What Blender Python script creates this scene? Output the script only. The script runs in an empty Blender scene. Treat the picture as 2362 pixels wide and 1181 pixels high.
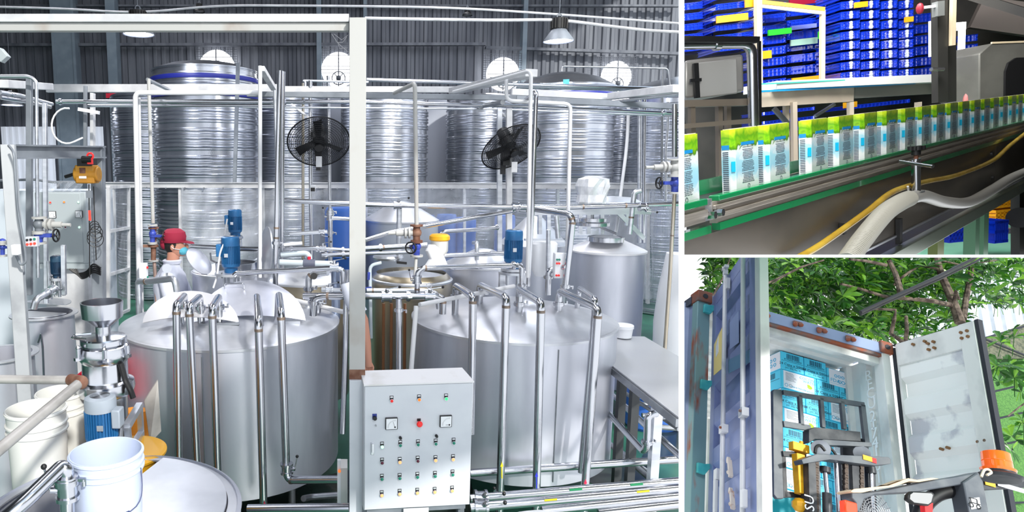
import bpy, bmesh, math, random
from mathutils import Vector, Matrix
random.seed(7)
S = bpy.context.scene
COL = S.collection
PI = math.pi
rad = math.radians
V = Vector

# ------------------------------------------------------------------ camera
PITCH = rad(7.64)
EYE = V((0, 0, 2.35))
FPX, PPX, PPY = 1490.0, 800.0, 590.5
cam_d = bpy.data.cameras.new('camera')
cam = bpy.data.objects.new('camera', cam_d)
COL.objects.link(cam)
cam.location = EYE
cam.rotation_euler = (PI / 2 - PITCH, 0, 0)
cam_d.sensor_width = 36.0
cam_d.lens = FPX / 2362.0 * 36.0
cam_d.shift_x = (1181.0 - PPX) / 2362.0
cam_d.clip_start = 0.05
cam_d.clip_end = 200
S.camera = cam
CR = V((1, 0, 0)); CF = V((0, math.cos(PITCH), -math.sin(PITCH))); CD = V((0, -math.sin(PITCH), -math.cos(PITCH)))

# ------------------------------------------------------------------ view and light
S.view_settings.view_transform = 'Standard'
S.view_settings.look = 'None'
S.view_settings.gamma = 1.0
S.view_settings.use_curve_mapping = False
S.view_settings.exposure = 0.2
w = bpy.data.worlds.new('daylight_sky'); S.world = w; w.use_nodes = True
nt = w.node_tree; nt.nodes.clear()
o_ = nt.nodes.new('ShaderNodeOutputWorld'); bg = nt.nodes.new('ShaderNodeBackground')
tc = nt.nodes.new('ShaderNodeTexCoord'); sep = nt.nodes.new('ShaderNodeSeparateXYZ'); rp = nt.nodes.new('ShaderNodeValToRGB')
nt.links.new(tc.outputs['Generated'], sep.inputs[0]); nt.links.new(sep.outputs['Z'], rp.inputs[0])
rp.color_ramp.elements[0].position = 0.0; rp.color_ramp.elements[0].color = (0.93, 0.96, 1.0, 1)
rp.color_ramp.elements[1].position = 1.0; rp.color_ramp.elements[1].color = (0.66, 0.82, 1.0, 1)
nt.links.new(rp.outputs[0], bg.inputs[0]); nt.links.new(bg.outputs[0], o_.inputs[0])
bg.inputs[1].default_value = 1.35
def cam2world(x, y, z):
    return CR * x + CD * y + CF * z
def area(name, loc, aim, size, size_y, power, color=(1, 1, 1), shape='RECTANGLE'):
    l = bpy.data.lights.new(name, 'AREA'); l.energy = power; l.size = size; l.shape = shape
    if shape == 'RECTANGLE': l.size_y = size_y
    l.color = color
    o = bpy.data.objects.new(name, l); COL.objects.link(o); o.location = loc
    o.rotation_euler = (V(aim) - V(loc)).to_track_quat('-Z', 'Y').to_euler()
    return o
sun = bpy.data.lights.new('sun', 'SUN'); sun.energy = 3.6; sun.angle = rad(3); sun.color = (1, .97, .9)
sun_o = bpy.data.objects.new('sun', sun); COL.objects.link(sun_o)
sun_o.rotation_euler = (-cam2world(.40, -.45, -.80)).to_track_quat('-Z', 'Y').to_euler()
# area lights added under the hall ceiling, without fixtures, to brighten the tanks
for k, (x, y, p) in enumerate(((-3.2, 3.4, 35), (0.4, 3.4, 60), (-4.2, 7.5, 90), (0.8, 7.2, 145), (-4.0, 11.5, 60), (1.8, 11.5, 75))):
    area('hall_fill_light', (x, y, 6.9), (x, y, 0), 1.2, 3.0, p, (.93, .935, 1.0))

# ------------------------------------------------------------------ frames
def ray(px, py):
    return CR * ((px - PPX) / FPX) + CD * ((py - PPY) / FPX) + CF
class Frame:
    def __init__(s, x=V((1, 0, 0)), y=V((0, 1, 0)), z=V((0, 0, 1)), o=V((0, 0, 0)), clip=()):
        s.R = Matrix((x, y, z)).transposed()
        s.M = Matrix.Translation(o) @ s.R.to_4x4()
        s.I = s.M.inverted()
        s.eye = s.I @ EYE
        s.clip = clip            # planes (world normal) through the eye; geometry is kept where n.(p-eye) <= 0
    def at(s, px, py, ax, val):
        d = s.I.to_3x3() @ ray(px, py)
        i = 'xyz'.index(ax)
        t = (val - s.eye[i]) / d[i]
        return s.eye + d * t
def plane_x(px):   # normal pointing to +x side
    a, b = ray(px, 100), ray(px, 1100)
    n = b.cross(a); n.normalize()
    return n if n.x > 0 else -n
def plane_y(py):   # normal pointing up
    a, b = ray(100, py), ray(2300, py)
    n = a.cross(b); n.normalize()
    return n if n.z > 0 else -n
NX1 = plane_x(1565.5); NX2 = plane_x(1578.5)
NY1 = plane_y(587.5); NY2 = plane_y(594.0)
HALL = Frame(clip=(NX1,))
def W(px, py, y): return HALL.at(px, py, 'y', y)
def Z(px, py, z): return HALL.at(px, py, 'z', z)

# bottling line (upper right) : its own level and heading
up = cam2world(-.11, -1, -.138).normalized()
ex = cam2world(2046, -432, 1490); ex = (ex - up * ex.dot(up)).normalized()
ey = up.cross(ex)
LINE = Frame(ex, ey, up, EYE + ray(1673, 440) * 1.45, clip=(-NX2, -NY1))
# container yard (lower right)
up = cam2world(919, -2890, 1490).normalized()
ex = cam2world(.960, .274, -.061); ex = (ex - up * ex.dot(up)).normalized()
ey = up.cross(ex)
YARD = Frame(ex, ey, up, EYE + ray(1612, 672) * 7.2, clip=(-NX2, NY2))

# ------------------------------------------------------------------ materials
def lin(h):
    h = h.lstrip('#'); c = [int(h[i:i + 2], 16) / 255 for i in (0, 2, 4)]
    return tuple(x / 12.92 if x <= .04045 else ((x + .055) / 1.055) ** 2.4 for x in c) + (1,)
MATS = {}
def mat(name, c='#888888', metal=0.0, rough=.5, c2=None, scale=8.0, stretch=(1, 1, 1), bump=0.0, emit=0.0, alpha=1.0, trans=0.0, lo=.4, hi=.6, coord='Object', detail=4.0, coat=0.0, ior=None):
    m = bpy.data.materials.new(name); m.use_nodes = True
    n = m.node_tree.nodes; L = m.node_tree.links; b = n['Principled BSDF']
    b.inputs['Metallic'].default_value = metal; b.inputs['Roughness'].default_value = rough
    b.inputs['Base Color'].default_value = lin(c)
    if ior: b.inputs['IOR'].default_value = ior
    if coat: b.inputs['Coat Weight'].default_value = coat
    if c2 or bump:
        t = n.new('ShaderNodeTexCoord'); mp = n.new('ShaderNodeMapping'); nz = n.new('ShaderNodeTexNoise')
        L.new(t.outputs[coord], mp.inputs[0]); L.new(mp.outputs[0], nz.inputs[0])
        mp.inputs['Scale'].default_value = stretch; nz.inputs['Scale'].default_value = scale; nz.inputs['Detail'].default_value = detail
        if c2:
            r = n.new('ShaderNodeValToRGB'); L.new(nz.outputs[0], r.inputs[0]); L.new(r.outputs[0], b.inputs['Base Color'])
            r.color_ramp.elements[0].position = lo; r.color_ramp.elements[0].color = lin(c)
            r.color_ramp.elements[1].position = hi; r.color_ramp.elements[1].color = lin(c2)
        if bump:
            bp = n.new('ShaderNodeBump'); L.new(nz.outputs[0], bp.inputs['Height']); bp.inputs['Strength'].default_value = bump
            bp.inputs['Distance'].default_value = .02; L.new(bp.outputs[0], b.inputs['Normal'])
    if emit:
        b.inputs['Emission Color'].default_value = lin(c); b.inputs['Emission Strength'].default_value = emit
    if alpha < 1: b.inputs['Alpha'].default_value = alpha
    if trans: b.inputs['Transmission Weight'].default_value = trans
    MATS[name] = m
    return m
steel = mat('stainless_steel', '#c9cdd4', .9, .34, '#dfe2e8', 3, (1, 1, 6), .04)
steel_p = mat('polished_pipe_steel', '#c6c8ce', 1, .2)
steel_dk = mat('dull_steel', '#8d9096', .9, .38, '#a9adb2', 5)
steel_tank = mat('brushed_tank_steel', '#c2c5d0', .72, .42, '#d6d8e2', 2.5, (1.5, 1.5, .35), .05)
steel_lid = mat('brushed_lid_steel', '#c6c9d0', .75, .4, '#d9dbe0', 3, (1, 1, 1), .05)
steel_gold = mat('warm_steel', '#b5a88f', .9, .3, '#c9c6c0', 1.4, (1, 1, .4), .05)  # brownish reflections on the golden tank are put into this colour
steel_silo = mat('silo_sheet_steel', '#b9bdc6', .92, .24, '#d3d6de', 2.2, (1, 1, .5), .12)
weld = mat('weld_band', '#7a7068', .8, .45, '#a38f80', 20)
white_pipe = mat('white_pvc_pipe', '#dcdde0', 0, .4)
white_pt = mat('white_painted_steel', '#bcbdc1', 0, .45, '#cfd0d3', 6)
post_pt = mat('stained_grey_post', '#b0b0ae', 0, .5, '#917f72', 4, (1, 1, .6), lo=.56, hi=.8)
rust = mat('rusty_brown_iron', '#6d4636', .3, .7, '#8d6a58', 14)
blue_grey = mat('blue_grey_column_paint', '#6f7d89', 0, .6, '#7d8b96', 3)
dark_gant = mat('grey_gantry_paint', '#6d737b', .2, .5, '#848a92', 4)
lt_gant = mat('light_gantry_paint', '#a6a9ad', .1, .5, '#888b90', 5, lo=.5, hi=.75)
black = mat('black_plastic', '#141416', 0, .45)
black_m = mat('black_fan_wire', '#1b1c20', .4, .45)
motor_b = mat('blue_motor_paint', '#1f5f94', .1, .4, '#2a6fa6', 8)
motor_d = mat('dark_blue_motor_paint', '#12334f', .1, .45)
valve_b = mat('violet_blue_valve_paint', '#3c4fb0', .1, .4, '#2b3a86', 12)
cab = mat('light_grey_cabinet_paint', '#c6cad2', .0, .38, '#cdd1d8', 5)
cab_top = mat('dusty_white_cabinet_top', '#dedee0', 0, .5, '#c8c5c0', 6, (1, 1, 1), lo=.55, hi=.8)
cab2 = mat('pale_green_grey_cabinet_paint', '#a9b2b6', 0, .4)
wht = mat('white_plastic', '#e9ebef', 0, .35)
wht_w = mat('warm_white_plastic', '#dadad6', 0, .35)
pail_b = mat('bluish_white_pail_plastic', '#c6d0e6', 0, .35)
red = mat('red_plastic', '#d3203c', 0, .4)
yellow = mat('yellow_plastic', '#f0b020', 0, .4)
hoist_y = mat('yellow_hoist_paint', '#c88f2c', .1, .45, '#a87424', 7)
orange = mat('orange_cloth', '#f0962c', 0, .7)
lamp_r = mat('lit_red_lamp', '#ff3020', 0, .3, emit=1.5)
lamp_o = mat('lit_orange_lamp', '#ff8050', 0, .3, emit=2.2)
lamp_oo = mat('amber_lamp', '#f07a20', 0, .3, emit=.5)
lamp_g = mat('lit_green_lamp', '#30e070', 0, .3, emit=1.2)
lamp_gw = mat('bright_green_lamp', '#90ffb0', 0, .3, emit=2.0)
btn_g = mat('green_button', '#0f7f68', 0, .3)
btn_dr = mat('dark_red_button', '#5a1030', 0, .3)
btn_r = mat('red_button', '#e02828', 0, .3, emit=.2)
daylight = mat('window_daylight', '#ffffff', 0, .5, emit=6.0)
lamp_w = mat('lamp_white_glow', '#e8ecff', 0, .5, emit=9.0)
tin = mat('dirty_corrugated_wall_sheet', '#6c7078', .3, .6, '#575b64', 1.5, (3, 1, .25))
tin_r = mat('roof_sheet', '#3c3f46', .2, .7)
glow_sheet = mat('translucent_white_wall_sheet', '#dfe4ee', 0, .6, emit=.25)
green_fl = mat('green_epoxy_floor', '#2a5546', 0, .3, '#3f7a64', 2.2, lo=.35, hi=.7)
partition = mat('white_partition_board', '#ffffff', 0, .6, emit=0)
blue_band = mat('deep_blue_silo_band', '#232c8c', 0, .4)
blue_drum = mat('blue_drum_plastic', '#3c6cc0', 0, .35)
skin = mat('skin', '#c98f78', 0, .5)
coat = mat('white_coat_cloth', '#c9cede', 0, .8, '#d9dcea', 6)
cap_c = mat('crimson_cap_cloth', '#9c1f3c', 0, .8)
mask_c = mat('teal_face_mask_cloth', '#5fb9cf', 0, .8)
hair_c = mat('dark_hair', '#221c1b', 0, .6)
grey_pl = mat('grey_plastic_pipe', '#b9c4cb', 0, .4)
web_m = mat('dusty_cobweb', '#8f9096', 0, .9)
def clear_mat(name, c, a, rough=.1):
    m = bpy.data.materials.new(name); m.use_nodes = True
    n = m.node_tree.nodes; L = m.node_tree.links; n.clear()
    o = n.new('ShaderNodeOutputMaterial'); mx = n.new('ShaderNodeMixShader'); t = n.new('ShaderNodeBsdfTransparent')
    p = n.new('ShaderNodeBsdfPrincipled'); p.inputs['Base Color'].default_value = lin(c); p.inputs['Roughness'].default_value = rough
    nz = n.new('ShaderNodeTexNoise'); nz.inputs['Scale'].default_value = 1.6; nz.inputs['Detail'].default_value = 5; nz.inputs['Distortion'].default_value = 1.2
    tc = n.new('ShaderNodeTexCoord'); L.new(tc.outputs['Object'], nz.inputs[0])
    bp = n.new('ShaderNodeBump'); bp.inputs['Strength'].default_value = .5; bp.inputs['Distance'].default_value = .08
    L.new(nz.outputs[0], bp.inputs['Height']); L.new(bp.outputs[0], p.inputs['Normal'])
    mr = n.new('ShaderNodeMapRange'); L.new(nz.outputs[0], mr.inputs[0]); mr.inputs[1].default_value = .3; mr.inputs[2].default_value = .75
    mr.inputs[3].default_value = a * .55; mr.inputs[4].default_value = min(1, a * 1.7)
    L.new(mr.outputs[0], mx.inputs[0]); L.new(t.outputs[0], mx.inputs[1]); L.new(p.outputs[0], mx.inputs[2]); L.new(mx.outputs[0], o.inputs[0])
    MATS[name] = m
    return m
plastic_sheet = clear_mat('clear_plastic_sheet', '#dfe4ee', .32)

# ------------------------------------------------------------------ mesh builder
def basis(d):
    d = d.normalized()
    a = V((0, 0, 1)) if abs(d.z) < .9 else V((1, 0, 0))
    u = d.cross(a).normalized(); v = d.cross(u).normalized()
    return u, v, d
class MB:
    def __init__(s): s.v = []; s.f = []
    def add(s, vs, fs):
        k = len(s.v); s.v += [V(p) for p in vs]; s.f += [tuple(i + k for i in f) for f in fs]; return s
    def hexa(s, a):   # 4 bottom, 4 top
        return s.add(a, [(3, 2, 1, 0), (4, 5, 6, 7), (0, 1, 5, 4), (1, 2, 6, 5), (2, 3, 7, 6), (3, 0, 4, 7)])
    def box(s, c, d, R=None):
        c = V(c); h = V(d) / 2; q = []
        for z in (-1, 1):
            for x, y in ((-1, -1), (1, -1), (1, 1), (-1, 1)):
                p = V((x * h.x, y * h.y, z * h.z))
                q.append(c + (R @ p if R else p))
        return s.hexa(q)
    def box2(s, a, b):
        a, b = V(a), V(b)
        return s.box((a + b) / 2, (abs(b.x - a.x), abs(b.y - a.y), abs(b.z - a.z)))
    def prism(s, pts, n):   # polygon pts extruded by vector n
        k = len(pts); n = V(n); pts = [V(p) for p in pts]
        return s.add(pts + [p + n for p in pts], [tuple(range(k))[::-1], tuple(range(k, 2 * k))] + [(i, (i + 1) % k, (i + 1) % k + k, i + k) for i in range(k)])
    def bar(s, p, q, wd, ht, upv=(0, 0, 1)):   # rectangular bar p->q ; wd sideways, ht along up
        p, q = V(p), V(q); d = (q - p).normalized(); u = d.cross(V(upv))
        if u.length < 1e-4: u = d.cross(V((0, 1, 0)))
        u.normalize(); w_ = u.cross(d).normalized(); a = []
        for e in (p, q):
            for i, j in ((-1, -1), (1, -1), (1, 1), (-1, 1)):
                a.append(e + u * wd / 2 * i + w_ * ht / 2 * j)
        return s.hexa(a)
    def cyl(s, p, q, r, r2=None, n=16, caps=True):
        p, q = V(p), V(q); r2 = r if r2 is None else r2
        u, v, d = basis(q - p); vs = []
        for e, rr in ((p, r), (q, r2)):
            for i in range(n):
                a = 2 * PI * i / n; vs.append(e + (u * math.cos(a) + v * math.sin(a)) * rr)
        fs = [(i, (i + 1) % n, (i + 1) % n + n, i + n) for i in range(n)]
        if caps: fs += [tuple(range(n))[::-1], tuple(range(n, 2 * n))]
        return s.add(vs, fs)
    def tube(s, pts, r, n=10, bend=0.0, rs=None, caps=True, seg=5):
        pts = [V(p) for p in pts]
        if bend and len(pts) > 2:
            out = [pts[0]]
            for i in range(1, len(pts) - 1):
                a, b, c = pts[i - 1], pts[i], pts[i + 1]
                d1 = (a - b); d2 = (c - b); k = min(bend, d1.length * .48, d2.length * .48)
                s1 = b + d1.normalized() * k; s2 = b + d2.normalized() * k
                for j in range(seg + 1):
                    t = j / seg; out.append(s1 * (1 - t) ** 2 + b * 2 * t * (1 - t) + s2 * t * t)
            out.append(pts[-1]); pts = out
        m = len(pts); vs = []; u = None
        for i, p in enumerate(pts):
            d = (pts[min(i + 1, m - 1)] - pts[max(i - 1, 0)])
            if d.length < 1e-9: d = V((0, 0, 1))
            d.normalize()
            if u is None: u = basis(d)[0]
            u = (u - d * u.dot(d))
            if u.length < 1e-6: u = basis(d)[0]
            u.normalize(); v = d.cross(u)
            rr = rs[i] if rs else r
            for k in range(n):
                a = 2 * PI * k / n; vs.append(p + (u * math.cos(a) + v * math.sin(a)) * rr)
        fs = [(i * n + k, i * n + (k + 1) % n, (i + 1) * n + (k + 1) % n, (i + 1) * n + k) for i in range(m - 1) for k in range(n)]
        if caps: fs += [tuple(range(n))[::-1], tuple(range((m - 1) * n, m * n))]
        return s.add(vs, fs)
    def lathe(s, prof, o, n=48, ax=(0, 0, 1), a0=0, a1=2 * PI):
        o = V(o); u, v, d = basis(V(ax)); full = abs(a1 - a0 - 2 * PI) < 1e-6; m = len(prof); vs = []
        cnt = n if full else n + 1
        for i in range(cnt):
            a = a0 + (a1 - a0) * i / n
            e = u * math.cos(a) + v * math.sin(a)
            for r, z in prof: vs.append(o + e * r + d * z)
        fs = []
        for i in range(n):
            j = (i + 1) % cnt
            for k in range(m - 1): fs.append((i * m + k, j * m + k, j * m + k + 1, i * m + k + 1))
        return s.add(vs, fs)
    def ball(s, c, r, n=12, sc=(1, 1, 1)):
        c = V(c); vs = []; m = n // 2
        for j in range(m + 1):
            t = PI * j / m
            for i in range(n):
                a = 2 * PI * i / n
                vs.append(c + V((math.sin(t) * math.cos(a) * r * sc[0], math.sin(t) * math.sin(a) * r * sc[1], math.cos(t) * r * sc[2])))
        return s.add(vs, [(j * n + i, (j + 1) * n + i, (j + 1) * n + (i + 1) % n, j * n + (i + 1) % n) for j in range(m) for i in range(n)])
    def ring(s, c, ax, R, r, n=32, k=8):
        c = V(c); u, v, d = basis(V(ax)); vs = []
        for i in range(n):
            a = 2 * PI * i / n; e = u * math.cos(a) + v * math.sin(a)
            for j in range(k):
                b = 2 * PI * j / k; vs.append(c + e * (R + r * math.cos(b)) + d * (r * math.sin(b)))
        return s.add(vs, [(i * k + j, ((i + 1) % n) * k + j, ((i + 1) % n) * k + (j + 1) % k, i * k + (j + 1) % k) for i in range(n) for j in range(k)])
    def grid(s, P):  # P[i][j] points
        a, b = len(P), len(P[0]); vs = [p for r_ in P for p in r_]
        return s.add(vs, [(i * b + j, (i + 1) * b + j, (i + 1) * b + j + 1, i * b + j + 1) for i in range(a - 1) for j in range(b - 1)])
    def text(s, txt, o, xa, ya, size, depth=.0006, align='CENTER'):
        c = bpy.data.curves.new('t', 'FONT'); c.body = txt; c.size = 1; c.align_x = align; c.align_y = 'CENTER'; c.resolution_u = 2
        c.extrude = .5
        ob = bpy.data.objects.new('t', c); COL.objects.link(ob)
        dg = bpy.context.evaluated_depsgraph_get(); me = bpy.data.meshes.new_from_object(ob.evaluated_get(dg))
        xa = V(xa).normalized(); ya = V(ya).normalized(); za = xa.cross(ya); o = V(o)
        s.add([o + xa * (p.co.x * size) + ya * (p.co.y * size) + za * (p.co.z * 2 * depth) for p in me.vertices], [tuple(q.vertices) for q in me.polygons])
        bpy.data.objects.remove(ob); bpy.data.curves.remove(c); bpy.data.meshes.remove(me)
        return s
def clipmesh(me, M, planes):
    bad = [n for n in planes if any((M @ q.co - EYE).dot(n) > 1e-5 for q in me.vertices)]
    if not bad: return True
    bm = bmesh.new(); bm.from_mesh(me); I = M.inverted(); R = I.to_3x3()
    for n in bad:
        r = bmesh.ops.bisect_plane(bm, geom=bm.verts[:] + bm.edges[:] + bm.faces[:], dist=1e-6, plane_co=I @ EYE, plane_no=(R @ n).normalized(), clear_outer=True)
        ed = [g for g in r['geom_cut'] if isinstance(g, bmesh.types.BMEdge)]
        if ed:
            try: bmesh.ops.holes_fill(bm, edges=ed, sides=0)
            except Exception: pass
    ok = len(bm.faces) > 0
    if ok: bm.to_mesh(me)
    bm.free()
    return ok
class Thing:
    """one top-level thing; parts are children; sub-parts hang below a part"""
    def __init__(s, name, label, cat, fr=HALL, group=None, kind=None):
        s.a = (name, label, cat, fr, group, kind); s.parts = []
    def part(s, name, mb, m, sub=None, bev=0, flat=False, label=None):
        s.parts.append([name, mb, m, sub, bev, flat, label]); return len(s.parts) - 1
    def done(s):
        name, label, cat, fr, group, kind = s.a
        vs = [p for q in s.parts for p in q[1].v]
        lo = V((min(p[i] for p in vs) for i in range(3))); hi = V((max(p[i] for p in vs) for i in range(3)))
        assert len((label or '').split()) <= 16, label
        base = V(((lo.x + hi.x) / 2, (lo.y + hi.y) / 2, lo.z))
        M = fr.M @ Matrix.Translation(base)
        single = len(s.parts) == 1
        root = None
        if not single:
            root = bpy.data.objects.new(name, None); root.empty_display_size = .1; root.matrix_world = M
            COL.objects.link(root); made_any = False
        obs = []
        for (pn, mb, m, sub, bev, flat, lab) in s.parts:
            me = bpy.data.meshes.new(name if single else pn)
            me.from_pydata([p - base for p in mb.v], [], mb.f)
            ok = clipmesh(me, M, fr.clip)
            if not ok: obs.append(None); continue
            me.update()
            if not flat:
                me.polygons.foreach_set('use_smooth', [True] * len(me.polygons))
                me.set_sharp_from_angle(angle=rad(32))
            me.materials.append(m)
            ob = bpy.data.objects.new(name if single else pn, me); COL.objects.link(ob)
            if bev:
                b = ob.modifiers.new('bevel', 'BEVEL'); b.width = bev; b.segments = 2; b.limit_method = 'ANGLE'; b.angle_limit = rad(40)
            if single: ob.matrix_world = M; root = ob
            else:
                ob.parent = obs[sub] if (sub is not None and obs[sub] is not None) else root
                if lab: ob['label'] = lab
            obs.append(ob)
        if not any(obs):
            if root: bpy.data.objects.remove(root)
            return None
        if kind: root['kind'] = kind
        if label: root['label'] = label
        if cat: root['category'] = cat
        if group: root['group'] = group
        s.root = root
        return root
def one(name, mb, m, label=None, cat=None, fr=HALL, group=None, kind=None, bev=0, flat=False):
    t = Thing(name, label, cat, fr, group, kind); t.part(name, mb, m, bev=bev, flat=flat); return t.done()
def struct(name, mb, m, fr=HALL, flat=False): return one(name, mb, m, fr=fr, kind='structure', flat=flat)
def copy_tree(o, parent=None):
    c = o.copy(); COL.objects.link(c)
    if parent: c.parent = parent
    for ch in list(o.children): copy_tree(ch, c)
    return c
# ================================================================== THE PROCESSING HALL (left)
# partition boards between the three places
def slab(px0, px1, py0, py1, d0, d1, keep):
    """flat board whose front edge fills the gap; runs back from depth d0 to d1 with constant thickness"""
    a = [EYE + ray(x, y) * d0 for x, y in ((px0, py1), (px1, py1), (px1, py0), (px0, py0))]
    return a
d0 = .55
mb = MB()
y0v, y1v = -900, 3200
A = [EYE + ray(1565.5, y1v) * d0, EYE + ray(1578.5, y1v) * d0, EYE + ray(1578.5, y0v) * d0, EYE + ray(1565.5, y0v) * d0]
dirv = ray(1572, 590)
mb.hexa(A + [p + (ray(1572, y1v if i < 2 else y0v) - V((0, 0, 0))) * 15.0 for i, p in enumerate(A)])
struct('screen_wall_right', mb, partition)
mb = MB()
A = [EYE + ray(1578.5, 594) * d0, EYE + ray(2700, 594) * d0, EYE + ray(2700, 587.5) * d0, EYE + ray(1578.5, 587.5) * d0]
mb.hexa(A + [p + ray([1578.5, 2700, 2700, 1578.5][i], 590.5) * 1.2 for i, p in enumerate(A)])
one('trim_1', mb, partition, kind='structure')

# floor, ceiling, walls
struct('floor', MB().box2((-9, -3, -.1), (9.5, 15.1, 0)), green_fl)
def corrug(x0, x1, z0, z1, y, amp=.035, pitch=.19, thick=.01, holes=()):
    m = MB(); xs = []; x = x0
    while x < x1:
        for dx, dy in ((0, 0), (.35, 0), (.5, 1), (.85, 1)): xs.append((x + dx * pitch, y - dy * amp))
        x += pitch
    rows = [[V((a, b, z)) for a, b in xs] for z in (z0, z1)]
    m.grid(rows); m.grid([[p + V((0, thick, 0)) for p in r_] for r_ in rows[::-1]])
    return m
struct('wall_back', corrug(-9, 9, 0, 7.1, 15.0), tin, flat=True)
struct('wall_left', MB().box2((-9.1, -1, 0), (-9, 15, 7)), tin)
struct('ceiling', MB().box2((-9, -1.5, 7.0), (9, 15.1, 7.1)), tin_r)
struct('screen_wall_right', MB().box2((1.2, -4, 0), (1.3, .6, 7.1)), partition)  # unseen wall beside the camera, added to keep the sun out of the hall
struct('sun_block_front', MB().box2((-9, -1.6, 3.9), (.6, -1.5, 7.1)), white_pt)  # unseen upper wall behind the camera, added to stop low sun
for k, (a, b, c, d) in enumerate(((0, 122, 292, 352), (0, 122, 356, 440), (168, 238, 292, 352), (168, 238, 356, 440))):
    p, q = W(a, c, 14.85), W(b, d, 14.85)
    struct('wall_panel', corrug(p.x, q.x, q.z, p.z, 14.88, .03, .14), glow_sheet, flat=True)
# girts and columns on the back wall
for k, (x0, y0, x1, y1, h) in enumerate(((0, 104, 1120, 102, 6), (1120, 110, 1566, 124, 6), (0, 14, 1566, 14, 4))):
    struct('trim_%d' % (2 + k), MB().bar(W(x0, y0, 14.8), W(x1, y1, 14.8), .12, h / 100), tin)
for k, (a, b, y0, d) in enumerate(((124, 165, -60, 14.6), (244, 266, -60, 14.5), (730, 741, -60, 14.7), (1207, 1217, -60, 14.7), (838, 846, -40, 14.75))):
    p, q = W(a, 60, d), W(b, 60, d)
    m = MB().box2((p.x, d, 0), (q.x, d + .25, 6.9))
    if k == 0: m.box2((p.x - .06, d - .02, 0), (p.x, d + .25, 6.9)).box2((q.x, d - .02, 0), (q.x + .06, d + .25, 6.9))
    struct('trim_%d' % (5 + k), m, blue_grey)
# round fan windows high on the back wall
for k, (cx, cy, rp, sq) in enumerate(((500, 158, 40, 46), (781, 161, 38, 46), (1160, 171, 36, 44), (1422, 176, 33, 42))):
    c = W(cx, cy, 14.72); R = rp * 14.9 / FPX
    t = Thing('window_%d' % (k + 1), None, None, kind='structure')
    t.part('pane', MB().cyl(c, c + V((0, .04, 0)), R, n=48), daylight)
    g = MB(); s_ = sq * 14.9 / FPX
    for i in range(-9, 10):
        v = s_ * i / 9
        for u0, u1 in (((-s_, v), (s_, v)), ((v, -s_), (v, s_))):
            a = V((u0[0] if True else 0, 0, u0[1])); b = V((u1[0], 0, u1[1]))
            # keep only wire outside the disc
            for j in range(12):
                p = a.lerp(b, j / 12); q = a.lerp(b, (j + 1) / 12)
                if (p + q).length / 2 > R: g.bar(c + p, c + q, .008, .008)
    t.part('bird_mesh', g, tin)
    f = MB()
    for i in range(-4, 5):
        z = R * i / 5; x = math.sqrt(max(0, R * R - z * z)); f.bar(c + V((-x, -.03, z)), c + V((x, -.03, z)), .02, .012)
    f.bar(c + V((0, -.05, -R)), c + V((0, -.05, R)), .025, .03)
    t.part('louvre', f, tin)
    fh = MB().ring(c + V((.0, -.08, -R * .5)), (0, 1, 0), R * .38, .012, 24, 6).ball(c + V((0, -.1, -R * .5)), .06)
    for i in range(4):
        a = PI / 4 + i * PI / 2; e = V((math.cos(a), 0, math.sin(a))); fh.bar(c + V((0, -.08, -R * .5)), c + V((0, -.08, -R * .5)) + e * R * .38, .02, .02)
    t.part('fan', fh, tin)
    t.done()

# tall ribbed silos
def silo(cx, top, rp, d, label, zt=None, dome=.16, n_bands=True, m=steel_silo):
    c = W(cx, 400, d); R = rp * d / FPX; zt = W(cx, top, d).z
    t = Thing('storage_silo', label, 'silo', group='tall ribbed steel silos')
    prof = []; z = .0; k = 0
    while z < zt:
        for dz, dr in ((0, 0), (.015, .022), (.035, .022), (.05, 0), (.065, .022), (.085, .022), (.10, 0)):
            if z + dz <= zt: prof.append((R + dr, z + dz))
        z += .10 + (.02 if k % 3 else .07); k += 1
    prof.append((R, zt))
    t.part('shell', MB().lathe(prof, (c.x, d, 0), 72), m)
    t.part('roof', MB().lathe([(R + .01, zt - .02), (R + .01, zt + .015), (R * .7, zt + dome * .6), (R * .35, zt + dome * .92), (.0, zt + dome)], (c.x, d, 0), 72), m)
    for zz in (W(cx, 232, d).z, W(cx, 195, d).z):
        if zz < zt - .08: t.part('band', MB().lathe([(R + .03, zz), (R + .035, zz + .01), (R + .035, zz + .055), (R + .03, zz + .065)], (c.x, d, 0), 72), blue_band, label='deep blue band')
    if cx == 1290: t.part('sticker', MB().bar(W(1306, 183, d - R - .01), W(1306, 198, d - R - .01), .09, .006, upv=(0, 1, 0)), mat('pale_blue_sticker', '#4fb4dc', 0, .5))
    t.done()
silo(480, 168, 115, 10.6, 'tallest ribbed silo at left, dome just under the half-hidden round window', dome=.17)
silo(356, 226, 86, 12.2, 'ribbed silo standing farthest left, behind the tallest one')
silo(660, 228, 98, 12.4, 'ribbed silo behind the left black fan, right of the tallest silo')
silo(886, 232, 96, 12.0, 'dark ribbed silo directly right of the thick grey post')
silo(1118, 236, 88, 12.8, 'dark ribbed silo partly behind the right black fan')
silo(1290, 206, 112, 10.8, 'large domed ribbed silo with a blue sticker under the hanging lamp', dome=.26)
silo(1428, 240, 62, 13.0, 'narrow dark ribbed silo standing back between the two domed silos at right')
silo(1560, 210, 112, 10.9, 'domed ribbed silo at the right edge of the hall', dome=.22)
for a, b, d, lab in ((978, 1030, 13.6, 'pale grey flat pillar between two dark silos'), (762, 786, 13.2, 'pale grey flat pillar left of the thick post')):
    p = W(a, 300, d); q = W(b, 300, d)
    one('wall_pillar', MB().box2((p.x, d, 0), (q.x, d + .2, 3.85)), mat('pale_pillar_' + str(a), '#9a9fab', 0, .6), lab, 'pillar')
p = W(244, 215, 12); q = W(272, 226, 12)
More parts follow.
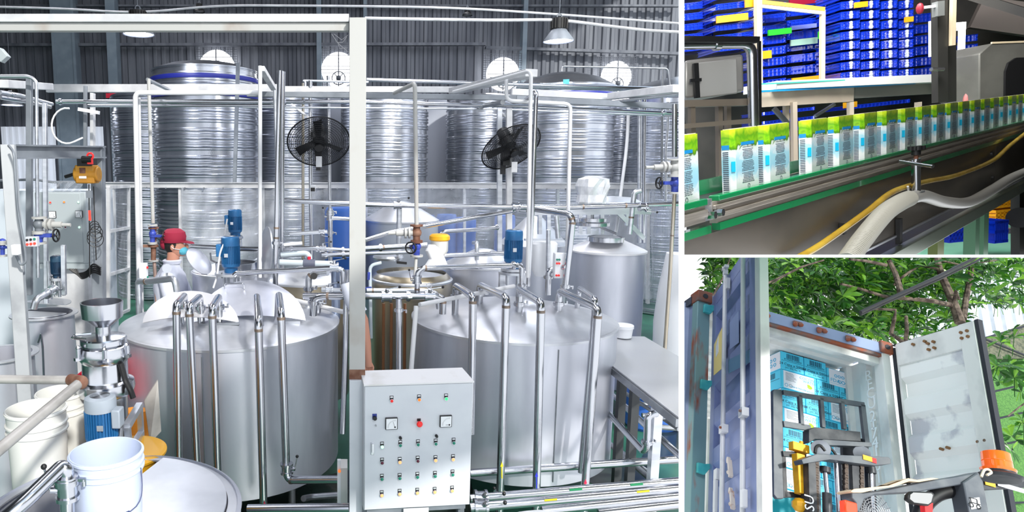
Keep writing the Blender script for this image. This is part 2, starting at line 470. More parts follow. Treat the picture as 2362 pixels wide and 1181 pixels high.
one('red_sign', MB().box2((p.x, 12, q.z), (q.x, 12.03, p.z)), red, 'small red plate hanging at the rack left of the silos', 'plate')

# hanging high-bay lamps
def highbay(cx, cy_bot, rp, d, on, label, hang=True, body=True):
    c = W(cx, cy_bot, d); R = rp * d / FPX
    t = Thing('high_bay_lamp', label, 'lamp', group='high bay lamps')
    t.part('shade', MB().lathe([(R, 0), (R * .97, .02), (R * .5, R * .75), (R * .46, R * .8), (R * .44, R * .78), (R * .9, .03), (R * .93, .0)], c, 40), dark_gant if on else black)
    t.part('diffuser', MB().lathe([(0, .012), (R * .93, .012), (R * .93, .02), (0, .02)], c, 40), lamp_w if on else tin)
    b = MB()
    b.cyl(c + V((0, 0, R * .8)), c + V((0, 0, R * 1.5)), R * .52, n=24)
    for i in range(16):
        a = i * PI / 8; e = V((math.cos(a), math.sin(a), 0)) * R * .54; b.bar(c + e + V((0, 0, R * .82)), c + e + V((0, 0, R * 1.45)), .008, .02)
    t.part('driver_housing', b, black)
    t.part('hook', MB().ring(c + V((0, 0, R * 1.65)), (0, 1, 0), R * .16, .008, 16, 6).cyl(c + V((0, 0, R * 1.75)), V((c.x, c.y, 6.95)), .004, n=6), dark_gant)
    t.done()
    if on:
        l = area('high_bay_light', c - V((0, 0, .03)), c - V((0, 0, 1)), R * 1.7, R * 1.7, 40, (.88, .92, 1), 'DISK')
highbay(1288, 96, 33, 8.6, True, 'lit high bay lamp with black top hanging right, above the domed silo')
highbay(320, 80, 34, 8.6, True, 'lit high bay lamp hanging just below the white beam at left')
highbay(28, 243, 24, 12.6, True, 'small lit lamp at the far left behind the pipes')
highbay(460, 28, 12, 12.0, False, 'small dark unlit lamp above the white beam, top left')
highbay(1078, 36, 11, 12.0, False, 'small dark unlit lamp near the top edge, right of the post')
# sagging cables under the roof
def cable(px, d, r, m, label, name='ceiling_cable'):
    one(name, MB().tube([W(x, y, d) for x, y in px], r, 8, 1.2, seg=10), m, label, 'cable')
cable([(0, 16), (150, 20), (320, 31), (500, 12), (820, 14), (1060, 18), (1300, 34), (1566, 54)], 9.5, .016, white_pt, 'upper pale conduit sagging across the top of the hall')
cable([(842, 42), (1000, 45), (1160, 47), (1290, 45), (1400, 60), (1500, 71), (1566, 74)], 8.6, .02, white_pt, 'thick pale cable passing over the hanging lamp at right')

# overhead rack of beams and pipes
def pipe(pts, r, m, label, d=None, name='steel_pipe', cat='pipe', bend=.05, group=None, clamps=(), n=12, bands=(), extra=None, fr=HALL):
    P = [W(x, y, z) if fr is HALL else fr.at(x, y, 'y', z) for x, y, z in pts] if len(pts[0]) == 3 else [W(x, y, d) for x, y in pts]
    t = Thing(name, label, cat, fr=fr, group=group)
    t.part('pipe_run', MB().tube(P, r, n, bend), m)
    for (i, f) in bands:
        a, b = P[i], P[i + 1]; c = a.lerp(b, f); dd = (b - a).normalized()
        t.part('weld_band', MB().cyl(c - dd * r * .35, c + dd * r * .35, r * 1.04, n=n), weld)
    for (i, f) in clamps:
        a, b = P[i], P[i + 1]; c = a.lerp(b, f); dd = (b - a).normalized()
        m_ = MB().cyl(c - dd * r * .55, c - dd * r * .08, r * 1.5, n=16).cyl(c + dd * r * .08, c + dd * r * .55, r * 1.5, n=16).cyl(c - dd * r * .2, c + dd * r * .2, r * 1.65, n=16)
        sd = dd.cross(V((0, 0, 1)));
        if sd.length < .2: sd = V((1, 0, 0))
        sd.normalize(); m_.bar(c + sd * r * 1.4, c + sd * r * 2.6, r * .5, r * .4).cyl(c + sd * r * 2.4 - dd * r * .1, c + sd * r * 2.4 + dd * r * .9, r * .3, n=8)
        t.part('clamp', m_, steel_p)
    if extra: extra(t, P)
    t.done(); return P
def beam(a, b, d, wd, h, m, label, name='rack_beam', d2=None, cat='beam'):
    one(name, MB().bar(W(a[0], a[1], d), W(b[0], b[1], d2 or d), wd, h), m, label, cat, bev=.003)
G = 'pipes of the overhead rack'
beam((108, 204), (640, 204), 6.4, .05, .075, white_pt, 'white rack beam crossing in front of the left silos')
beam((642, 206), (1060, 207), 6.4, .05, .055, white_pt, 'white rack beam behind the thick grey post')
beam((1180, 212), (1418, 224), 6.3, .05, .06, white_pt, 'white rack beam in front of the domed silo at right')
beam((570, 217), (1190, 226), 5.9, .05, .045, dark_gant, 'grey channel beam below the white rack beam, middle')
beam((1190, 228), (1566, 246), 5.9, .05, .05, dark_gant, 'grey channel beam running to the right edge, rust stained')
beam((1046, 210), (1226, 168), 6.3, .10, .055, white_pt, 'white box beam slanting up toward the tall white pipe', d2=4.9)
beam((1412, 222), (1566, 204), 6.2, .10, .06, white_pt, 'white box beam slanting up to the right edge of the hall', d2=5.2)
beam((0, 193), (108, 200), 5.0, .12, .06, white_pt, 'white box beam slanting in from the left edge', d2=6.2)
pipe([(130, 235, 6.0), (642, 234, 6.0)], .02, steel_p, 'upper long steel pipe of the rack, left of the tall steel pipe', bend=0, group=None, clamps=((0, .02), (0, .98)))
pipe([(200, 244, 6.05), (660, 243, 6.05)], .014, steel_p, 'thin lower steel pipe of the rack, at left')
pipe([(660, 234, 6.0), (860, 236, 6.0), (1110, 243, 6.0), (1190, 244, 6.0), (1566, 262, 6.0)], .017, steel_p, 'long steel pipe of the rack running behind the post to the right edge', clamps=((0, .2), (3, .9)))
pipe([(560, 247, 6.3), (1160, 252, 6.3), (1566, 268, 6.3)], .009, steel, 'thinnest rack pipe just under the long steel pipe')
pipe([(846, 184, 7.0), (1140, 193, 7.0), (1566, 206, 7.0)], .02, steel_p, 'upper bright steel pipe behind the slanted beam at right')
pipe([(1190, 197, 7.2), (1500, 206, 7.2)], .03, steel_p, 'thick bright pipe crossing below the dome at right')
pipe([(1168, 180, 5.1), (1168, 232, 5.1), (1316, 240, 5.1), (1308, 600, 5.1)], .015, white_pipe, 'white pipe dropping beside the plastic-wrapped agitator')
pipe([(1100, 246, 6.4), (1160, 236, 5.2)], .02, steel_dk, 'short dark steel pipe slanting under the beam left of the tall white pipe', clamps=((0, .2),))
pipe([(1380, 238, 6.0), (1566, 216, 5.6)], .016, steel_p, 'bright thin pipe slanting under the right box beam')
pipe([(1296, 165, 9.5), (1296, 153, 9.5), (1540, 158, 9.5), (1545, 200, 9.5)], .014, steel_dk, 'thin pipe loop above the domed silos at right')
pipe([(0, 213, 4.8), (45, 220, 5.0), (120, 240, 5.8)], .016, steel, 'grey pipe slanting in from the left edge to the rack', clamps=((0, .5),))
pipe([(0, 224, 4.8), (45, 231, 5.0), (115, 247, 5.6)], .018, steel_p, 'second bright pipe slanting in from the left edge')
pipe([(0, 176, 4.6), (62, 176, 4.6), (76, 180, 4.6), (84, 190, 4.6), (88, 640, 4.6)], .012, steel, 'thin pipe bent at the top next to the square left post')
# uprights
beam((68, 176), (68, 680), 4.7, .038, .038, dark_gant, 'square grey upright post at the far left', name='upright_post', cat='post')
beam((0, 177), (66, 177), 4.7, .03, .03, dark_gant, 'short dark top bar joining the far left post')
beam((103, 238), (107, 700), 4.9, .03, .03, steel, 'round-cornered steel upright left of the hanging hoist', name='upright_post', cat='post')
beam((197, 198), (197, 345), 6.0, .03, .03, dark_gant, 'short grey upright above the hoist', name='upright_post', cat='post')
beam((214, 215), (214, 345), 6.2, .065, .03, white_pt, 'wide white upright plate above the hoist', name='upright_post', cat='post')
beam((549, 145), (541, 425), 9.2, .05, .05, dark_gant, 'grey upright in front of the tallest silo', name='upright_post', cat='post')
pipe([(600, 152, 5.1), (600, 640, 5.1)], .0155, white_pipe, 'white vertical pipe right of the blue motors')
beam((603, 158), (632, 205), 5.2, .05, .04, white_pt, 'short white bracket at the top of the vertical white pipe', d2=6.3)
pipe([(646, 163, 4.9), (638, 520, 4.9), (632, 800, 4.9)], .021, steel_p, 'thickest vertical steel pipe in the middle left', bands=((1, .02), (1, .1)), clamps=((1, .14),))
pipe([(653, 165, 5.3), (650, 620, 5.3)], .017, steel_p, 'steel pipe standing just behind the thickest vertical one')
pipe([(634, 208, 5.2), (641, 470, 5.2), (632, 640, 5.3)], .014, steel, 'slender steel pipe leaning beside the thickest vertical one')
pipe([(699, 192, 6.6), (699, 620, 6.6)], .015, steel_gold, 'brownish vertical pipe behind the left fan')
pipe([(716, 186, 6.4), (717, 470, 6.4), (720, 640, 6.4)], .019, steel_p, 'bright vertical pipe behind the left fan', clamps=((0, .05), (0, .98)))
pipe([(757, 175, 6.6), (761, 480, 6.6), (762, 600, 6.6)], .017, steel_p, 'vertical pipe between the left fan and the thick post', clamps=((0, .97),))
pipe([(704, 200, 6.5), (704, 188, 6.5), (700, 186, 6.5), (850, 190, 6.5)], .012, steel, 'thin elbowed pipe above the left fan')
beam((672, 240), (718, 276), 6.4, .03, .02, white_pt, 'white slanted brace above the left fan')
beam((1130, 240), (1176, 276), 6.4, .03, .02, white_pt, 'white slanted brace above the right fan')
beam((1152, 250), (1152, 900), 6.3, .045, .045, steel, 'square steel upright left of the right fan post', name='upright_post', cat='post')
beam((1174, 250), (1174, 900), 6.0, .05, .05, white_pt, 'pale square post carrying the right fan', name='upright_post', cat='post')
def valve_stack(t, P, i, f, m1, m2, ys, R=.035):
    pass
pipe([(910, 215, 5.6), (957, 192, 5.0), (961, 520, 5.0)], .0165, post_pt, 'weathered grey pipe coming down to the rusty valve in the middle')
pipe([(1046, 212, 5.6), (1225, 163, 4.6), (1217, 640, 4.6)], .0135, white_pipe, 'tallest white pipe, bent at its top, right of the right fan')
pipe([(1206, 236, 5.4), (1237, 210, 4.7), (1228, 490, 4.7), (1218, 660, 4.7)], .0155, steel_p, 'steel pipe with a rounded top right beside the tallest white pipe')
pipe([(1450, 236, 7.0), (1447, 330, 7.0), (1430, 460, 6.9), (1424, 520, 6.8), (1418, 545, 6.7)], .016, white_pipe, 'white hose curving down from the rack at right', bend=.3)
pipe([(1476, 230, 7.0), (1474, 560, 7.0)], .02, steel, 'left one of two steel uprights at right')
pipe([(1487, 230, 6.9), (1484, 560, 6.9)], .016, steel_p, 'right one of two steel uprights at right')
pipe([(1528, 160, 7.6), (1526, 460, 7.6)], .014, steel_dk, 'thin upright pipe behind the white valve at the right edge')
pipe([(1541, 235, 7.2), (1540, 300, 7.2), (1535, 345, 7.2), (1535, 480, 7.2)], .014, steel, 'kinked thin pipe behind the white valve at the right edge')
pipe([(1556, 240, 5.0), (1556, 362, 5.0)], .019, steel_p, 'steel pipe coming down into the white valve at the right edge')
pipe([(1556, 445, 5.0), (1545, 640, 5.0), (1532, 830, 5.0)], .014, steel_gold, 'leaning thin brownish pipe below the blue valve at the right edge', bands=((0, .5),))

# big grey post and top beam
pp, qq = W(806, 40, 3.4), W(842, 875, 3.4)
t = Thing('support_post', 'thick pale grey post with rust stains, running from top to bottom', 'post')
t.part('upper_column', MB().box2((pp.x, 3.4, qq.z), (qq.x, 3.5, W(824, 40, 3.4).z)), post_pt, bev=.002)
t.part('rust_collar', MB().box2((pp.x - .0008, 3.399, qq.z), (qq.x + .0008, 3.501, qq.z + .055)), rust, label='brown rusted collar')
t.part('lower_cover', MB().box2((W(806, 900, 3.38).x, 3.38, 0), (W(838, 900, 3.38).x, 3.5, qq.z)), cab, label='light grey lower sleeve', bev=.002)
t.done()
t = Thing('cross_beam', 'long white beam over the left half of the hall, ending at the thick post', 'beam')
z1, z2, z3 = W(400, 38, 3.5).z, W(400, 56, 3.5).z, W(400, 75, 3.5).z
x0 = W(-60, 50, 3.5).x; x1 = pp.x - .002
t.part('upper_flange', MB().box2((x0, 3.44, z2), (x1, 3.5, z1)), white_pt, bev=.002)
t.part('lower_flange', MB().box2((x0, 3.455, z3), (x1, 3.5, z2 - .002)), post_pt, bev=.002)
t.done()
m = MB()
for a, b, c in (((765, 78), (778, 98), (805, 122)), ((778, 98), (790, 98), (800, 85)), ((770, 78), (788, 92), (804, 80)), ((780, 100), (783, 112), (804, 110))):
    m.tube([W(*a, 3.42), W(*b, 3.43), W(*c, 3.42)], .0012, 4)
one('cobweb', m, web_m, 'dusty cobweb in the corner of the white beam and the thick post', 'cobweb')

# black cage fans
def cage_fan(cx, cy, rp, d, yaw, tilt, label):
    c = W(cx, cy, d); R = rp * d / FPX
    nrm = V((math.sin(yaw) * math.cos(tilt), -math.cos(yaw) * math.cos(tilt), math.sin(tilt))); u, v, _ = basis(nrm)
    t = Thing('wall_fan', label, 'fan', group='black cage fans')
    g = MB()
    for k in range(1, 17):
        rr = R * k / 16; g.ring(c + nrm * (.06 * (1 - (k / 16) ** 2)), nrm, rr, .0022 if k < 16 else .007, 40, 4)
    for k in range(96):
        a = 2 * PI * k / 96; e = u * math.cos(a) + v * math.sin(a)
        g.tube([c + nrm * .06 + e * R * .12, c + nrm * .045 + e * R * .6, c + e * R], .0016, 3, caps=False)
        g.tube([c - nrm * .10 + e * R * .15, c - nrm * .085 + e * R * .6, c + e * R], .0016, 3, caps=False)
    t.part('cage', g, black_m)
    b = MB()
    for k in range(3):
        a = 2 * PI * k / 3 + .5; e = u * math.cos(a) + v * math.sin(a); f = nrm.cross(e)
        b.prism([c + e * R * .12 - f * .02 - nrm * .03, c + e * R * .12 + f * .02 - nrm * .01, c + e * R * .8 + f * .055, c + e * R * .84 - f * .02 - nrm * .03], nrm * .004)
    t.part('blade', b, black_m)
    t.part('motor', MB().cyl(c - nrm * .02, c - nrm * .2, R * .2, n=20).cyl(c + nrm * .06, c + nrm * .08, R * .14, n=20), black)
    t.part('bracket', MB().bar(c - nrm * .16, c - nrm * .16 - V((0, 0, R * 1.3)), .04, .04).box(c - nrm * .1 - V((0, 0, R * .55)), (.06, .05, .16)), black)
    t.part('label_plate', MB().box(c + nrm * .08 - V((0, 0, R * .42)), (.05, .004, .09)), white_pt)
    t.done()
cage_fan(735, 328, 71, 5.6, rad(4), rad(-42), 'black cage fan left of the thick grey post')
cage_fan(1179, 340, 70, 5.7, rad(22), rad(-46), 'black cage fan right of the thick post, near the tallest white pipe')

# clear plastic curtain on a white rail
DC = 7.6
t = Thing('plastic_curtain', 'clear wrinkled plastic curtain hanging from a white rail across the hall', 'curtain')
def sheet(x0, x1, y0, y1, d, seed):
    rnd = random.Random(seed); ph = [rnd.uniform(0, 6) for _ in range(4)]
    P = []
    for i in range(49):
        a = i / 48; row = []
        for j in range(13):
            b = j / 12; p = W(x0 + (x1 - x0) * a, y0 + (y1 - y0) * b, d)
            p.y = d + .03 * math.sin(a * 19 + ph[0] + b * 2) * (.3 + b) + .015 * math.sin(a * 47 + b * 9 + ph[1]); row.append(p)
        P.append(row)
    return MB().grid(P)
t.part('rail', MB().bar(W(240, 427, DC), W(1566, 431, DC), .05, .055).bar(W(240, 421, DC), W(1566, 423, DC), .09, .01), white_pt)
for k, (a, b) in enumerate(((420, 650), (650, 846), (846, 1075), (1075, 1290), (1290, 1500), (1500, 1566))):
    t.part('sheet', sheet(a, b, 430, 690, DC, k), plastic_sheet)
for x in (262, 415, 606, 845, 1071, 1286, 1494):
    t.part('mullion', MB().bar(W(x, 425, DC + .03), W(x + (4 if x < 800 else 0), 700, DC + .03), .05, .03), steel if x in (845, 1071, 1286) else white_pt)
m = MB()
for k in range(1):
    p = W(250 + k * 30, 433 + k * .1, DC - .045); m.cyl(p, p + V((0, .02, 0)), .009, n=8)
for k in range(30):
    p = W(250 + k * 44, 433 + k * .14, DC - .045); t.part('screw', MB().cyl(p, p + V((0, .02, 0)), .009, n=8), steel_dk)
t.done()
t = Thing('curtain_gate', 'framed clear plastic gate standing at an angle, left of the silos', 'gate')
Q = [W(250, 432, 5.9), W(297, 430, 7.4), W(297, 715, 7.4), W(250, 735, 5.9)]
fm = MB()
for i in range(4): fm.bar(Q[i], Q[(i + 1) % 4], .03, .03)
for f in (.33, .66): fm.bar(Q[0].lerp(Q[3], f), Q[1].lerp(Q[2], f), .03, .03)
t.part('frame', fm, white_pt)
t.part('sheet', MB().grid([[Q[0].lerp(Q[1], i / 8).lerp(Q[3].lerp(Q[2], i / 8), j / 16) + V((0, .01 * math.sin(i * 2 + j), 0)) for j in range(17)] for i in range(9)]), plastic_sheet)
t.done()
# ------------------------------------------------------------------ tanks
def loft(secs, n=24, caps=True):
    m = MB(); vs = []
    for c, rx, ry in secs:
        c = V(c)
        for i in range(n):
            a = 2 * PI * i / n; vs.append(c + V((rx * math.cos(a), ry * math.sin(a), 0)))
    k = len(secs)
    fs = [(i * n + j, i * n + (j + 1) % n, (i + 1) * n + (j + 1) % n, (i + 1) * n + j) for i in range(k - 1) for j in range(n)]
    if caps: fs += [tuple(range(n))[::-1], tuple(range((k - 1) * n, k * n))]
    return m.add(vs, fs)
def tank(c, R, zb, label, m=steel_tank, mt=steel_lid, cone=.1, neck=.0, lip=.012, legs=True, name='mixing_tank', done=True, group=None, open_top=False):
    t = Thing(name, label, 'tank', group=group); zr = c.z; o = V((c.x, c.y, 0))
    if open_top:
        t.part('shell', MB().lathe([(R, zb), (R, zr), (R - .012, zr), (R - .012, zb + .03), (0, zb + .02)], o, 64), m)
        t.part('rim', MB().lathe([(R, zr - .02), (R + .03, zr - .008), (R + .03, zr), (R - .012, zr + .001)], o, 64), mt)
    else:
        t.part('shell', MB().lathe([(0, zb - .04), (R * .8, zb - .02), (R, zb + .02), (R, zr - .02)], o, 96), m)
        t.part('rim', MB().lathe([(R, zr - .025), (R + lip, zr - .022), (R + lip, zr - .006), (R - .005, zr)], o, 96), mt)
        t.part('top', MB().lathe([(R, zr - .002), (R * .985, zr + .004), (R * .5, zr + cone * .62), (R * .25, zr + cone * .92), (0, zr + cone)], o, 96), mt)
    if legs and zb > .06:
        for k in range(4):
            a = PI / 4 + k * PI / 2; e = V((math.cos(a), math.sin(a), 0)) * R * .85
            t.part('leg', MB().cyl(V((c.x, c.y, 0)) + e, V((c.x, c.y, zb)) + e, .025, n=12), steel_dk)
    if done: t.done()
    return t
# the two big tanks in front
C1 = Z(535, 738, 1.25); R1 = .78
t = tank(C1, R1, .22, 'big steel tank at left front, two half-moon lids open on its top', done=False)
def half_lid(cx, y0, half, ytop, d, dback, label):
    a = W(cx - half, y0, d); b = W(cx + half, y0 - 1, d); c = (a + b) / 2; Rr = (b - a).length / 2; top = W(cx, ytop, d + dback) - c
    ux = (b - a).normalized(); P = []; n = V((0, -1, 0))
    bulge = ux.cross(top).normalized()
    if bulge.y > 0: bulge = -bulge
    for i in range(25):
        th = PI * i / 24; row = []
        for j in range(9):
            r_ = j / 8; row.append(c + ux * (Rr * r_ * math.cos(th)) + top * (r_ * math.sin(th)) + bulge * (.05 * (1 - r_ ** 2)))
        P.append(row)
    m = MB().grid(P); m.grid([[p + bulge * .004 for p in r_] for r_ in P[::-1]])
    return m, c, ux, top, bulge
m, c, ux, top, bl = half_lid(580, 741, 125, 647, 4.40, .36, '')
k = t.part('lid', m, steel_tank)
h0 = c + top * .72 + bl * .035 + ux * (-.12)
t.part('lid_handle', MB().tube([h0 + ux * .07 - top * .02, h0 + ux * .07 + bl * .04, h0 - ux * .07 + bl * .04, h0 - ux * .07 - top * .02], .006, 8, .01), steel_p, sub=k)
t.part('lid_rib', MB().bar(c - ux * .34 - V((0, .01, .012)), c + ux * .34 - V((0, .01, .012)), .012, .025), steel_lid, sub=k)
m, c, ux, top, bl = half_lid(440, 746, 111, 672, 4.27, .32, '')
k = t.part('lid', m, mat('bright_lid_steel', '#d6d6da', .5, .45), label='brighter overlapping half lid')
t.part('lid_handle', MB().bar(c + ux * .06 + V((0, -.012, -.008)), c + ux * .33 + V((0, -.012, .0)), .02, .018), steel_dk, sub=k, label='dark end bar')
t.part('seam', MB().tube([V((C1.x - .05, C1.y - R1 - .004, 1.2)), V((C1.x - .05, C1.y - R1 - .004, .3))], .003, 6), steel_dk)
t.done()
C2 = Z(1180, 730, 1.25); R2 = .74
t = tank(C2, R2, .25, 'big steel tank at right front with five pipes bent over its rim', done=False, cone=.13)
t.part('seam', MB().tube([V((C2.x + .12, C2.y - R2 + .005, 1.2)), V((C2.x + .12, C2.y - R2 + .005, .3))], .003, 6), steel_dk)
s0 = W(1358, 1042, 4.3)
t.part('outlet_valve', MB().cyl(s0 + V((-.08, 0, 0)), s0 + V((.07, -.02, 0)), .022, n=14).cyl(s0 + V((-.01, -.01, 0)), s0 + V((.02, -.01, 0)), .04, n=16).bar(s0 + V((.05, -.02, .03)), s0 + V((.05, -.02, -.05)), .012, .012), steel_p)
t.done()

# pipes over the rim of the left tank
r_ = .0245
def drop(p, lab, cl=(), bands=((2, .04),), arrow=None, valve=None, r=r_):
    def ex(t, P):
        if arrow:
            ax, ay0, ay1, am, d = arrow
            a, b = W(ax, ay1, d), W(ax, ay0, d); s = V((1, 0, 0)) * .008
            t.part('arrow_sticker', MB().prism([a - s * .4, a + s * .4, b + s * .4 - V((0, 0, .03)), b + s * 1.3 - V((0, 0, .03)), b, b - s * 1.3 - V((0, 0, .03)), b - s * .4 - V((0, 0, .03))], (0, .002, 0)), am, label='coloured up arrow')
        if valve:
            bfly(t, V(W(*valve[:3])), (0, 0, 1), r, valve[3])
    pipe(p, r, steel_p, lab, clamps=cl, bands=bands, extra=ex, bend=.055, n=16)
def bfly(t, c, ax, r, side, m=steel_p):
    """butterfly valve: body rings, stem and lever with black ball"""
    c = V(c); ax = V(ax).normalized(); side = V(side).normalized()
    k = t.part('valve_body', MB().cyl(c - ax * r * 1.1, c + ax * r * 1.1, r * 1.35, n=20).cyl(c - ax * r * 1.35, c - ax * r * .8, r * 1.65, n=20).cyl(c + ax * r * .8, c + ax * r * 1.35, r * 1.65, n=20).cyl(c, c + side * r * 2.2, r * .5, n=10), m)
    l0 = c + side * r * 2.2; l1 = l0 + ax * r * 3.4 + side * r * .6
    t.part('lever', MB().cyl(l0, l1, r * .16, n=8), steel_p, sub=k)
    t.part('lever_knob', MB().ball(l1, r * .42, 10), black, sub=k, label='black ball knob')
ar_r = mat('red_sticker', '#d8204a', 0, .5); ar_b = mat('blue_sticker', '#3038c8', 0, .5); ar_y = mat('yellow_sticker', '#d8c820', 0, .5); ar_gn = mat('green_sticker', '#1f8a58', 0, .5)
yf = 3.77
drop([(424, 762, 4.36), (426, 681, 4.34), (407, 704, yf), (413, 1120, yf)], 'leftmost steel pipe bent over the rim of the left tank', cl=((0, .75),))
drop([(466, 768, 4.30), (461, 684, 4.30), (436, 708, yf), (458, 1150, yf)], 'second steel pipe from the left bent over the left tank', cl=((0, .7),))
drop([(507, 764, 4.30), (505, 684, 4.28), (489, 712, yf - .04), (505, 1170, yf - .04)], 'third steel pipe from the left bent over the left tank', cl=((0, .7),))
drop([(603, 760, 4.3), (592, 681, 4.2), (596, 742, yf - .05), (609, 1200, yf - .05)], 'steel pipe over the middle of the left tank, red arrow at its foot', cl=(), arrow=(610, 1156, 1195, ar_r, yf - .08))
P_e = [(640, 755, 4.35), (643, 678, 4.25), (648, 722, yf + .02), (661, 1107, yf + .02), (790, 1106, yf - .1)]
drop(P_e, 'steel pipe with a lever valve near its foot, turning right', bands=((2, .03), (3, .08)), valve=(661, 1080, yf + .02, (1, -.2, 0)))
# elbows at the tank's right and top
pipe([(722, 728, 4.5), (724, 690, 4.5), (748, 683, 4.48), (838, 683, 4.4)], .026, steel_p, 'steel elbow pipe rising from the right side of the left tank', clamps=((0, .8),), bands=((2, .1),), n=16)
pipe([(733, 722, 4.75), (735, 690, 4.75)], .023, steel_p, 'short steel stub behind the elbow on the left tank', clamps=((0, .7),))
pipe([(322, 740, 5.15), (319, 647, 5.15), (330, 650, 5.1), (403, 642, 4.9), (408, 672, 4.9)], .026, steel, 'thick pipe arch left of the worker, carrying a round gauge', bands=((0, .05), (2, .1)), n=16, extra=lambda t, P: (t.part('gauge', MB().cyl(W(385, 619, 4.9), W(385, 619, 4.95), .035, n=28).cyl(W(385, 638, 4.95), W(385, 625, 4.95), .008), steel_p)))
# pipes over the right tank
yg = 3.86
drop([(1049, 740, 4.6), (1051, 658, 4.6), (1091, 684, yg + .12), (1086, 1000, yg + .12)], 'leftmost steel pipe bent over the rim of the right tank', cl=((0, .68),))
drop([(1105, 726, 4.75), (1107, 657, 4.75), (1168, 686, yg - .02), (1152, 1185, yg - .02)], 'second pipe over the right tank, yellow arrow and valve at its foot', cl=((0, .7),), arrow=(1158, 1066, 1104, ar_y, yg - .06), valve=(1153, 1146, yg - .02, (-.6, -.6, 0)))
drop([(1196, 752, 4.5), (1198, 667, 4.5), (1248, 698, yg - .06), (1236, 1185, yg - .06)], 'third pipe over the right tank, blue arrow near its foot', cl=((0, .6),), arrow=(1238, 1089, 1127, ar_b, yg - .1), valve=(1236, 1152, yg - .06, (.7, -.6, 0)))
drop([(1286, 747, 4.6), (1290, 670, 4.6), (1380, 712, yg + .02), (1345, 1185, yg - .06)], 'fourth pipe over the right tank, red arrow at its foot', cl=((0, .6),), arrow=(1351, 1105, 1141, ar_r, yg - .12), valve=(1343, 1164, yg - .07, (.7, -.5, 0)))
drop([(1326, 744, 4.85), (1337, 664, 4.85), (1372, 690, yg + .12), (1372, 720, yg + .12), (1340, 1090, yg + .06)], 'fifth pipe running closely behind the fourth on the right tank', bands=((0, .7),), r=.02)
pipe([(960, 706, 4.25), (948, 860, 4.1), (940, 1000, 4.05)], .016, white_pipe, 'white pvc pipe leaning against the left edge of the right tank')
pipe([(968, 703, 4.3), (1185, 660, 4.9)], .016, white_pipe, 'white pipe slanting over the right tank behind its bent pipes', clamps=())
# valve line in the middle
M_ = 4.45
def ex_mid(t, P):
    for x, y in ((892, 684), (991, 684)):
        bfly(t, W(x, y, M_), (1, 0, 0), .026, (0, -.25, 1))
    t.part('eye_ring', MB().ring(W(990, 659, M_), (0, 1, 0), .018, .003, 20, 6), steel_p)
pipe([(700, 683, M_ + .1), (842, 683, M_), (1008, 683, M_), (1022, 690, M_), (1021, 724, M_)], .024, steel_p, 'horizontal valve line between the two big tanks with lever valves', clamps=((1, .6),), bands=((1, .25), (1, .95), (3, .2)), extra=ex_mid, n=16)
pipe([(846, 670, 4.7), (985, 671, 4.7), (1008, 676, 4.7), (1012, 712, 4.7)], .018, steel, 'thinner horizontal pipe just above the valve line', bands=((0, .1),))
pipe([(920, 690, 4.4), (920, 860, 4.35), (920, 1000, 4.35)], .021, steel_p, 'vertical pipe going down from the valve line behind the control panel', clamps=((0, .15),))
pipe([(962, 684, 4.5), (963, 628, 4.5), (975, 618, 4.5), (1195, 612, 4.6)], .019, steel_p, 'pipe rising from the valve line and running right to the blue motor', clamps=((2, .95),), bands=((2, .03), (0, .3)), extra=lambda t, P: bfly(t, W(962, 645, 4.5), (0, 0, 1), .021, (-1, -.2, 0)), n=14)
pipe([(1195, 612, 4.6), (1203, 616, 4.6), (1203, 668, 4.6)], .017, steel_p, 'short pipe elbow dropping beside the blue motor stand', clamps=((1, .8),))
pipe([(856, 780, 4.9), (853, 612, 4.9), (880, 606, 4.9)], .013, grey_pl, 'thin grey plastic pipe with a blue tap beside the warm-toned tank', extra=lambda t, P: t.part('tap', MB().bar(W(850, 645, 4.88), W(851, 628, 4.88), .02, .02).bar(W(856, 663, 4.88), W(842, 665, 4.85), .014, .012), valve_b, label='blue tap handle'))
# frame pipes behind (between fence and tanks)
def exA(t, P):
    bfly(t, W(917, 474, 5.6), (1, 0, 0), .024, (.2, -.2, 1)); bfly(t, W(1190, 478, 5.6), (1, 0, 0), .024, (0, -1, -.5)); bfly(t, W(1483, 477, 5.6), (1, 0, 0), .024, (.3, -.6, -.6))
pipe([(640, 462, 5.6), (900, 474, 5.6), (1190, 478, 5.6), (1320, 478, 5.6), (1566, 470, 5.6)], .0215, steel_p, 'long bright horizontal pipe across the hall, just under the curtain rail', extra=exA, n=14, bands=((3, .1), (3, .5)))
pipe([(842, 554, 5.3), (900, 536, 5.4), (1195, 484, 5.8)], .019, steel_p, 'steel pipe slanting up to the right behind the rusty valve')
pipe([(842, 573, 5.1), (985, 565, 5.1)], .021, steel_p, 'short pair of horizontal pipes left of the rusty valve, upper', bands=((0, .3),), clamps=((0, .25),))
pipe([(842, 585, 5.2), (945, 582, 5.2)], .014, steel, 'thin horizontal pipe under the upper pair left of the rusty valve')
pipe([(1010, 555, 5.9), (1020, 534, 5.9), (1130, 528, 5.9), (1150, 524, 5.9)], .018, steel_p, 'elbow pipe right of the yellow lid', clamps=((2, .8),))
pipe([(1010, 610, 5.5), (1020, 590, 5.5), (1165, 584, 5.5)], .019, steel_p, 'lower elbow pipe left of the blue motor behind the right tank')
pipe([(1100, 600, 5.6), (1100, 560, 5.6), (1092, 560, 6.2)], .018, steel, 'short elbow pipe standing left of the blue motor', bands=((0, .4),))
pipe([(921, 480, 5.65), (920, 590, 5.65)], .024, steel, 'short vertical pipe below the first lever valve of the long pipe')
pipe([(1235, 482, 5.2), (1315, 494, 5.0), (1321, 510, 5.0), (1303, 665, 5.0)], .0245, steel_p, 'thick pipe bending down in front of the tank at right', bands=((1, .6), (2, .03)), clamps=((2, .97),), n=16)
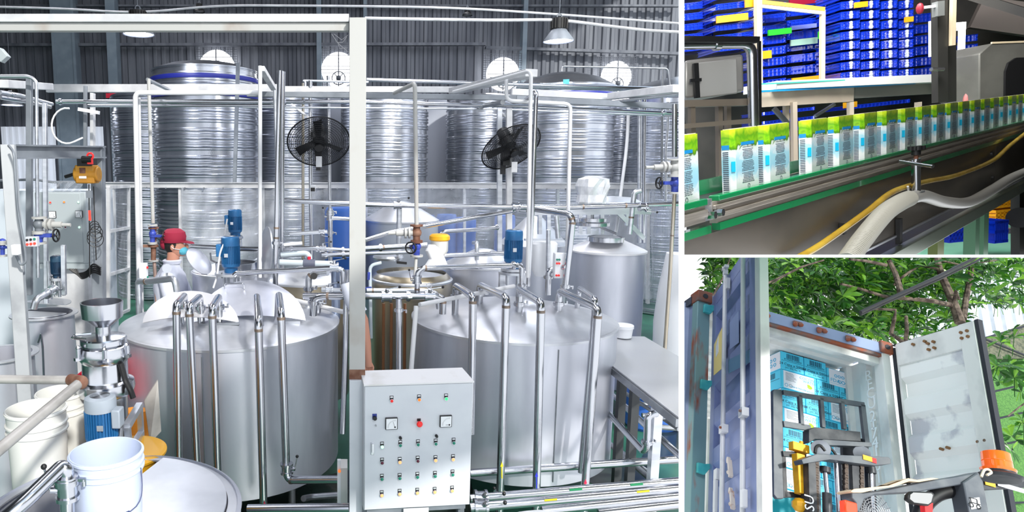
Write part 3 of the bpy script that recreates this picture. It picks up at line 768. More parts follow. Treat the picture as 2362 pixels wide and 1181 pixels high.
pipe([(1264, 680, 5.1), (1265, 625, 5.1), (1280, 620, 5.1), (1306, 615, 5.0)], .024, steel_p, 'elbow pipe at the switch box right of the blue motor', clamps=((0, .75),), n=14)
pipe([(1263, 640, 5.25), (1265, 530, 5.25)], .018, steel, 'upright pipe with a capped top in front of the white cover')
pipe([(1283, 498, 5.9), (1287, 550, 5.9)], .022, steel, 'short slanting pipe leg of the frame above the tank at right')
pipe([(1478, 440, 5.7), (1463, 443, 5.7), (1452, 540, 5.7)], .022, steel, 'pipe bending down from the long pipe at the right tank', n=14, bands=((1, .6),))
# left part pipes
pipe([(540, 636, 4.75), (545, 630, 4.75), (770, 618, 4.7)], .019, steel_p, 'long horizontal pipe above the half-moon lids', bands=((1, .97),), extra=lambda t, P: bfly(t, W(771, 617, 4.7), (1, 0, 0), .024, (0, 0, 1)), n=14)
pipe([(440, 568, 5.6), (560, 574, 5.6), (610, 575, 5.6)], .02, steel_p, 'horizontal pipe behind the front blue motor')
pipe([(600, 575, 5.4), (660, 573, 5.4), (720, 572, 5.4), (838, 580, 5.4)], .018, steel_p, 'horizontal pipe between the thick steel pipe and the post', clamps=((1, .2), (2, .1), (2, .6)), extra=lambda t, P: bfly(t, W(745, 573, 5.4), (1, 0, 0), .02, (0, 0, 1)))
pipe([(742, 588, 5.2), (842, 586, 5.2)], .02, steel_p, 'lower parallel pipe left of the post with clamps', clamps=((0, .1), (0, .5), (0, .8)))
pipe([(648, 588, 5.2), (712, 583, 5.2), (716, 610, 5.2)], .022, grey_pl, 'greenish grey plastic pipe elbow right of the thick steel pipe')
pipe([(645, 605, 5.0), (770, 609, 5.0)], .024, grey_pl, 'thick grey plastic pipe with a red-topped ball valve', extra=lambda t, P: (t.part('ball_valve', MB().cyl(W(700, 607, 5.0), W(727, 608, 5.0), .034, n=18), mat('dark_grey_plastic_valve', '#54586a', 0, .4)), t.part('red_cap', MB().cyl(W(713, 603, 5.0), W(713, 592, 5.0), .014, n=12), red, sub=1)))
pipe([(655, 565, 5.1), (697, 561, 5.1)], .014, white_pipe, 'short white lever sleeve right of the thick steel pipe')
pipe([(668, 540, 5.7), (755, 534, 5.7)], .017, steel, 'thin horizontal pipe under the left fan', extra=lambda t, P: bfly(t, W(742, 533, 5.7), (1, 0, 0), .018, (0, 0, -1)))
pipe([(762, 480, 5.9), (762, 640, 5.9)], .022, steel_p, 'vertical pipe with valves under the left fan, next to the post', clamps=((0, .35), (0, .05)), extra=lambda t, P: bfly(t, W(762, 500, 5.9), (0, 0, 1), .024, (-1, 0, 0)))
pipe([(765, 503, 5.8), (838, 507, 5.8)], .018, steel_p, 'short bright pipe running into the post under the fan')
pipe([(711, 715, 5.0), (712, 640, 5.0), (722, 632, 5.0), (756, 628, 4.95)], .026, steel, 'thick elbow pipe beside the dial gauge', bands=((0, .6), (1, .4)), clamps=((0, .65),), n=16, extra=lambda t, P: t.part('gauge', MB().cyl(W(724, 637, 4.94), W(724, 637, 4.98), .026, n=24), black, label='round black dial gauge'))
pipe([(774, 625, 4.9), (775, 735, 4.9)], .034, mat('blue_grey_steel', '#8f9bb4', .8, .35), 'thick bluish vertical pipe left of the post', n=16)
pipe([(778, 620, 4.8), (790, 622, 4.8), (792, 640, 4.8), (792, 672, 4.8)], .02, steel_p, 'small elbow with a grey sleeve left of the post', bands=((2, .6), (2, .9)))
pipe([(742, 668, 4.85), (838, 671, 4.8)], .018, steel, 'short horizontal pipe with a lever valve left of the post', extra=lambda t, P: bfly(t, W(760, 668, 4.85), (1, 0, 0), .02, (0, 0, 1)))
pipe([(800, 622, 5.0), (800, 720, 5.0)], .02, steel_p, 'slim vertical pipe touching the left side of the post')
pipe([(670, 690, 5.0), (802, 722, 4.6)], .018, white_pipe, 'white hose lying along the right rim of the left tank')
pipe([(798, 690, 4.6), (797, 800, 4.5), (790, 1000, 4.4)], .02, steel_p, 'vertical pipe between the left tank and the post')
# low pipes in the foreground
pipe([(1085, 1091, 3.97), (1300, 1077, 3.95), (1566, 1059, 3.9)], .025, steel_p, 'single horizontal pipe crossing behind the foot of the bent pipes', clamps=(), bands=((1, .2),), n=16)
for k, (a, b, d, r) in enumerate((((1085, 1150), (1566, 1110), 3.55, .024), ((1085, 1171), (1566, 1127), 3.4, .026), ((1250, 1178), (1566, 1145), 3.25, .024), ((1380, 1184), (1566, 1163), 3.1, .022))):
    def exl(t, P, k=k, a=a, b=b, d=d):
        if k < 2:
            for f_, m_ in (((.47), ar_gn), ((.76), ar_gn)) if k == 0 else (((.79), ar_y), ((.35), ar_y)):
                p = P[0].lerp(P[1], f_); q = P[0].lerp(P[1], f_ + .06); t.part('flow_sticker', MB().bar(p + V((0, -.022, .014)), q + V((0, -.022, .014)), .004, .012), m_)
            bfly(t, P[0].lerp(P[1], .05), (1, 0, 0), .028, (.3, -.6, .6))
    pipe([(*a, d), (*b, d)], r, steel_p, ['topmost of the four low pipes along the bottom right of the hall, green stickers', 'second of the four low pipes along the bottom right, yellow stickers', 'third of the four low pipes along the bottom right', 'lowest of the four low pipes along the bottom right'][k], extra=exl, bend=0, n=16)
pipe([(572, 1174, 3.5), (806, 1171, 3.4)], .026, steel_p, 'horizontal pipe along the bottom edge below the left tank', n=16)
pipe([(700, 1150, 3.9), (718, 1146, 4.0), (790, 1141, 4.0)], .02, steel_dk, 'dull elbow pipe on the floor right of the left tank')
m = MB(); c = W(1175, 1222, 2.9); m.lathe([(.17, 0), (.165, .02), (.1, .05), (0, .065)], c, 40)
t = Thing('steel_bowl', 'rounded white top just peeking in at the bottom edge below the bent pipes', 'lid')
one('steel_bowl', MB().lathe([(.24, 0), (.235, .03), (.15, .08), (0, .1)], W(1265, 1255, 2.7), 40), wht, 'rounded white lid just peeking in at the bottom edge', 'lid')

# other tanks
C3 = Z(1400, 574, 1.58)
t = tank(C3, .35, .25, 'upright steel tank with bright cone top and round manhole, at right', mt=mat('cone_steel_painted_light', '#e6e6ea', .3, .4), cone=.13, done=False)  # ceiling light on the cone is put into its near-white colour
mc = W(1397, 549, C3.y - .15)
k = t.part('manhole', MB().lathe([(.155, -.03), (.165, -.03), (.165, .012), (.155, .015)], mc, 40), steel_p)
t.part('manhole_cover', MB().lathe([(0, .03), (.1, .02), (.15, 0)], mc, 40), steel_lid, sub=k)
t.part('clamp_bar', MB().bar(mc + V((-.09, .05, .12)), mc + V((.06, -.1, .05)), .02, .02), steel_p, sub=k)
t.done()
t = Thing('agitator_stand', 'steel frame above the cone-topped tank carrying the wrapped agitator', 'stand')
g = MB()
ys = 6.2
for a, b in (((1222, 490), (1500, 488)), ((1275, 478), (1490, 476))): g.bar(W(*a, ys), W(*b, ys), .04, .05)
for x in (1245, 1265, 1338, 1357, 1388, 1447): g.bar(W(x, 488, ys), W(x, 540 if x < 1400 else 520, ys), .035, .035)
g.bar(W(1425, 490, ys), W(1485, 550, ys), .03, .04).bar(W(1210, 553, ys - .3), W(1300, 556, ys - .3), .05, .02)
t.part('frame', g, steel)
t.part('flange', MB().lathe([(0, 0), (.16, 0), (.16, .03), (0, .03)], W(1365, 520, ys), 40).lathe([(0, 0), (.13, 0), (.13, .03), (0, .03)], W(1365, 510, ys), 40), steel_p)
t.part('shaft', MB().cyl(W(1365, 510, ys), W(1365, 480, ys), .02, n=12), steel_dk)
t.done()
b = MB(); p0 = W(1365, 478, ys); rnd = random.Random(3)
secs = [(0, .10), (.05, .13), (.12, .12), (.2, .15), (.27, .14), (.29, .07), (.3, .03)]
vs = []
for z, r0 in secs:
    for i in range(20):
        a = 2 * PI * i / 20; rr = r0 * (.85 + .3 * rnd.random()); vs.append(p0 + V((rr * math.cos(a), rr * math.sin(a), z)))
b.add(vs, [(i * 20 + j, i * 20 + (j + 1) % 20, (i + 1) * 20 + (j + 1) % 20, (i + 1) * 20 + j) for i in range(6) for j in range(20)])
one('wrapped_motor', b, mat('crumpled_clear_film', '#d4d6da', .1, .15, '#eceef2', 9, (1, 1, 1), .4), 'agitator motor wrapped in crumpled clear film above the cone-topped tank', 'motor', flat=True)
one('domed_lid', MB().lathe([(.27, 0), (.285, .02), (.27, .06), (.2, .1), (0, .115)], W(1412, 478, 6.6), 48), steel_lid, 'flat domed steel lid right of the wrapped agitator', 'lid')
C4 = Z(948, 640, 1.36)
t = tank(C4, .37, .3, 'warm golden steel tank directly right of the post, top part shiny', m=steel_gold, mt=steel, cone=.06, done=False)
t.part('shoulder', MB().lathe([(.372, 1.2), (.38, 1.3), (.36, 1.37), (.32, 1.41)], V((C4.x, C4.y, 0)), 64), steel_gold)
t.part('hatch', MB().lathe([(.0, 0), (.13, 0), (.14, .02), (.13, .04), (0, .045)], W(895, 598, C4.y - .1), 40), steel)
t.part('gasket', MB().bar(W(915, 605, C4.y - .2), W(938, 607, C4.y - .2), .03, .02), black)
t.done()
for x, lab in ((885, 'left'), (903, 'second'), (934, 'right')):
    one('copper_pipe', MB().tube([W(x, 700, 4.9), W(x - 1, 840, 4.9), V((W(x - 1, 1000, 4.9).x, 4.9, 0))], .012, 8), mat('copper_%s' % lab, '#9c6a48', .7, .35), {'left': 'leftmost', 'second': 'middle', 'right': 'rightmost'}[lab] + ' brown copper pipe in front of the warm golden tank', 'pipe')
t = tank(Z(1115, 606, 1.45), .36, .3, 'hazy pale tank behind the right tank, left of the blue motor', cone=.14)
t = tank(Z(1230, 560, 1.55), .36, .3, 'steel tank behind the blue motor, right of the middle', cone=.3)
C6 = Z(532, 622, 1.45)
t = tank(C6, .34, .3, 'steel tank behind the left tank, its round hatch open next to the blue motor', cone=.08, done=False)
hc = W(545, 610, C6.y - .2)
t.part('hatch_ring', MB().lathe([(.165, -.05), (.18, -.05), (.18, .02), (.165, .02), (.165, -.05)], hc, 44), steel_p)
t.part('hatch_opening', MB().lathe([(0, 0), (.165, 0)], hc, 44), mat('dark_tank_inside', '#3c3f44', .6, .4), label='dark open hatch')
t.part('hatch_hinge', MB().tube([W(485, 583, 5.5), W(487, 600, 5.5), W(500, 606, 5.4)], .008, 8), steel_dk)
t.done()
u = W(459, 603, 5.3)
m = MB(); ax = V((.72, -.30, .62)).normalized(); m.lathe([(0, .022), (.08, .018), (.118, 0), (.13, -.004), (.13, .006), (.118, .01), (.08, .026), (0, .03)], u, 44, ax)
one('open_hatch_lid', m, steel_tank, 'round steel hatch lid leaning open right beside the worker', 'lid')
u = W(612, 600, 5.25)
one('standing_hatch_lid', MB().lathe([(0, .04), (.14, .03), (.26, 0), (.275, 0), (.275, .012), (.26, .014), (.14, .042), (0, .052)], u, 44, V((-.93, -.3, .12))), steel_lid, 'large round lid standing almost upright beside the thick steel pipe', 'lid')
t = tank(Z(708, 640, 1.38), .38, .3, 'brownish steel tank behind the dial gauge, left of the post', m=steel_gold, mt=steel_lid, cone=.1)
C8 = Z(900, 420, 2.1)
for (cx, cy, rp, d, lab) in ((925, 505, 85, 7.2, 'hazy white domed tank behind the plastic, right of the post'),):
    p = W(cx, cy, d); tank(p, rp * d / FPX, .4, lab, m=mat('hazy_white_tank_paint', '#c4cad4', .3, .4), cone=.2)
p = W(1100, 500, 8.2)
for k, (x, y) in enumerate(((980, 500), (1030, 498), (1075, 505), (1165, 500))):
    p = W(x, y, 8.3)
    one('blue_drum', MB().lathe([(0, 0), (.12, 0), (.13, .03), (.13, .3), (.135, .32), (.13, .34), (.13, .6), (.135, .62), (.13, .64), (.13, .76), (.12, .8), (0, .8)], V((p.x, p.y, p.z - .78)), 28), blue_drum, ['blue drum behind the curtain, leftmost of four behind the rusty valve', 'blue drum behind the curtain, second from left behind the rusty valve', 'blue drum behind the curtain, third from left behind the rusty valve', 'blue drum behind the curtain, rightmost of four, near the right fan post'][k], 'drum')
    one('drum_stand', MB().box2((p.x - .13, p.y - .13, 0), (p.x + .13, p.y + .13, p.z - .78)), steel_dk, ['grey stand under the leftmost blue drum', 'grey stand under the second blue drum', 'grey stand under the third blue drum', 'grey stand under the rightmost blue drum'][k], 'stand', bev=.01)
p = W(816, 505, 7.0)
one('blue_drum', MB().lathe([(0, 0), (.2, 0), (.22, .03), (.22, .5), (.23, .52), (.22, .54), (.22, 1.0), (.2, 1.04), (0, 1.04)], V((W(796, 500, 7).x, 7.0, .9)), 28), blue_drum, 'blue drum half hidden behind the left side of the post', 'drum')
# right edge: white vat, drums, table
p = W(1562, 640, 5.6)
one('white_vat', loft([((p.x, p.y, .75), .15, .2), ((p.x, p.y, 1.0), .16, .2), ((p.x, p.y, 1.3), .13, .2), ((p.x, p.y, 1.62), .09, .13)], 40), wht, 'white plastic vat with sloping shoulders at the right edge', 'vat')
for k, (x, y) in enumerate(((1500, 760), (1530, 765))):
    p = W(x, y, 5.7)
    one('blue_barrel', MB().lathe([(0, 0), (.15, 0), (.17, .03), (.17, .3), (.18, .31), (.17, .33), (.17, .55), (.13, .62), (.06, .63), (0, .63)], V((p.x, p.y, 0)), 28), blue_drum, ['blue barrel under the white vat, left one', 'blue barrel under the white vat, right one'][k], 'barrel')
dark_leg = mat('dark_table_leg', '#44474a', .3, .5)
t = Thing('work_table', 'flat stainless worktable reaching from behind the right tank to the edge', 'table')
zt = 1.0
q = [Z(1411, 842, zt), Z(1416, 775, zt), Z(1487, 776, zt), Z(1566, 822, zt), Z(1720, 900, zt), Z(1700, 1040, zt), Z(1566, 962, zt)]
t.part('tabletop', MB().prism([p - V((0, 0, .012)) for p in q], (0, 0, .012)), mat('pale_table_steel', '#c4c6cb', .5, .4, '#c6c8cc', 4), bev=.002)  # pale steel tone of the tabletop
t.part('edge_rail', MB().bar(q[0] - V((0, 0, .035)), q[6] - V((0, 0, .035)), .03, .045), steel_dk)
for (x, y) in ((1522, 934), (1440, 866), (1470, 885)):
    p = Z(x, y, zt - .05); t.part('leg', MB().bar((p.x, p.y + .03, 0), (p.x, p.y + .03, zt - .04), .05, .05), steel if x == 1522 else dark_leg)
t.part('cross_rail', MB().bar(V((Z(1440, 866, .95).x, Z(1440, 866, .95).y + .03, .32)), V((Z(1566, 866, .95).x, Z(1440, 866, .95).y + .03, .32)), .03, .03).bar(Z(1500, 960, .75), Z(1600, 960, .75), .03, .03), steel_dk)
t.done()
def lowp(a, b, z, r, lab, m=steel_p): one('floor_pipe', MB().tube([Z(*a, z), Z(*b, z)], r, 14), m, lab, 'pipe')
lowp((1405, 905), (1580, 1062), .62, .022, 'upper slanting pipe under the worktable, ending at the right edge')
pipe([(1403, 953, 4.35), (1484, 1041, 3.75), (1492, 1030, 3.72), (1494, 962, 3.72), (1506, 954, 3.72), (1530, 957, 3.8)], .021, steel_p, 'slanting pipe under the worktable turning up in an elbow', clamps=((2, .15),))
lowp((1400, 1018), (1500, 1105), .3, .02, 'lower slanting pipe under the worktable, near the floor', steel_dk)
lowp((1418, 1030), (1510, 1100), .28, .014, 'thin slanting pipe next to the lower one under the table', steel_dk)
lowp((1440, 905), (1566, 990), .7, .014, 'thin pipe beneath the tabletop near the dark leg', steel_dk)
lowp((1412, 830), (1560, 960), .35, .02, 'far slanting pipe on the floor under the table', steel_dk)
for k in range(5):
    a = (1415 + k * 22, 880 + k * 26); b = (a[0] + 60, a[1] - 4 + k * 2)
    one('floor_pipe', MB().tube([Z(*a, .2 + .05 * k), Z(*b, .2 + .05 * k)], .02, 10), steel_dk, ['short dark cross pipe under the table, farthest of five', 'short dark cross pipe under the table, second from the back', 'short dark cross pipe under the table, middle one', 'short dark cross pipe under the table, second from the front', 'short dark cross pipe under the table, nearest of five'][k], 'pipe')
dk_wet = mat('wet_dark_floor_patch', '#1d2320', 0, .15, '#3a4a44', 3, (1, 1, 1), lo=.4, hi=.7)
def patch(pts, lab):
    P = [Z(x, y, .004) for x, y in pts]; one('floor_stain', MB().prism(P, (0, 0, .001)), dk_wet, lab, 'stain')
struct('floor_stain', MB().prism([Z(x, y, .003) for x, y in ((1330, 1100), (1400, 1075), (1470, 1080), (1500, 1010), (1460, 940), (1560, 960), (1640, 1040), (1500, 1060), (1520, 1120), (1400, 1130))], (0, 0, .001)), dk_wet)
struct('floor_stain', MB().prism([Z(x, y, .003) for x, y in ((540, 1300), (560, 1160), (700, 1110), (900, 1060), (1080, 1080), (1100, 1180), (1100, 1300))], (0, 0, .001)), dk_wet)
# white pail on the table
def pail(c, r, h, m, label, handle=None, wall=.004, lid=False, name='pail', group=None):
    t = Thing(name, label, 'bucket', group=group); c = V(c); rb = r * .86
    t.part('body', MB().lathe([(0, 0), (rb, 0), (rb + .002, .01), (r * .97, h * .8), (r * .985, h - .01), (r, h), (r - wall, h), (rb - wall, .012), (0, .01)] if not lid else [(0, 0), (rb, 0), (r * .985, h - .01), (r, h), (0, h + .004)], c, 56), m)
    ribs = MB()
    for f in (.995, .90, .84): ribs.lathe([(r * .97, h * f - .012), (r * 1.035, h * f - .01), (r * 1.035, h * f - .003), (r * .97, h * f)], c, 56)
    t.part('rim_rib', ribs, m)
    if handle:
        s0, s1, drop_ = handle; a0, a1 = V((math.cos(s0), math.sin(s0), 0)), V((math.cos(s1), math.sin(s1), 0)); P = []
        mid = (a0 + a1); mid.normalize()
        for i in range(21):
            f = i / 20; k_ = math.sin(PI * f); e = (a0 * (1 - f) + a1 * f); e = e.normalized() * (r * (1.03 + .15 * k_))
            P.append(c + e + V((0, 0, h * .84 - drop_ * k_)))
        k = t.part('handle', MB().tube(P, .0022, 6), MATS['handle_wire'])
        t.part('grip', MB().tube(P[8:13], .006, 8), MATS['grip_blue'], sub=k, label='dark plastic grip')
    t.done(); return t
mat('handle_wire', '#5a6080', .5, .4); mat('grip_blue', '#33406a', 0, .45)
p = Z(1437, 774, 1.02); pail((p.x, p.y, 1.01), .075, .10, wht, 'white lidded tub on the far end of the worktable', lid=True)

# agitator motors
def motor(cx, y0, y1, wp, d, label, m=motor_b, box=-1, stand=None, tag=True, name='electric_motor', cap_m=None):
    a, b = W(cx, y0, d), W(cx, y1, d); H = a.z - b.z; R = wp / 2 * d / FPX; o = V((b.x, b.y, b.z))
    t = Thing(name, label, 'motor')
    t.part('fan_cowl', MB().lathe([(0, H), (R * .7, H), (R * .93, H * .97), (R * .97, H * .92), (R * .97, H * .74)], o, 36), cap_m or m)
    g = MB()
    for k in range(8): g.ring(o + V((0, 0, H + .001)), (0, 0, 1), R * (.1 + .07 * k), .0012, 24, 4)
    t.part('cowl_grille', g, steel_dk)
    f = MB().lathe([(R * .86, H * .22), (R * .86, H * .76)], o, 36)
    for k in range(34):
        a_ = 2 * PI * k / 34; e = V((math.cos(a_), math.sin(a_), 0)); f.bar(o + e * R * .9 + V((0, 0, H * .24)), o + e * R * .9 + V((0, 0, H * .74)), R * .16 if False else .004, R * .2, upv=tuple(e))
    t.part('finned_body', f, m)
    t.part('end_bell', MB().lathe([(R * .96, H * .26), (R * .96, H * .18), (R * .72, H * .12), (R * .7, 0), (0, 0)], o, 36), m)
    if box:
        t.part('terminal_box', MB().box(o + V((box * R * 1.15, -R * .25, H * .62)), (R * .55, R * .9, H * .34)), m if cap_m is None else cap_m, bev=.006)
        t.part('name_plate', MB().box(o + V((box * R * .3, -R * 1.02, H * .5)), (R * .4, .003, H * .1)), steel)
    if stand:
        t.part('mount_flange', MB().lathe([(0, -.02), (R * stand, -.02), (R * stand, .0), (0, .0)], o, 36), steel_lid)
        q = MB()
        for k in range(6):
            a_ = 2 * PI * k / 6; e = V((math.cos(a_), math.sin(a_), 0)) * R * (stand - .25); q.cyl(o + e + V((0, 0, -.03)), o + e + V((0, 0, .012)), .008, n=6)
        t.part('bolt_circle', q, steel_dk)
        q = MB()
        for k in range(4):
            a_ = 2 * PI * k / 4 + .6; e = V((math.cos(a_), math.sin(a_), 0)) * R * .8; q.cyl(o + e + V((0, 0, -.14)), o + e + V((0, 0, -.02)), .012, n=8)
        t.part('stand_rods', q, steel); t.parts[-1][0] = 'mount_stand'
    t.done()
motor(533, 545, 628, 44, 5.15, 'front blue motor standing above the half-moon lids', box=-1, stand=1.7)
motor(543, 483, 545, 32, 6.3, 'second blue motor, higher and farther behind the front one', box=-1, stand=1.1)
motor(1183, 530, 618, 42, 5.0, 'blue motor on a steel stand between the middle and the right fan', box=-.4, stand=1.3)
motor(133, 590, 640, 29, 4.7, 'dark blue motor at left above the open half-lidded tank', m=motor_d, box=0, stand=1.2, cap_m=mat('greenish_blue_cowl', '#20435c', .1, .45))
p = W(543, 545, 6.3); one('motor_stand', MB().cyl(V((p.x, p.y, 0)), p - V((0, 0, .145)), .04, n=14), steel_dk, 'steel column under the second blue motor', 'stand')
# stand under third motor
p = W(1183, 626, 5.0)
one('motor_stand', MB().lathe([(.07, -.02), (.11, -.02), (.11, 0), (.07, 0)], p, 30).bar(p + V((-.085, 0, -.02)), p + V((-.085, 0, -.26)), .04, .05).bar(p + V((.085, 0, -.02)), p + V((.085, 0, -.26)), .04, .05), steel, 'arched steel stand under the blue motor on the right tank', 'stand')
# cables of motors
for pts, d, lab in ((((520, 555), (508, 580), (500, 640), (492, 664)), 5.1, 'pale cable hanging from the front blue motor'), (((524, 505), (520, 530), (516, 550)), 6.2, 'pale cable at the second blue motor')):
    one('motor_cable', MB().tube([W(x, y, d) for x, y in pts], .008, 8, .03), white_pipe, lab, 'cable')

# flanged valves with handwheels
def hand_valve(cx, ys, d, label, side, body2=rust, bodym=valve_b, extra_arm=None, vert=True, R=.05):
    """ys: pixel rows top flange, valve top, valve bottom, bottom flange"""
    t = Thing('gate_valve', label, 'valve'); P = [W(cx, y, d) for y in ys]
    t.part('flange', MB().cyl(P[0], P[0] - V((0, 0, .014)), R, n=24), post_pt if body2 is not rust else rust)
    t.part('flange', MB().cyl(P[1] + V((0, 0, .007)), P[1] - V((0, 0, .014)), R * .95, n=24), post_pt if body2 is not rust else rust)
    t.part('upper_body', MB().cyl(P[0], P[1], R * .55, n=16).ball((P[0] + P[1]) / 2, R * .8, 12), body2)
    t.part('lower_body', MB().cyl(P[1], P[3], R * .5, n=16).ball((P[1] + P[2]) / 2, R * .72, 14), bodym)
    t.part('flange', MB().cyl(P[3] + V((0, 0, .014)), P[3], R, n=24), post_pt)
    s = V(side); c = (P[1] + P[2]) / 2
    k = t.part('stem', MB().cyl(c, c + s * R * 2.2, R * .28, n=10).bar(c + s * R * .4, c + s * R * 1.9, R * .9, R * .5), bodym)
    hw = c + s * R * 2.5
    g = MB().ring(hw, s, R * .85, R * .13, 28, 8); u, v, _ = basis(s)
    for i in range(3):
        a = 2 * PI * i / 3; e = u * math.cos(a) + v * math.sin(a); g.cyl(hw, hw + e * R * .85, R * .09, n=6)
    t.part('handwheel', g.ball(hw, R * .2, 8), black, sub=k, label='black handwheel')
    if extra_arm:
        ea = V(extra_arm); cc = (P[0] + P[1]) / 2
        t.part('side_pipe', MB().cyl(cc, cc + ea * .16, R * .45, n=14).cyl(cc + ea * .05, cc + ea * .065, R * .85, n=20).cyl(cc + ea * .08, cc + ea * .095, R * .85, n=20).cyl(cc + ea * .16, cc + ea * .22, R * .25, n=10), post_pt)
    t.done()
hand_valve(961, (518, 556, 580, 592), 5.0, 'rusty flanged valve with blue lower body on the weathered pipe in the middle', (-.45, -.85, 0), extra_arm=(-1, 0, -.02))
hand_valve(354, (524, 566, 568, 603), 5.7, 'lower rusty valve of the pair beside the worker', (-1, -.1, 0), bodym=rust, R=.045)
hand_valve(352, (518, 560, 528, 562), 5.68, 'upper blue valve of the pair beside the worker, wheel toward him', (1, -.1, 0), body2=valve_b, R=.042)
hand_valve(1556, (366, 404, 440, 447), 5.0, 'white and blue flanged valve at the right edge, black wheel at its left', (-1, -.1, 0), body2=post_pt, extra_arm=(-1, 0, -.02))
hand_valve(90, (500, 535, 550, 563), 4.5, 'dark flanged valve on the thin pipe by the far left post, violet lower body', (1, -.1, 0), body2=dark_gant, extra_arm=(1, 0, -.02))
hand_valve(6, (555, 560, 580, 592), 4.5, 'violet valve cut by the left edge of the hall', (1, -.3, 0), body2=valve_b, R=.03)
pipe([(343, 182, 5.8), (353, 515, 5.7)], .016, post_pt, 'weathered pipe coming down to the pair of valves beside the worker')
pipe([(356, 605, 5.7), (362, 700, 5.6)], .016, mat('pinkish_brown_pipe', '#a58b80', .2, .5), 'pinkish brown pipe below the pair of valves beside the worker')
pipe([(340, 183, 5.8), (405, 215, 6.4)], .016, steel, 'short steel pipe slanting from the weathered pipe to the rack')
pipe([(600, 214, 5.6), (318, 214, 5.3), (312, 222, 5.3), (322, 740, 5.3)], .0195, white_pipe, 'thick white pipe elbowed at its top, left of the weathered pipe', n=14)
pipe([(321, 225, 5.4), (329, 740, 5.4)], .012, white_pt, 'thinner white pipe right behind the thick elbowed one')
pipe([(960, 592, 5.0), (957, 640, 4.9)], .013, post_pt, 'short pipe joining the rusty valve to the valve line')
# yellow lid jug and white bag
p = W(1014, 552, 5.6)
t = Thing('plastic_jar', 'clear plastic jar with a yellow screw lid beside the rusty valve', 'jar')
t.part('lid', MB().lathe([(0, .045), (.07, .045), (.088, .03), (.09, .0), (.08, -.01), (0, -.01)], p, 36), yellow, label='yellow lid')
t.part('jar', MB().lathe([(.075, -.01), (.075, -.1), (.05, -.14), (0, -.14)], p, 36), wht_w)
t.done()
p = W(1000, 610, 5.5)
vs = []; rnd = random.Random(5)
one('white_cloth', loft([((p.x + .02, p.y, p.z - .03), .11, .06), ((p.x + .03, p.y, p.z + .05), .07, .05), ((p.x, p.y, p.z + .12), .075, .05), ((p.x - .02, p.y, p.z + .17), .03, .03)], 14), wht, 'crumpled white cloth tied below the yellow-lidded jar', 'cloth')
# ------------------------------------------------------------------ control cabinets
def cab_frame(tl, tr, d1, d2):
    a, b = W(*tl, d1), W(*tr, d2); x = (b - a); x.z = 0; x.normalize(); z = V((0, 0, 1)); y = z.cross(x)
    return Frame(x, y, z, a, clip=(NX1,))
def button(t, fr, px, py, r, m, bez=steel_p, tagm=None, tag=True):
    c = fr.at(px, py, 'y', 0); n = V((0, -1, 0))
    k = t.part('push_button', MB().cyl(c, c + n * r * .9, r, n=20).cyl(c + n * r * .9, c + n * r * 1.0, r * .97, n=20), bez)
    t.part('button_lens', MB().lathe([(r * .78, 0), (r * .78, r * .25), (r * .5, r * .5), (0, r * .55)], c + n * r * .95, 20, n), m, sub=k)
    if tag:
        t.part('legend_plate', MB().box(c + V((0, -.0012, r * 1.0)), (r * 1.9, .0024, r * 2.9)), black, sub=k)
        t.part('legend_label', MB().box(c + V((0, -.0028, r * 1.85)), (r * 1.4, .001, r * .7)), tagm or steel, sub=k)
def meter(t, fr, px, py, s):
    c = fr.at(px, py, 'y', 0)
    k = t.part('dial_meter', MB().box(c + V((0, -.006, 0)), (s, .012, s)), black, bev=.002)
    t.part('dial_face', MB().box(c + V((0, -.0125, 0)), (s * .88, .002, s * .88)), wht, sub=k)
    g = MB()
    for i in range(9):
        a = PI / 2 + PI / 2 * i / 8; e = V((math.cos(a), 0, math.sin(a))); o = c + V((s * .28, -.0140, -s * .28)); g.bar(o + e * s * .52, o + e * s * .62, .0012, .001)
    o = c + V((s * .28, -.0145, -s * .28)); g.bar(o, o + V((-s * .3 if px > 950 else -s * .16, 0, .0 if px > 950 else s * .45)), .0016, .001); g.cyl(o + V((0, .001, 0)), o, s * .07, n=12)
    t.part('dial_pointer', g, black, sub=k)
PF = cab_frame((840, 887), (1090, 878), 3.30, 3.36)
tl = PF.at(839, 886, 'y', 0); br = PF.at(1084, 1165, 'y', 0)
H = V((br.x, 0, br.z)); Dp = .11
t = Thing('control_cabinet', 'light grey control cabinet with rows of lit buttons and two meters, beside the post', 'cabinet', fr=PF)
t.part('body', MB().box2((.0, .006, br.z - .0), (br.x, Dp, -.004)), cab, bev=.003)
t.part('door', MB().box2((.004, 0, br.z + .004), (br.x - .004, .008, -.012)), cab, bev=.002)
t.part('top_cover', MB().hexa([V((-.002, -.006, -.008)), V((br.x + .003, -.006, -.008)), V((br.x - .003, Dp + .05, -.008)), V((-.002, Dp + .05, -.008)), V((-.002, -.006, 0)), V((br.x + .003, -.006, 0)), V((br.x - .02, Dp + .04, .028)), V((-.002, Dp + .04, .028))]), cab_top, label='dusty sloping top')
def cp(X, Y): return 800 + X / 2.8125, 760 + Y / 2.8125
for (X, Y, m) in ((290, 460, btn_r), (468, 452, lamp_oo), (643, 446, lamp_g), (228, 758, lamp_gw), (346, 748, btn_g), (461, 743, btn_g), (576, 738, btn_g), (692, 732, btn_g), (228, 861, btn_dr), (343, 857, lamp_o), (459, 849, btn_dr), (574, 845, lamp_o), (688, 839, lamp_o), (227, 966, btn_g), (342, 961, btn_g), (457, 953, btn_g), (571, 947, btn_g), (685, 938, btn_g), (226, 1072, lamp_o), (342, 1063, lamp_o), (456, 1056, lamp_o), (569, 1050, lamp_o), (682, 1042, lamp_o)):
    button(t, PF, *cp(X, Y), .0105, m)
c = PF.at(*cp(467, 605), 'y', 0)
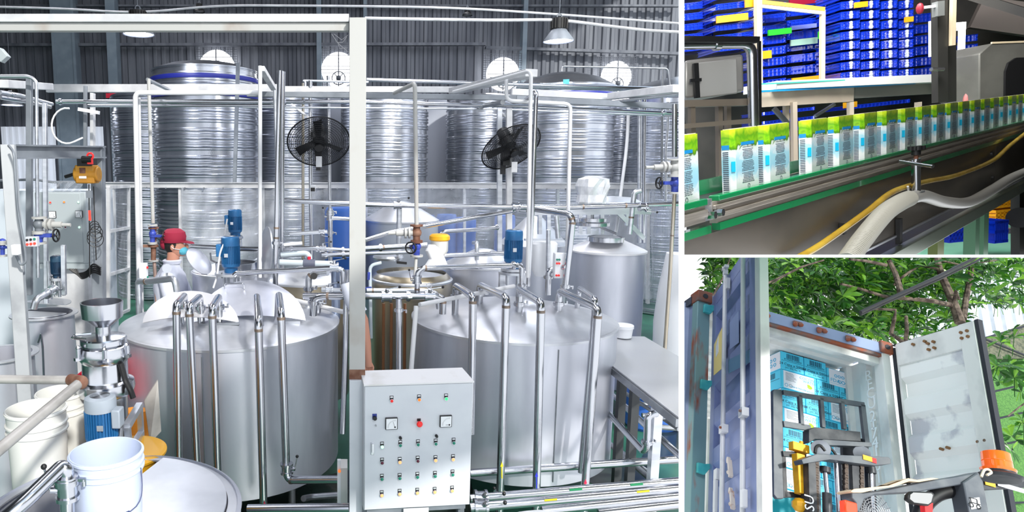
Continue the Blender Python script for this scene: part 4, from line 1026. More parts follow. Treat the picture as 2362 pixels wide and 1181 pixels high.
k = t.part('emergency_stop', MB().cyl(c, c + V((0, -.018, 0)), .009, n=16).lathe([(.016, 0), (.0165, .006), (.012, .012), (0, .013)], c + V((0, -.018, 0)), 24, (0, -1, 0)), btn_r, label='red mushroom button')
t.part('legend_plate', MB().box(c + V((0, -.0012, .017)), (.02, .0024, .014)), black, sub=k)
meter(t, PF, *cp(288, 607), .066); meter(t, PF, *cp(640, 592), .066)
for X, Y in ((346, 700), (580, 688)):
    c = PF.at(*cp(X, Y), 'y', 0); t.part('selector_knob', MB().cyl(c, c + V((0, -.014, 0)), .008, n=14).cyl(c + V((0, -.014, 0)), c + V((0, -.02, 0)), .006, n=14), black)
c = PF.at(*cp(180, 572), 'y', 0)
k = t.part('key_switch', MB().box(c + V((0, -.0012, .006)), (.024, .0024, .032)), MATS['violet_blue_valve_paint'], label='purple plate')
t.part('switch_knob', MB().cyl(c, c + V((0, -.016, 0)), .011, n=16), black, sub=k)
c = PF.at(*cp(188, 622), 'y', 0); t.part('bolt', MB().cyl(c, c + V((0, -.006, 0)), .005, n=8), steel_dk)
c = PF.at(*cp(166, 772), 'y', 0)
k = t.part('door_handle', MB().box(c + V((0, -.002, 0)), (.018, .004, .07)), steel, bev=.002)
t.part('handle_lever', MB().box(c + V((0.001, -.009, .004)), (.012, .01, .05)), wht, sub=k, bev=.002)
t.done()
p = PF.M @ V((.02, .03, br.z)); 
t = Thing('cabinet_stand', 'grey angle-iron stand under the control cabinet', 'stand', fr=PF)
zf = (PF.I @ V((0, 0, 0))).z
for x in (.02, br.x - .03): t.part('leg', MB().bar((x, .08, zf), (x, .08, br.z), .035, .035), dark_gant)
t.part('top_bar', MB().box2((.02, .02, br.z - .03), (br.x - .02, .1, br.z)), dark_gant)
t.part('name_strip', MB().box2((.22, .0, br.z - .034), (.36, .004, br.z - .002)), wht)
t.done()
p = W(790, 1110, 3.62)
t = Thing('switch_box', 'small white switch box with an orange light left of the thick post', 'switch box')
t.part('box', MB().box(W(791, 1112, 3.62), (.055, .12, .235)), wht_w, bev=.003)
t.part('door_edge', MB().bar(W(782, 1060, 3.56), W(782, 1160, 3.56), .02, .02), wht)
t.part('indicator', MB().cyl(W(783, 1087, 3.55), W(783, 1087, 3.53), .009, n=14), lamp_oo)
t.part('wall_arm', MB().bar(W(791, 1164, 3.62), V((W(791, 1160, 3.62).x, 3.62, 0)), .04, .04), dark_gant)
t.done()
# distant cabinet at left
LF = cab_frame((79, 444), (194, 443), 5.3, 5.3)
a = LF.at(79, 444, 'y', 0); b = LF.at(195, 608, 'y', 0)
t = Thing('control_cabinet', 'tall pale control cabinet with a few lit buttons behind the dark blue motor, far left', 'cabinet', fr=LF)
t.part('body', MB().box2((0, .004, b.z), (b.x + .035, .2, 0)), cab2, bev=.004)
t.part('door', MB().box2((.003, -.004, b.z + .01), (b.x - .004, .006, -.008)), cab2, bev=.003)
t.part('base_flange', MB().box2((-.02, -.02, b.z - .04), (b.x + .05, .2, b.z)), cab2)
t.part('legs', MB().box2((.02, .05, (LF.I @ V((0, 0, 0))).z), (b.x, .15, b.z - .04)), white_pt); t.parts[-1][0] = 'plinth'
for x, y, m in ((117, 467, lamp_r), (149, 466, lamp_oo), (182, 466, lamp_gw), (120, 524, btn_dr), (152, 524, btn_dr), (184, 524, lamp_gw)): button(t, LF, x, y, .0105, m)
meter(t, LF, 122, 495, .058); meter(t, LF, 183, 494, .058)
t.done()
one('storage_box', MB().box2(W(0, 440, 6.0) - V((.3, 0, 0)), V((W(205, 440, 6.0).x, 6.6, .2))), mat('cold_room_panel', '#c3ccd6', 0, .5), 'pale translucent cold-room wall behind the distant cabinet', 'partition')
one('cold_room_rail', MB().tube([W(0, 416, 5.9), W(80, 414, 5.9), W(120, 420, 5.9), W(205, 420, 5.9)], .012, 8), dark_gant, 'dark rail along the top of the pale cold-room wall', 'rail')
one('plastic_awning', sheet(80, 190, 420, 442, 5.7, 9), plastic_sheet, 'crumpled clear plastic draped over the distant cabinet', 'sheet')
# gantry with hoist
t = Thing('hoist_gantry', 'grey steel gantry at left, two columns and a heavy beam', 'gantry')
a, b = W(6, 335, 3.9), W(40, 860, 3.55)
t.part('column', MB().bar(W(17, 335, 3.9), W(62, 1000, 3.75), .075, .075), lt_gant, bev=.003, label='pale scratched column')
t.part('column_flange', MB().bar(W(32, 335, 3.95), W(80, 1000, 3.8), .02, .08), dark_gant)
t.part('column', MB().bar(W(226, 340, 4.75), W(229, 695, 4.75), .08, .08), dark_gant, bev=.003)
q0, q1 = W(28, 350, 3.93), W(236, 351, 4.75)
hb = W(28, 335, 3.93).z - W(28, 365, 3.93).z
t.part('beam', MB().bar(q0, q1, .012, hb).bar(q0 + V((0, 0, hb / 2)), q1 + V((0, 0, hb / 2 - .0)), .07, .01).bar(q0 - V((0, 0, hb / 2)), q1 - V((0, 0, hb / 2)), .07, .01), dark_gant)
t.done()
p = W(201, 402, 4.5)
t = Thing('chain_hoist', 'yellow electric chain hoist hanging from the gantry beam', 'hoist')
t.part('housing', MB().box(p, (.13, .1, .125)).cyl(p + V((-.08, 0, .0)), p + V((.085, 0, 0)), .055, n=20), hoist_y, bev=.008)
t.part('vent_plate', MB().box(p + V((-.01, -.052, .02)), (.04, .004, .05)), motor_d if False else rust)
t.part('name_plate', MB().box(p + V((-.01, -.053, -.02)), (.05, .003, .016)), wht)
t.part('trolley', MB().box(W(201, 375, 4.5), (.1, .1, .05)).cyl(W(190, 368, 4.45), W(212, 368, 4.45), .025, n=14), black)
t.part('hook_block', MB().ring(W(208, 360, 4.45), (0, 1, 0), .02, .007, 18, 6).box(W(208, 372, 4.45), (.03, .03, .04)), btn_r, label='red hook')
t.part('cable_carrier', MB().tube([W(150, 408, 4.5), W(175, 400, 4.5), W(190, 385, 4.5)], .012, 8), black)
t.done()
t = Thing('hanging_pendant', 'bundle of dark looped cables and pendant hanging below the hoist', 'cables')
m = MB()
m.tube([W(205, 425, 4.5), W(206, 500, 4.5), W(207, 640, 4.5)], .004, 6).tube([W(216, 430, 4.6), W(218, 500, 4.6), W(222, 600, 4.6)], .004, 6)
for k in range(5):
    c = W(218 + 2 * (k % 3), 520 + k * 8, 4.55); m.ring(c, (.3, -1, 0), .03 + .006 * k, .003, 20, 5)
for k in range(5): m.tube([W(160 + 4 * k, 620, 4.7), W(175 + 3 * k, 632 + k * 3, 4.7), W(200, 628 + k * 3, 4.7), W(215, 606 + k * 5, 4.65), W(232, 618 + 4 * k, 4.6)], .006, 6, .05)
t.part('cable_loops', m, black)
t.part('hook', MB().box(W(206, 448, 4.5), (.035, .03, .05)), dark_gant)
t.part('pendant', MB().box(W(207, 497, 4.5), (.012, .012, .07)), lamp_r, label='small red-lit pendant')
t.done()
one('white_hose_loop', MB().tube([W(160, 250, 5.6)] + [W(155 + 36 * math.cos(a), 290 - 41 * math.sin(a), 5.6) for a in [rad(100 + 15 * k) for k in range(14)]] + [W(190, 318, 5.7)], .008, 8), white_pipe, 'white hose hanging in a big open loop under the rack at left', 'hose')
one('white_drive_bar', MB().bar(W(182, 252, 5.9), W(228, 260, 5.9), .05, .03), wht, 'short white bar with dark end under the rack at left', 'bar')
one('drooping_cable', MB().tube([W(20, 336, 3.8), W(32, 350, 3.75), (W(40, 480, 3.75)), W(58, 580, 3.75), W(60, 605, 3.75), W(48, 612, 3.75), W(38, 590, 3.75)], .008, 8, .05), dark_gant, 'grey cable drooping along the pale gantry column', 'cable')
p = W(37, 576, 3.7)
one('junction_box', MB().box(p, (.04, .04, .06)), wht, 'small white junction box on the gantry column', 'box', bev=.004)
t = Thing('switch_station', 'grey three-switch box with red lit buttons between the left posts', 'switch box')
p = W(75, 557, 4.2); t.part('box', MB().box(p, (.075, .04, .065)), cab, bev=.003)
for k in range(3):
    c = p + V((-.024 + .024 * k, -.02, .012 + .003 * k)); t.part('upper_button', MB().cyl(c, c + V((0, -.006, 0)), .008, n=12), black if k < 2 else btn_g)
    c = c - V((0, 0, .028)); t.part('lower_button', MB().cyl(c, c + V((0, -.008, 0)), .008, n=12), lamp_r)
t.done()
t = Thing('switch_station', 'small white switch box with red and green buttons left of the worker', 'switch box')
p = W(331, 625, 5.2); t.part('box', MB().box(p, (.06, .05, .13)), wht, bev=.004)
for z, m in ((.03, btn_r), (-.05, btn_g)): c = p + V((.032, -.01, z)); t.part('button', MB().cyl(c, c + V((.01, 0, 0)), .01, n=12), m)
t.done()
t = Thing('switch_station', 'white switch box with green and red button pairs beside the bent thick pipe', 'switch box')
p = W(1290, 612, 5.05); t.part('box', MB().box(p, (.09, .06, .2)), wht, bev=.006)
for z, m in ((.05, btn_g), (.02, btn_r), (-.075, btn_r)):
    for x in (-.03, -.012): c = p + V((x, -.03, z)); t.part('button', MB().cyl(c, c + V((0, -.01, 0)), .008, n=12), m)
t.done()
p = W(1255, 590, 5.35)
one('white_cover', loft([((p.x, p.y, p.z - .17), .07, .05), ((p.x, p.y, p.z - .12), .1, .06), ((p.x, p.y, p.z + .1), .11, .06), ((p.x, p.y, p.z + .12), .09, .05)], 20), wht, 'white plastic cover over a drive behind the upright pipe', 'cover')
p = W(906 - 0, 145, 6); p = W(722, 432, 6.3)
t = Thing('security_camera', 'small white camera box with dark face on the bright pipe under the left fan', 'camera')
t.part('housing', MB().box(p, (.05, .08, .04)), wht, bev=.003); t.part('lens_face', MB().box(p + V((0, -.045, -.02)), (.04, .01, .035)), black); t.done()
p = W(6, 130, 5.0)
one('flood_light', MB().bar(W(-4, 118, 5), W(14, 138, 5), .06, .07), cab2, 'grey flood light box cut by the left edge, high up', 'lamp', bev=.004)

# ------------------------------------------------------------------ worker
fr = HALL
HD = 5.75
hc = W(406, 566, HD)
t = Thing('person', 'worker in white coat, crimson cap and face mask standing behind the left tank, facing right', 'person')
# body: one continuous skinned figure (pelvis root)
def skin_mesh(joints, bones, root, sub=2):
    me = bpy.data.meshes.new('b'); me.from_pydata([j[0] for j in joints], bones, []); ob = bpy.data.objects.new('b', me); COL.objects.link(ob)
    ob.modifiers.new('s', 'SKIN'); sv = me.skin_vertices[0].data
    for i, j in enumerate(joints): sv[i].radius = (j[1], j[2] if len(j) > 2 else j[1]); sv[i].use_root = (i == root)
    ss = ob.modifiers.new('u', 'SUBSURF'); ss.levels = sub; ss.render_levels = sub
    dg = bpy.context.evaluated_depsgraph_get(); m2 = bpy.data.meshes.new_from_object(ob.evaluated_get(dg)); mb = MB()
    mb.add([v.co.copy() for v in m2.vertices], [tuple(p.vertices) for p in m2.polygons])
    bpy.data.objects.remove(ob); bpy.data.meshes.remove(me); bpy.data.meshes.remove(m2); return mb
h = hc; B = lambda x, y, z: V((h.x + x, h.y + y, h.z + z))
zf = -h.z
J = [(B(-.05, 0, -.78), .13, .12), (B(-.06, 0, -.55), .12, .11), (B(-.06, 0, -.32), .14, .11), (B(-.05, 0, -.2), .06, .06), (B(-.03, 0, -.12), .055, .055), (B(-.01, 0, .0), .085, .075),
     (B(-.05, -.17, -.27), .055), (B(.02, -.22, -.5), .045), (B(.07, -.22, -.68), .035), (B(.09, -.21, -.75), .03),
     (B(-.05, .17, -.27), .055), (B(.02, .22, -.5), .045), (B(.07, .22, -.68), .035), (B(.09, .21, -.75), .03),
     (B(-.05, -.09, -.88), .085), (B(-.03, -.1, -1.2), .06), (B(-.06, -.1, zf + .06), .045), (B(.06, -.1, zf + .03), .035),
     (B(-.05, .09, -.88), .085), (B(-.03, .1, -1.2), .06), (B(-.06, .1, zf + .06), .045), (B(.06, .1, zf + .03), .035)]
bones = [(0, 1), (1, 2), (2, 3), (3, 4), (4, 5), (2, 6), (6, 7), (7, 8), (8, 9), (2, 10), (10, 11), (11, 12), (12, 13), (0, 14), (14, 15), (15, 16), (16, 17), (0, 18), (18, 19), (19, 20), (20, 21)]
body = skin_mesh(J, bones, 0)
# head shaped on the same figure: jaw, nose, ear
body.ball(B(.0, 0, .0), .092, 18, (.98, .80, 1.18)).ball(B(.05, 0, -.055), .05, 12, (.9, .9, .9)).ball(B(.098, 0, -.008), .016, 8, (1, .8, 1.3)).ball(B(-.015, -.076, -.01), .026, 10, (.7, .35, 1.2)).ball(B(-.015, .076, -.01), .026, 10, (.7, .35, 1.2))
for s in (-1, 1):   # five-fingered hands
    w0 = B(.09, .21 * s, -.76)
    for k in range(4): body.tube([w0 + V(((-.024 + .016 * k), 0, .01)), w0 + V((-.02 + .015 * k, 0, -.04)), w0 + V((-.01 + .013 * k, -.012 * s, -.085 + .006 * abs(k - 1.5)))], .0075, 8)
    body.tube([w0 + V((.025, 0, .02)), w0 + V((.045, -.01 * s, -.02)), w0 + V((.042, -.015 * s, -.045))], .008, 8)
t.part('body', body, skin)
co = loft([(B(-.05, 0, -1.15), .19, .24), (B(-.055, 0, -.8), .165, .21), (B(-.06, 0, -.55), .145, .19), (B(-.06, 0, -.36), .15, .2), (B(-.06, 0, -.27), .13, .19), (B(-.055, 0, -.2), .085, .10), (B(-.045, 0, -.155), .065, .065)], 32)
for s in (-1, 1): co.tube([B(-.05, .13 * s, -.26), B(-.05, .17 * s, -.3), B(-.01, .21 * s, -.42), B(.02, .225 * s, -.52), B(.05, .225 * s, -.62), B(.07, .22 * s, -.7)], .07, 16)
t.part('white_coat', co, coat)
t.part('collar', MB().lathe([(.075, 0), (.085, .03), (.07, .04), (.06, .02)], B(-.04, 0, -.165), 24), coat)
t.part('hair', MB().ball(B(-.022, 0, .012), .097, 16, (.93, .84, 1.0)), hair_c)
cp_ = MB()
cp_.lathe([(.098, .0), (.104, .02), (.108, .05), (.098, .09), (.06, .118), (0, .125)], B(-.015, 0, .03), 28).prism([B(.06, -.07, .035), B(.14, -.05, .02), B(.165, 0, .015), B(.14, .05, .02), B(.06, .07, .035)], (0, 0, .008))
cp_.ball(B(-.10, 0, .02), .055, 12, (.8, 1, 1.1))
t.part('cap', cp_, cap_c)
t.part('face_mask', MB().ball(B(.058, 0, -.045), .05, 14, (.95, 1.25, .9)), mask_c)
t.part('mask_strap', MB().tube([B(.05, -.066, -.03), B(.0, -.084, -.02), B(-.02, -.084, .0)], .003, 6), wht)
t.part('eye', MB().ball(B(.083, -.03, .02), .010, 8), wht); t.part('eye', MB().ball(B(.083, .03, .02), .010, 8), wht)
t.done()
# second worker, only a forearm shows past the post
q = W(841, 745, 4.05); e1 = W(846, 800, 4.05); hnd = W(850, 838, 4.0)
t = Thing('person', 'bare forearm and hand of a second worker, reaching past the thick post', 'person')
arm = MB().tube([q + V((-.09, .05, .22)), q + V((-.06, .02, .1)), q + V((-.012, 0, .02)), e1 + V((-.002, 0, .02)), hnd + V((0, 0, .02)), hnd + V((.002, 0, -.02))], .03, 14, rs=[.045, .042, .036, .03, .021, .024])
for k in range(4): arm.tube([hnd + V((-.016 + .0105 * k, 0, -.02)), hnd + V((-.02 + .012 * k, -.01, -.045)), hnd + V((-.022 + .013 * k, .0, -.068 + .004 * abs(k - 1)))], .0062, 8)
arm.tube([hnd + V((.018, 0, 0)), hnd + V((.03, -.01, -.025)), hnd + V((.026, -.012, -.045))], .007, 8)
t.part('forearm', arm, skin)
t.part('sleeve', MB().tube([q + V((-.1, .06, .25)), q + V((-.07, .03, .13)), q + V((-.03, .01, .06))], .055, 14, rs=[.06, .056, .052]), coat)
t.done()

# ------------------------------------------------------------------ left foreground
t = tank(Z(102, 722, 1.25), .215, .1, 'steel tank at left with a slanted half lid and gauge pipe', done=False, open_top=True)
c = Z(102, 722, 1.25)
t.part('half_lid', MB().prism([c + V((.2 * math.cos(a), .2 * math.sin(a), .005)) for a in [PI * .92 + PI * k / 16 * 1.0 for k in range(17)]], (0, 0, .006)), steel_lid)
t.part('raised_lid', MB().prism([c + V((.205 * math.cos(a) * .96, .205 * math.sin(a), .02 + .09 * max(0, math.sin(a)) * 0)) + V((0, 0, .05)) for a in [-.08 * PI + PI * k / 16 for k in range(17)]], (0, 0, .006)), steel_lid)
t.part('gauge_pipe', MB().tube([W(88, 790, c.y - .24), W(95, 768, c.y - .25), W(99, 800, c.y - .25), W(102, 880, c.y - .25)], .007, 8, .01), steel_p)
t.done()
c = Z(2, 815, 1.15)
t = tank(c, .20, .1, 'open round steel tank cut by the left edge', open_top=True)
c = Z(178, 688, 1.15)
t = tank(c, .235, .1, 'open tank under the dark blue motor with a half lid standing in it', open_top=True, m=mat('steel_reflection_tint', '#c0b4b8', .85, .35), done=False)  # reddish reflection on the shell is put into the steel colour
t.part('inside_shade', MB().lathe([(0, -.06), (.22, -.06)], c, 40), mat('tank_inside_shade', '#303336', .5, .3))  # dark disc stands for the shade inside the open tank
t.part('half_lid', MB().prism([c + V((-.23, -.02, .0)), c + V((.0, .02, .13)), c + V((.0, .03, .0))], (0, .008, 0)), dark_gant, label='dark standing half lid')
t.done()
pipe([(78, 712, 4.1), (84, 690, 4.1), (98, 683, 4.15), (128, 665, 4.35)], .022, steel, 'dull elbow pipe with valves on top of the left tanks', clamps=((2, .3), (2, .8)), n=14)
pipe([(112, 602, 4.9), (116, 690, 4.9)], .018, steel, 'short upright pipe left of the dark blue motor')
beam((146, 565), (148, 680), 4.4, .03, .03, steel, 'short square rod standing right of the dark blue motor', name='upright_post', cat='post')
# crates
def crate(o, sx, sy, sz, m, label, fr=HALL, group=None, ribs=6, slots=True, name='plastic_crate'):
    t = Thing(name, label, 'crate', fr=fr, group=group); x, y, z = o; w_ = .006
    b = MB()
    b.box2((x, y, z), (x + sx, y + sy, z + w_))
    for a in ((x, y, x + sx, y + w_), (x, y + sy - w_, x + sx, y + sy), (x, y, x + w_, y + sy), (x + sx - w_, y, x + sx, y + sy)): b.box2((a[0], a[1], z), (a[2], a[3], z + sz))
    t.part('body', b, m)
    r = MB()
    for f in (.04, .5, .96): r.box2((x - .006, y - .006, z + sz * f - .008), (x + sx + .006, y + .0, z + sz * f + .008)).box2((x - .006, y, z + sz * f - .008), (x, y + sy, z + sz * f + .008)).box2((x + sx, y, z + sz * f - .008), (x + sx + .006, y + sy, z + sz * f + .008))
    for i in range(ribs + 1): xx = x + sx * i / ribs; r.box2((xx - .004, y - .006, z), (xx + .004, y, z + sz))
    t.part('rib', r, m); t.done(); return t
p = W(165, 800, 3.95)
crate((p.x, p.y, .82), .2, .3, .12, red, 'red plastic crate behind the funnel, lower one')
crate((p.x + .01, p.y + .02, .945), .2, .3, .1, red, 'red plastic crate behind the funnel, upper one')
one('crate_stand', MB().box2((p.x, p.y, 0), (p.x + .2, p.y + .3, .818)), dark_gant, 'grey block carrying the red crates', 'stand', bev=.01)
p = W(168, 850, 3.5)
one('plastic_bag', loft([((p.x, p.y, .75), .09, .08), ((p.x, p.y, .95), .10, .08), ((p.x + .01, p.y, 1.12), .07, .06), ((p.x + .03, p.y, 1.18), .03, .03)], 16), wht, 'white plastic bag left of the colloid mill', 'bag')
one('bag_stand', MB().box2((p.x - .1, p.y - .09, 0), (p.x + .1, p.y + .09, .75)), steel_dk, 'dull steel block under the white plastic bag', 'stand', bev=.01)
# mill
dm = 3.1
def mz(y): return W(236, y, dm).z
c = W(237, 745, dm); o = V((c.x, dm, 0))
t = Thing('colloid_mill', 'shiny steel mill with a big open funnel on top, left of the left tank', 'machine')
fz = mz(696)
Rf = 48 * dm / FPX
t.part('funnel', MB().lathe([(Rf * .93, fz - .0), (Rf, fz), (Rf * 1.0, fz - .005), (Rf * .96, fz - .075), (Rf * .36, mz(752)), (Rf * .36, mz(778)), (Rf * .33, mz(778)), (Rf * .33, mz(750)), (Rf * .92, fz - .072), (Rf * .95, fz)], o, 56), steel_p)
t.part('lid', MB().lathe([(0, mz(772)), (.035, mz(772)), (.105, mz(776)), (.11, mz(779)), (.11, mz(790)), (.09, mz(792))], o, 56), steel_p)
t.part('chamber', MB().lathe([(.095, mz(790)), (.115, mz(797)), (.122, mz(812)), (.118, mz(825)), (.108, mz(832)), (.108, mz(870)), (.112, mz(874))], o, 56), steel_p)
t.part('base_flange', MB().lathe([(.105, mz(872)), (.135, mz(878)), (.14, mz(892)), (.13, mz(905)), (.10, mz(912)), (.10, mz(960)), (0, mz(960))], o, 56), steel_p)
for a in (-2.3, -1.2, -.3):
    e = V((math.cos(a), math.sin(a), 0)); q = o + e * .13 + V((0, 0, mz(815)))
    t.part('clamp', MB().cyl(q, q + V((0, 0, .05)), .011, n=10).bar(q - e * .02, q + e * .02, .02, .015).ball(q + V((0, 0, .055)), .012, 8), steel_p)
t.part('handle', MB().tube([o + V((-.05, -.09, mz(772))), o + V((-.1, -.13, mz(764))), o + V((-.08, -.14, mz(757))), o + V((-.02, -.1, mz(758)))], .007, 8, .01), steel_p)
t.part('drain_pipe', MB().tube([o + V((.1, -.06, mz(830))), o + V((.12, -.06, mz(870))), o + V((.15, -.08, mz(888))), o + V((.16, -.08, mz(905)))], .014, 10, .02), black, label='black rubber hose')
t.part('pedestal', MB().cyl(o, o + V((0, 0, mz(958))), .09, n=32), steel_dk)
t.done()
motor(237, 912, 1035, 76, 2.72, 'big blue finned motor with grey cowl in front of the steel mill', box=1, cap_m=mat('grey_cowl_paint', '#9aa3ad', .1, .4))
p = W(237, 1035, 2.72); one('motor_pedestal', MB().box2((p.x - .07, 2.65, 0), (p.x + .07, 2.79, p.z - .001)), steel_dk, 'steel pedestal below the big blue motor', 'stand')
t = Thing('mill_frame', 'square steel tube frame right of the big blue motor', 'frame')
g = MB().bar(W(292, 985, 2.8), W(322, 935, 3.1), .03, .03).bar(W(300, 1040, 2.8), W(326, 1000, 3.1), .03, .03).bar(W(294, 985, 2.8), W(300, 1060, 2.8), .025, .025).bar(W(322, 935, 3.1), W(326, 1010, 3.1), .025, .025)
t.part('tube_frame', g, steel); t.part('coil_spring', MB().cyl(W(277, 1010, 2.75), W(279, 985, 2.75), .012, n=10), steel_dk); t.done()
one('guard_board', MB().prism([W(333, 925, 3.3), W(364, 877, 3.3), W(372, 995, 3.3), W(346, 1022, 3.25)], (-.006, .012, 0)), mat('dirty_white_board', '#c9c3bc', 0, .6, '#8f8a80', 5, lo=.45, hi=.7), 'tilted dirty white board right of the mill frame', 'board')
p = W(310, 960, 3.35)
one('orange_sheet', loft([((p.x, p.y, .0), .09, .08), ((p.x, p.y, .9), .085, .07), ((p.x, p.y, 1.06), .07, .05)], 16), orange, 'orange cloth-covered bin behind the mill frame', 'bin')
p = W(270, 1052, 2.78)
one('yellow_tub', MB().lathe([(0, 0), (.15, 0), (.17, .3), (.185, .3), (.185, .31), (.165, .315), (0, .3)], V((p.x, 2.9, .72)), 44), yellow, 'yellow tub behind the bluish white pail', 'tub')
# white pails
c = W(83, 940, 2.75); pail((c.x, c.y, .72), .125, c.z - .72, wht_w, 'large warm white pail at left below the grey railing')
one('pail_stack_stand', MB().box2((c.x - .3, c.y - .2, 0), (c.x + .35, c.y + .5, .718)), mat('chequer_plate', '#a9abb0', .8, .4, '#cfd1d4', 60), 'chequered steel step under the white pails', 'platform', bev=.004)
c = W(140, 903, 3.05); pail((c.x, c.y, .72), .115, c.z - .72, wht_w, 'second warm white pail standing behind the railing joint')
c = W(245, 1040, 2.2)
pail((c.x, c.y, c.z - .34), .125, .34, pail_b, 'bluish white pail with wire handle standing in front at bottom left', handle=(-2.9, -.15, .13))
c = V((W(255, 1200, 2.35).x, 2.35, 1.03)); Rb = .50
t = Thing('round_vat', 'wide round steel vat at the bottom left, half covered by a white lid', 'vat')
t.part('shell', MB().lathe([(Rb, .1), (Rb, 0 + 1.03), (Rb + .004, 1.03), (Rb - .012, 1.04), (Rb - .012, .7), (0, .68)], V((c.x, c.y, 0)), 96), steel_tank)
t.part('rim', MB().lathe([(Rb - .012, 1.03), (Rb - .05, 1.035), (Rb - .05, 1.028)], V((c.x, c.y, 0)), 96), steel_lid)
t.part('half_lid', MB().prism([V((c.x, c.y, 1.04)) + V(((Rb - .055) * math.cos(a), (Rb - .055) * math.sin(a), 0)) for a in [-PI * .62 + PI * 1.06 * k / 40 for k in range(41)]], (0, 0, .012)), mat('white_vat_lid', '#c2c5cb', .5, .35, '#d6d8de', 3))  # white lid closing half of the vat
t.done()
def exb(t, P): bfly(t, W(155, 1130, 2.05), (0, 0, 1), .024, (-1, -.4, .2))
pipe([(-10, 1215, 1.85), (50, 1165, 1.9), (142, 1076, 2.05), (153, 1085, 2.05), (157, 1260, 2.05)], .0245, steel_p, 'thick steel elbow pipe in the bottom left corner over the vat', n=20, extra=exb, clamps=((3, .12),))
rail_m = mat('worn_grey_rail', '#979491', .3, .5, '#b0adaa', 9)
t = Thing('guard_rail', 'grey tubular railing crossing the bottom left corner', 'railing')
t.part('far_rail', MB().tube([W(-60, 874, 2.35), W(172, 877, 2.35)], .0165, 16), rail_m)
t.part('near_rail', MB().tube([W(185, 882, 2.3), W(-60, 1085, 1.75)], .0185, 16), rail_m)
t.part('joint', MB().ball(W(187, 882, 2.3), .026, 14).cyl(W(163, 876, 2.34), W(186, 880, 2.3), .022, n=16), rust)
t.done()
for k, x in enumerate((-3.9,)): pass
# ================================================================== BOTTLING LINE (upper right)
upv = LINE.R.col[2].copy()
bx = (CR - upv * CR.dot(upv)).normalized(); by = upv.cross(bx)
BK = Frame(bx, by, upv, EYE, clip=(-NX2, -NY1))
def b_(px, py, d): return BK.at(px, py, 'y', d)
area('line_front_fill', EYE + ray(2250, -900) * .95, EYE + ray(1950, 330) * 2.2, .7, .7, 34, (1, .98, .94))  # added fill light near the camera, brightens the carton fronts
area('line_back_fill', EYE + ray(2000, -420) * 3.4, EYE + ray(1960, 200) * 5.2, 2.0, .5, 120, (1, 1, 1))  # added fill light above the view, brightens the crate stacks
zfl = LINE.M @ V((0, 0, -.86)); zfl = (BK.I @ zfl).z
line_fl = mat('pale_green_line_floor', '#8fd0b4', 0, .3, '#7cc2a4', 3)
wall_dk = mat('dim_brown_line_wall', '#4d4a45', 0, .7, '#2d2c2b', 1.2)
struct('floor', MB().box2((.3, 1.2, zfl - .05), (6.6, 6.2, zfl)), line_fl, fr=BK)
a = b_(1560, -320, 6.1); c = b_(2420, -320, 6.1)
struct('wall_back', MB().box2((a.x, 6.1, zfl), (c.x, 6.16, a.z)), wall_dk, fr=BK)
struct('ceiling', MB().box2((.3, 1.6, a.z), (c.x, 6.16, a.z + .05)), wall_dk, fr=BK)  # unseen ceiling, added to cut the sky light over the line
struct('screen_wall_right', MB().hexa([b_(2420, 1200, .4), b_(2440, 1200, .4), b_(2420, 1200, 6.1), b_(2400, 1200, 6.1), b_(2420, -4200, .4), b_(2440, -4200, .4), b_(2420, -200, 6.1), b_(2400, -200, 6.1)]), wall_dk, fr=BK)  # added out of view, drawn forward to block the sun from the cartons
# cartons on the belt
h = .146; cw, cd_, ch = .138, .027, .009
def carton_mat():
    m = bpy.data.materials.new('carton_print'); m.use_nodes = True; n = m.node_tree.nodes; L = m.node_tree.links; b = n['Principled BSDF']; b.inputs['Roughness'].default_value = .3
    t = n.new('ShaderNodeTexCoord'); s = n.new('ShaderNodeSeparateXYZ'); L.new(t.outputs['Object'], s.inputs[0])
    nz = n.new('ShaderNodeTexNoise'); nz.inputs['Scale'].default_value = 26; nz.inputs['Detail'].default_value = 3; nz.inputs['Distortion'].default_value = 1.5; L.new(t.outputs['Object'], nz.inputs[0])
    a1 = n.new('ShaderNodeMath'); a1.operation = 'MULTIPLY_ADD'; L.new(nz.outputs[0], a1.inputs[0]); a1.inputs[1].default_value = .05; L.new(s.outputs['Z'], a1.inputs[2])
    mr = n.new('ShaderNodeMapRange'); L.new(a1.outputs[0], mr.inputs[0]); mr.inputs[1].default_value = 0; mr.inputs[2].default_value = h + .025
    r = n.new('ShaderNodeValToRGB'); L.new(mr.outputs[0], r.inputs[0]); e = r.color_ramp.elements
    e[0].position = .0; e[0].color = lin('#dfe4e4'); e[1].position = 1; e[1].color = lin('#c4dc2a')
    for p, c in ((.30, '#eef2f4'), (.42, '#9fd6ea'), (.58, '#a8dcea'), (.68, '#e4eef2'), (.745, '#dbe8dc'), (.775, '#3d7a16'), (.83, '#86c31c'), (.90, '#5ea618')):
        q = e.new(p); q.color = lin(c)
    L.new(r.outputs[0], b.inputs['Base Color']); return m
cm = carton_mat()
ink = mat('printed_ink', '#4a5260', 0, .5); hdr = mat('blue_print_band', '#1f8fd0', 0, .4); cyan_p = mat('cyan_print_panel', '#12b0dc', 0, .4); foil = mat('white_carton_top', '#ece8e6', 0, .35, '#cfc4be', 12)
def octa(x, z0, z1, g=0):
    c = ch; P = [(c, -g), (cw - c, -g), (cw + g, c), (cw + g, cd_ - c), (cw - c, cd_ + g), (-g, cd_ + g), (-g, c)]
    return [V((x + a, b, z0)) for a, b in P], V((0, 0, z1 - z0))
rnd = random.Random(11)
BASEZ = -.012
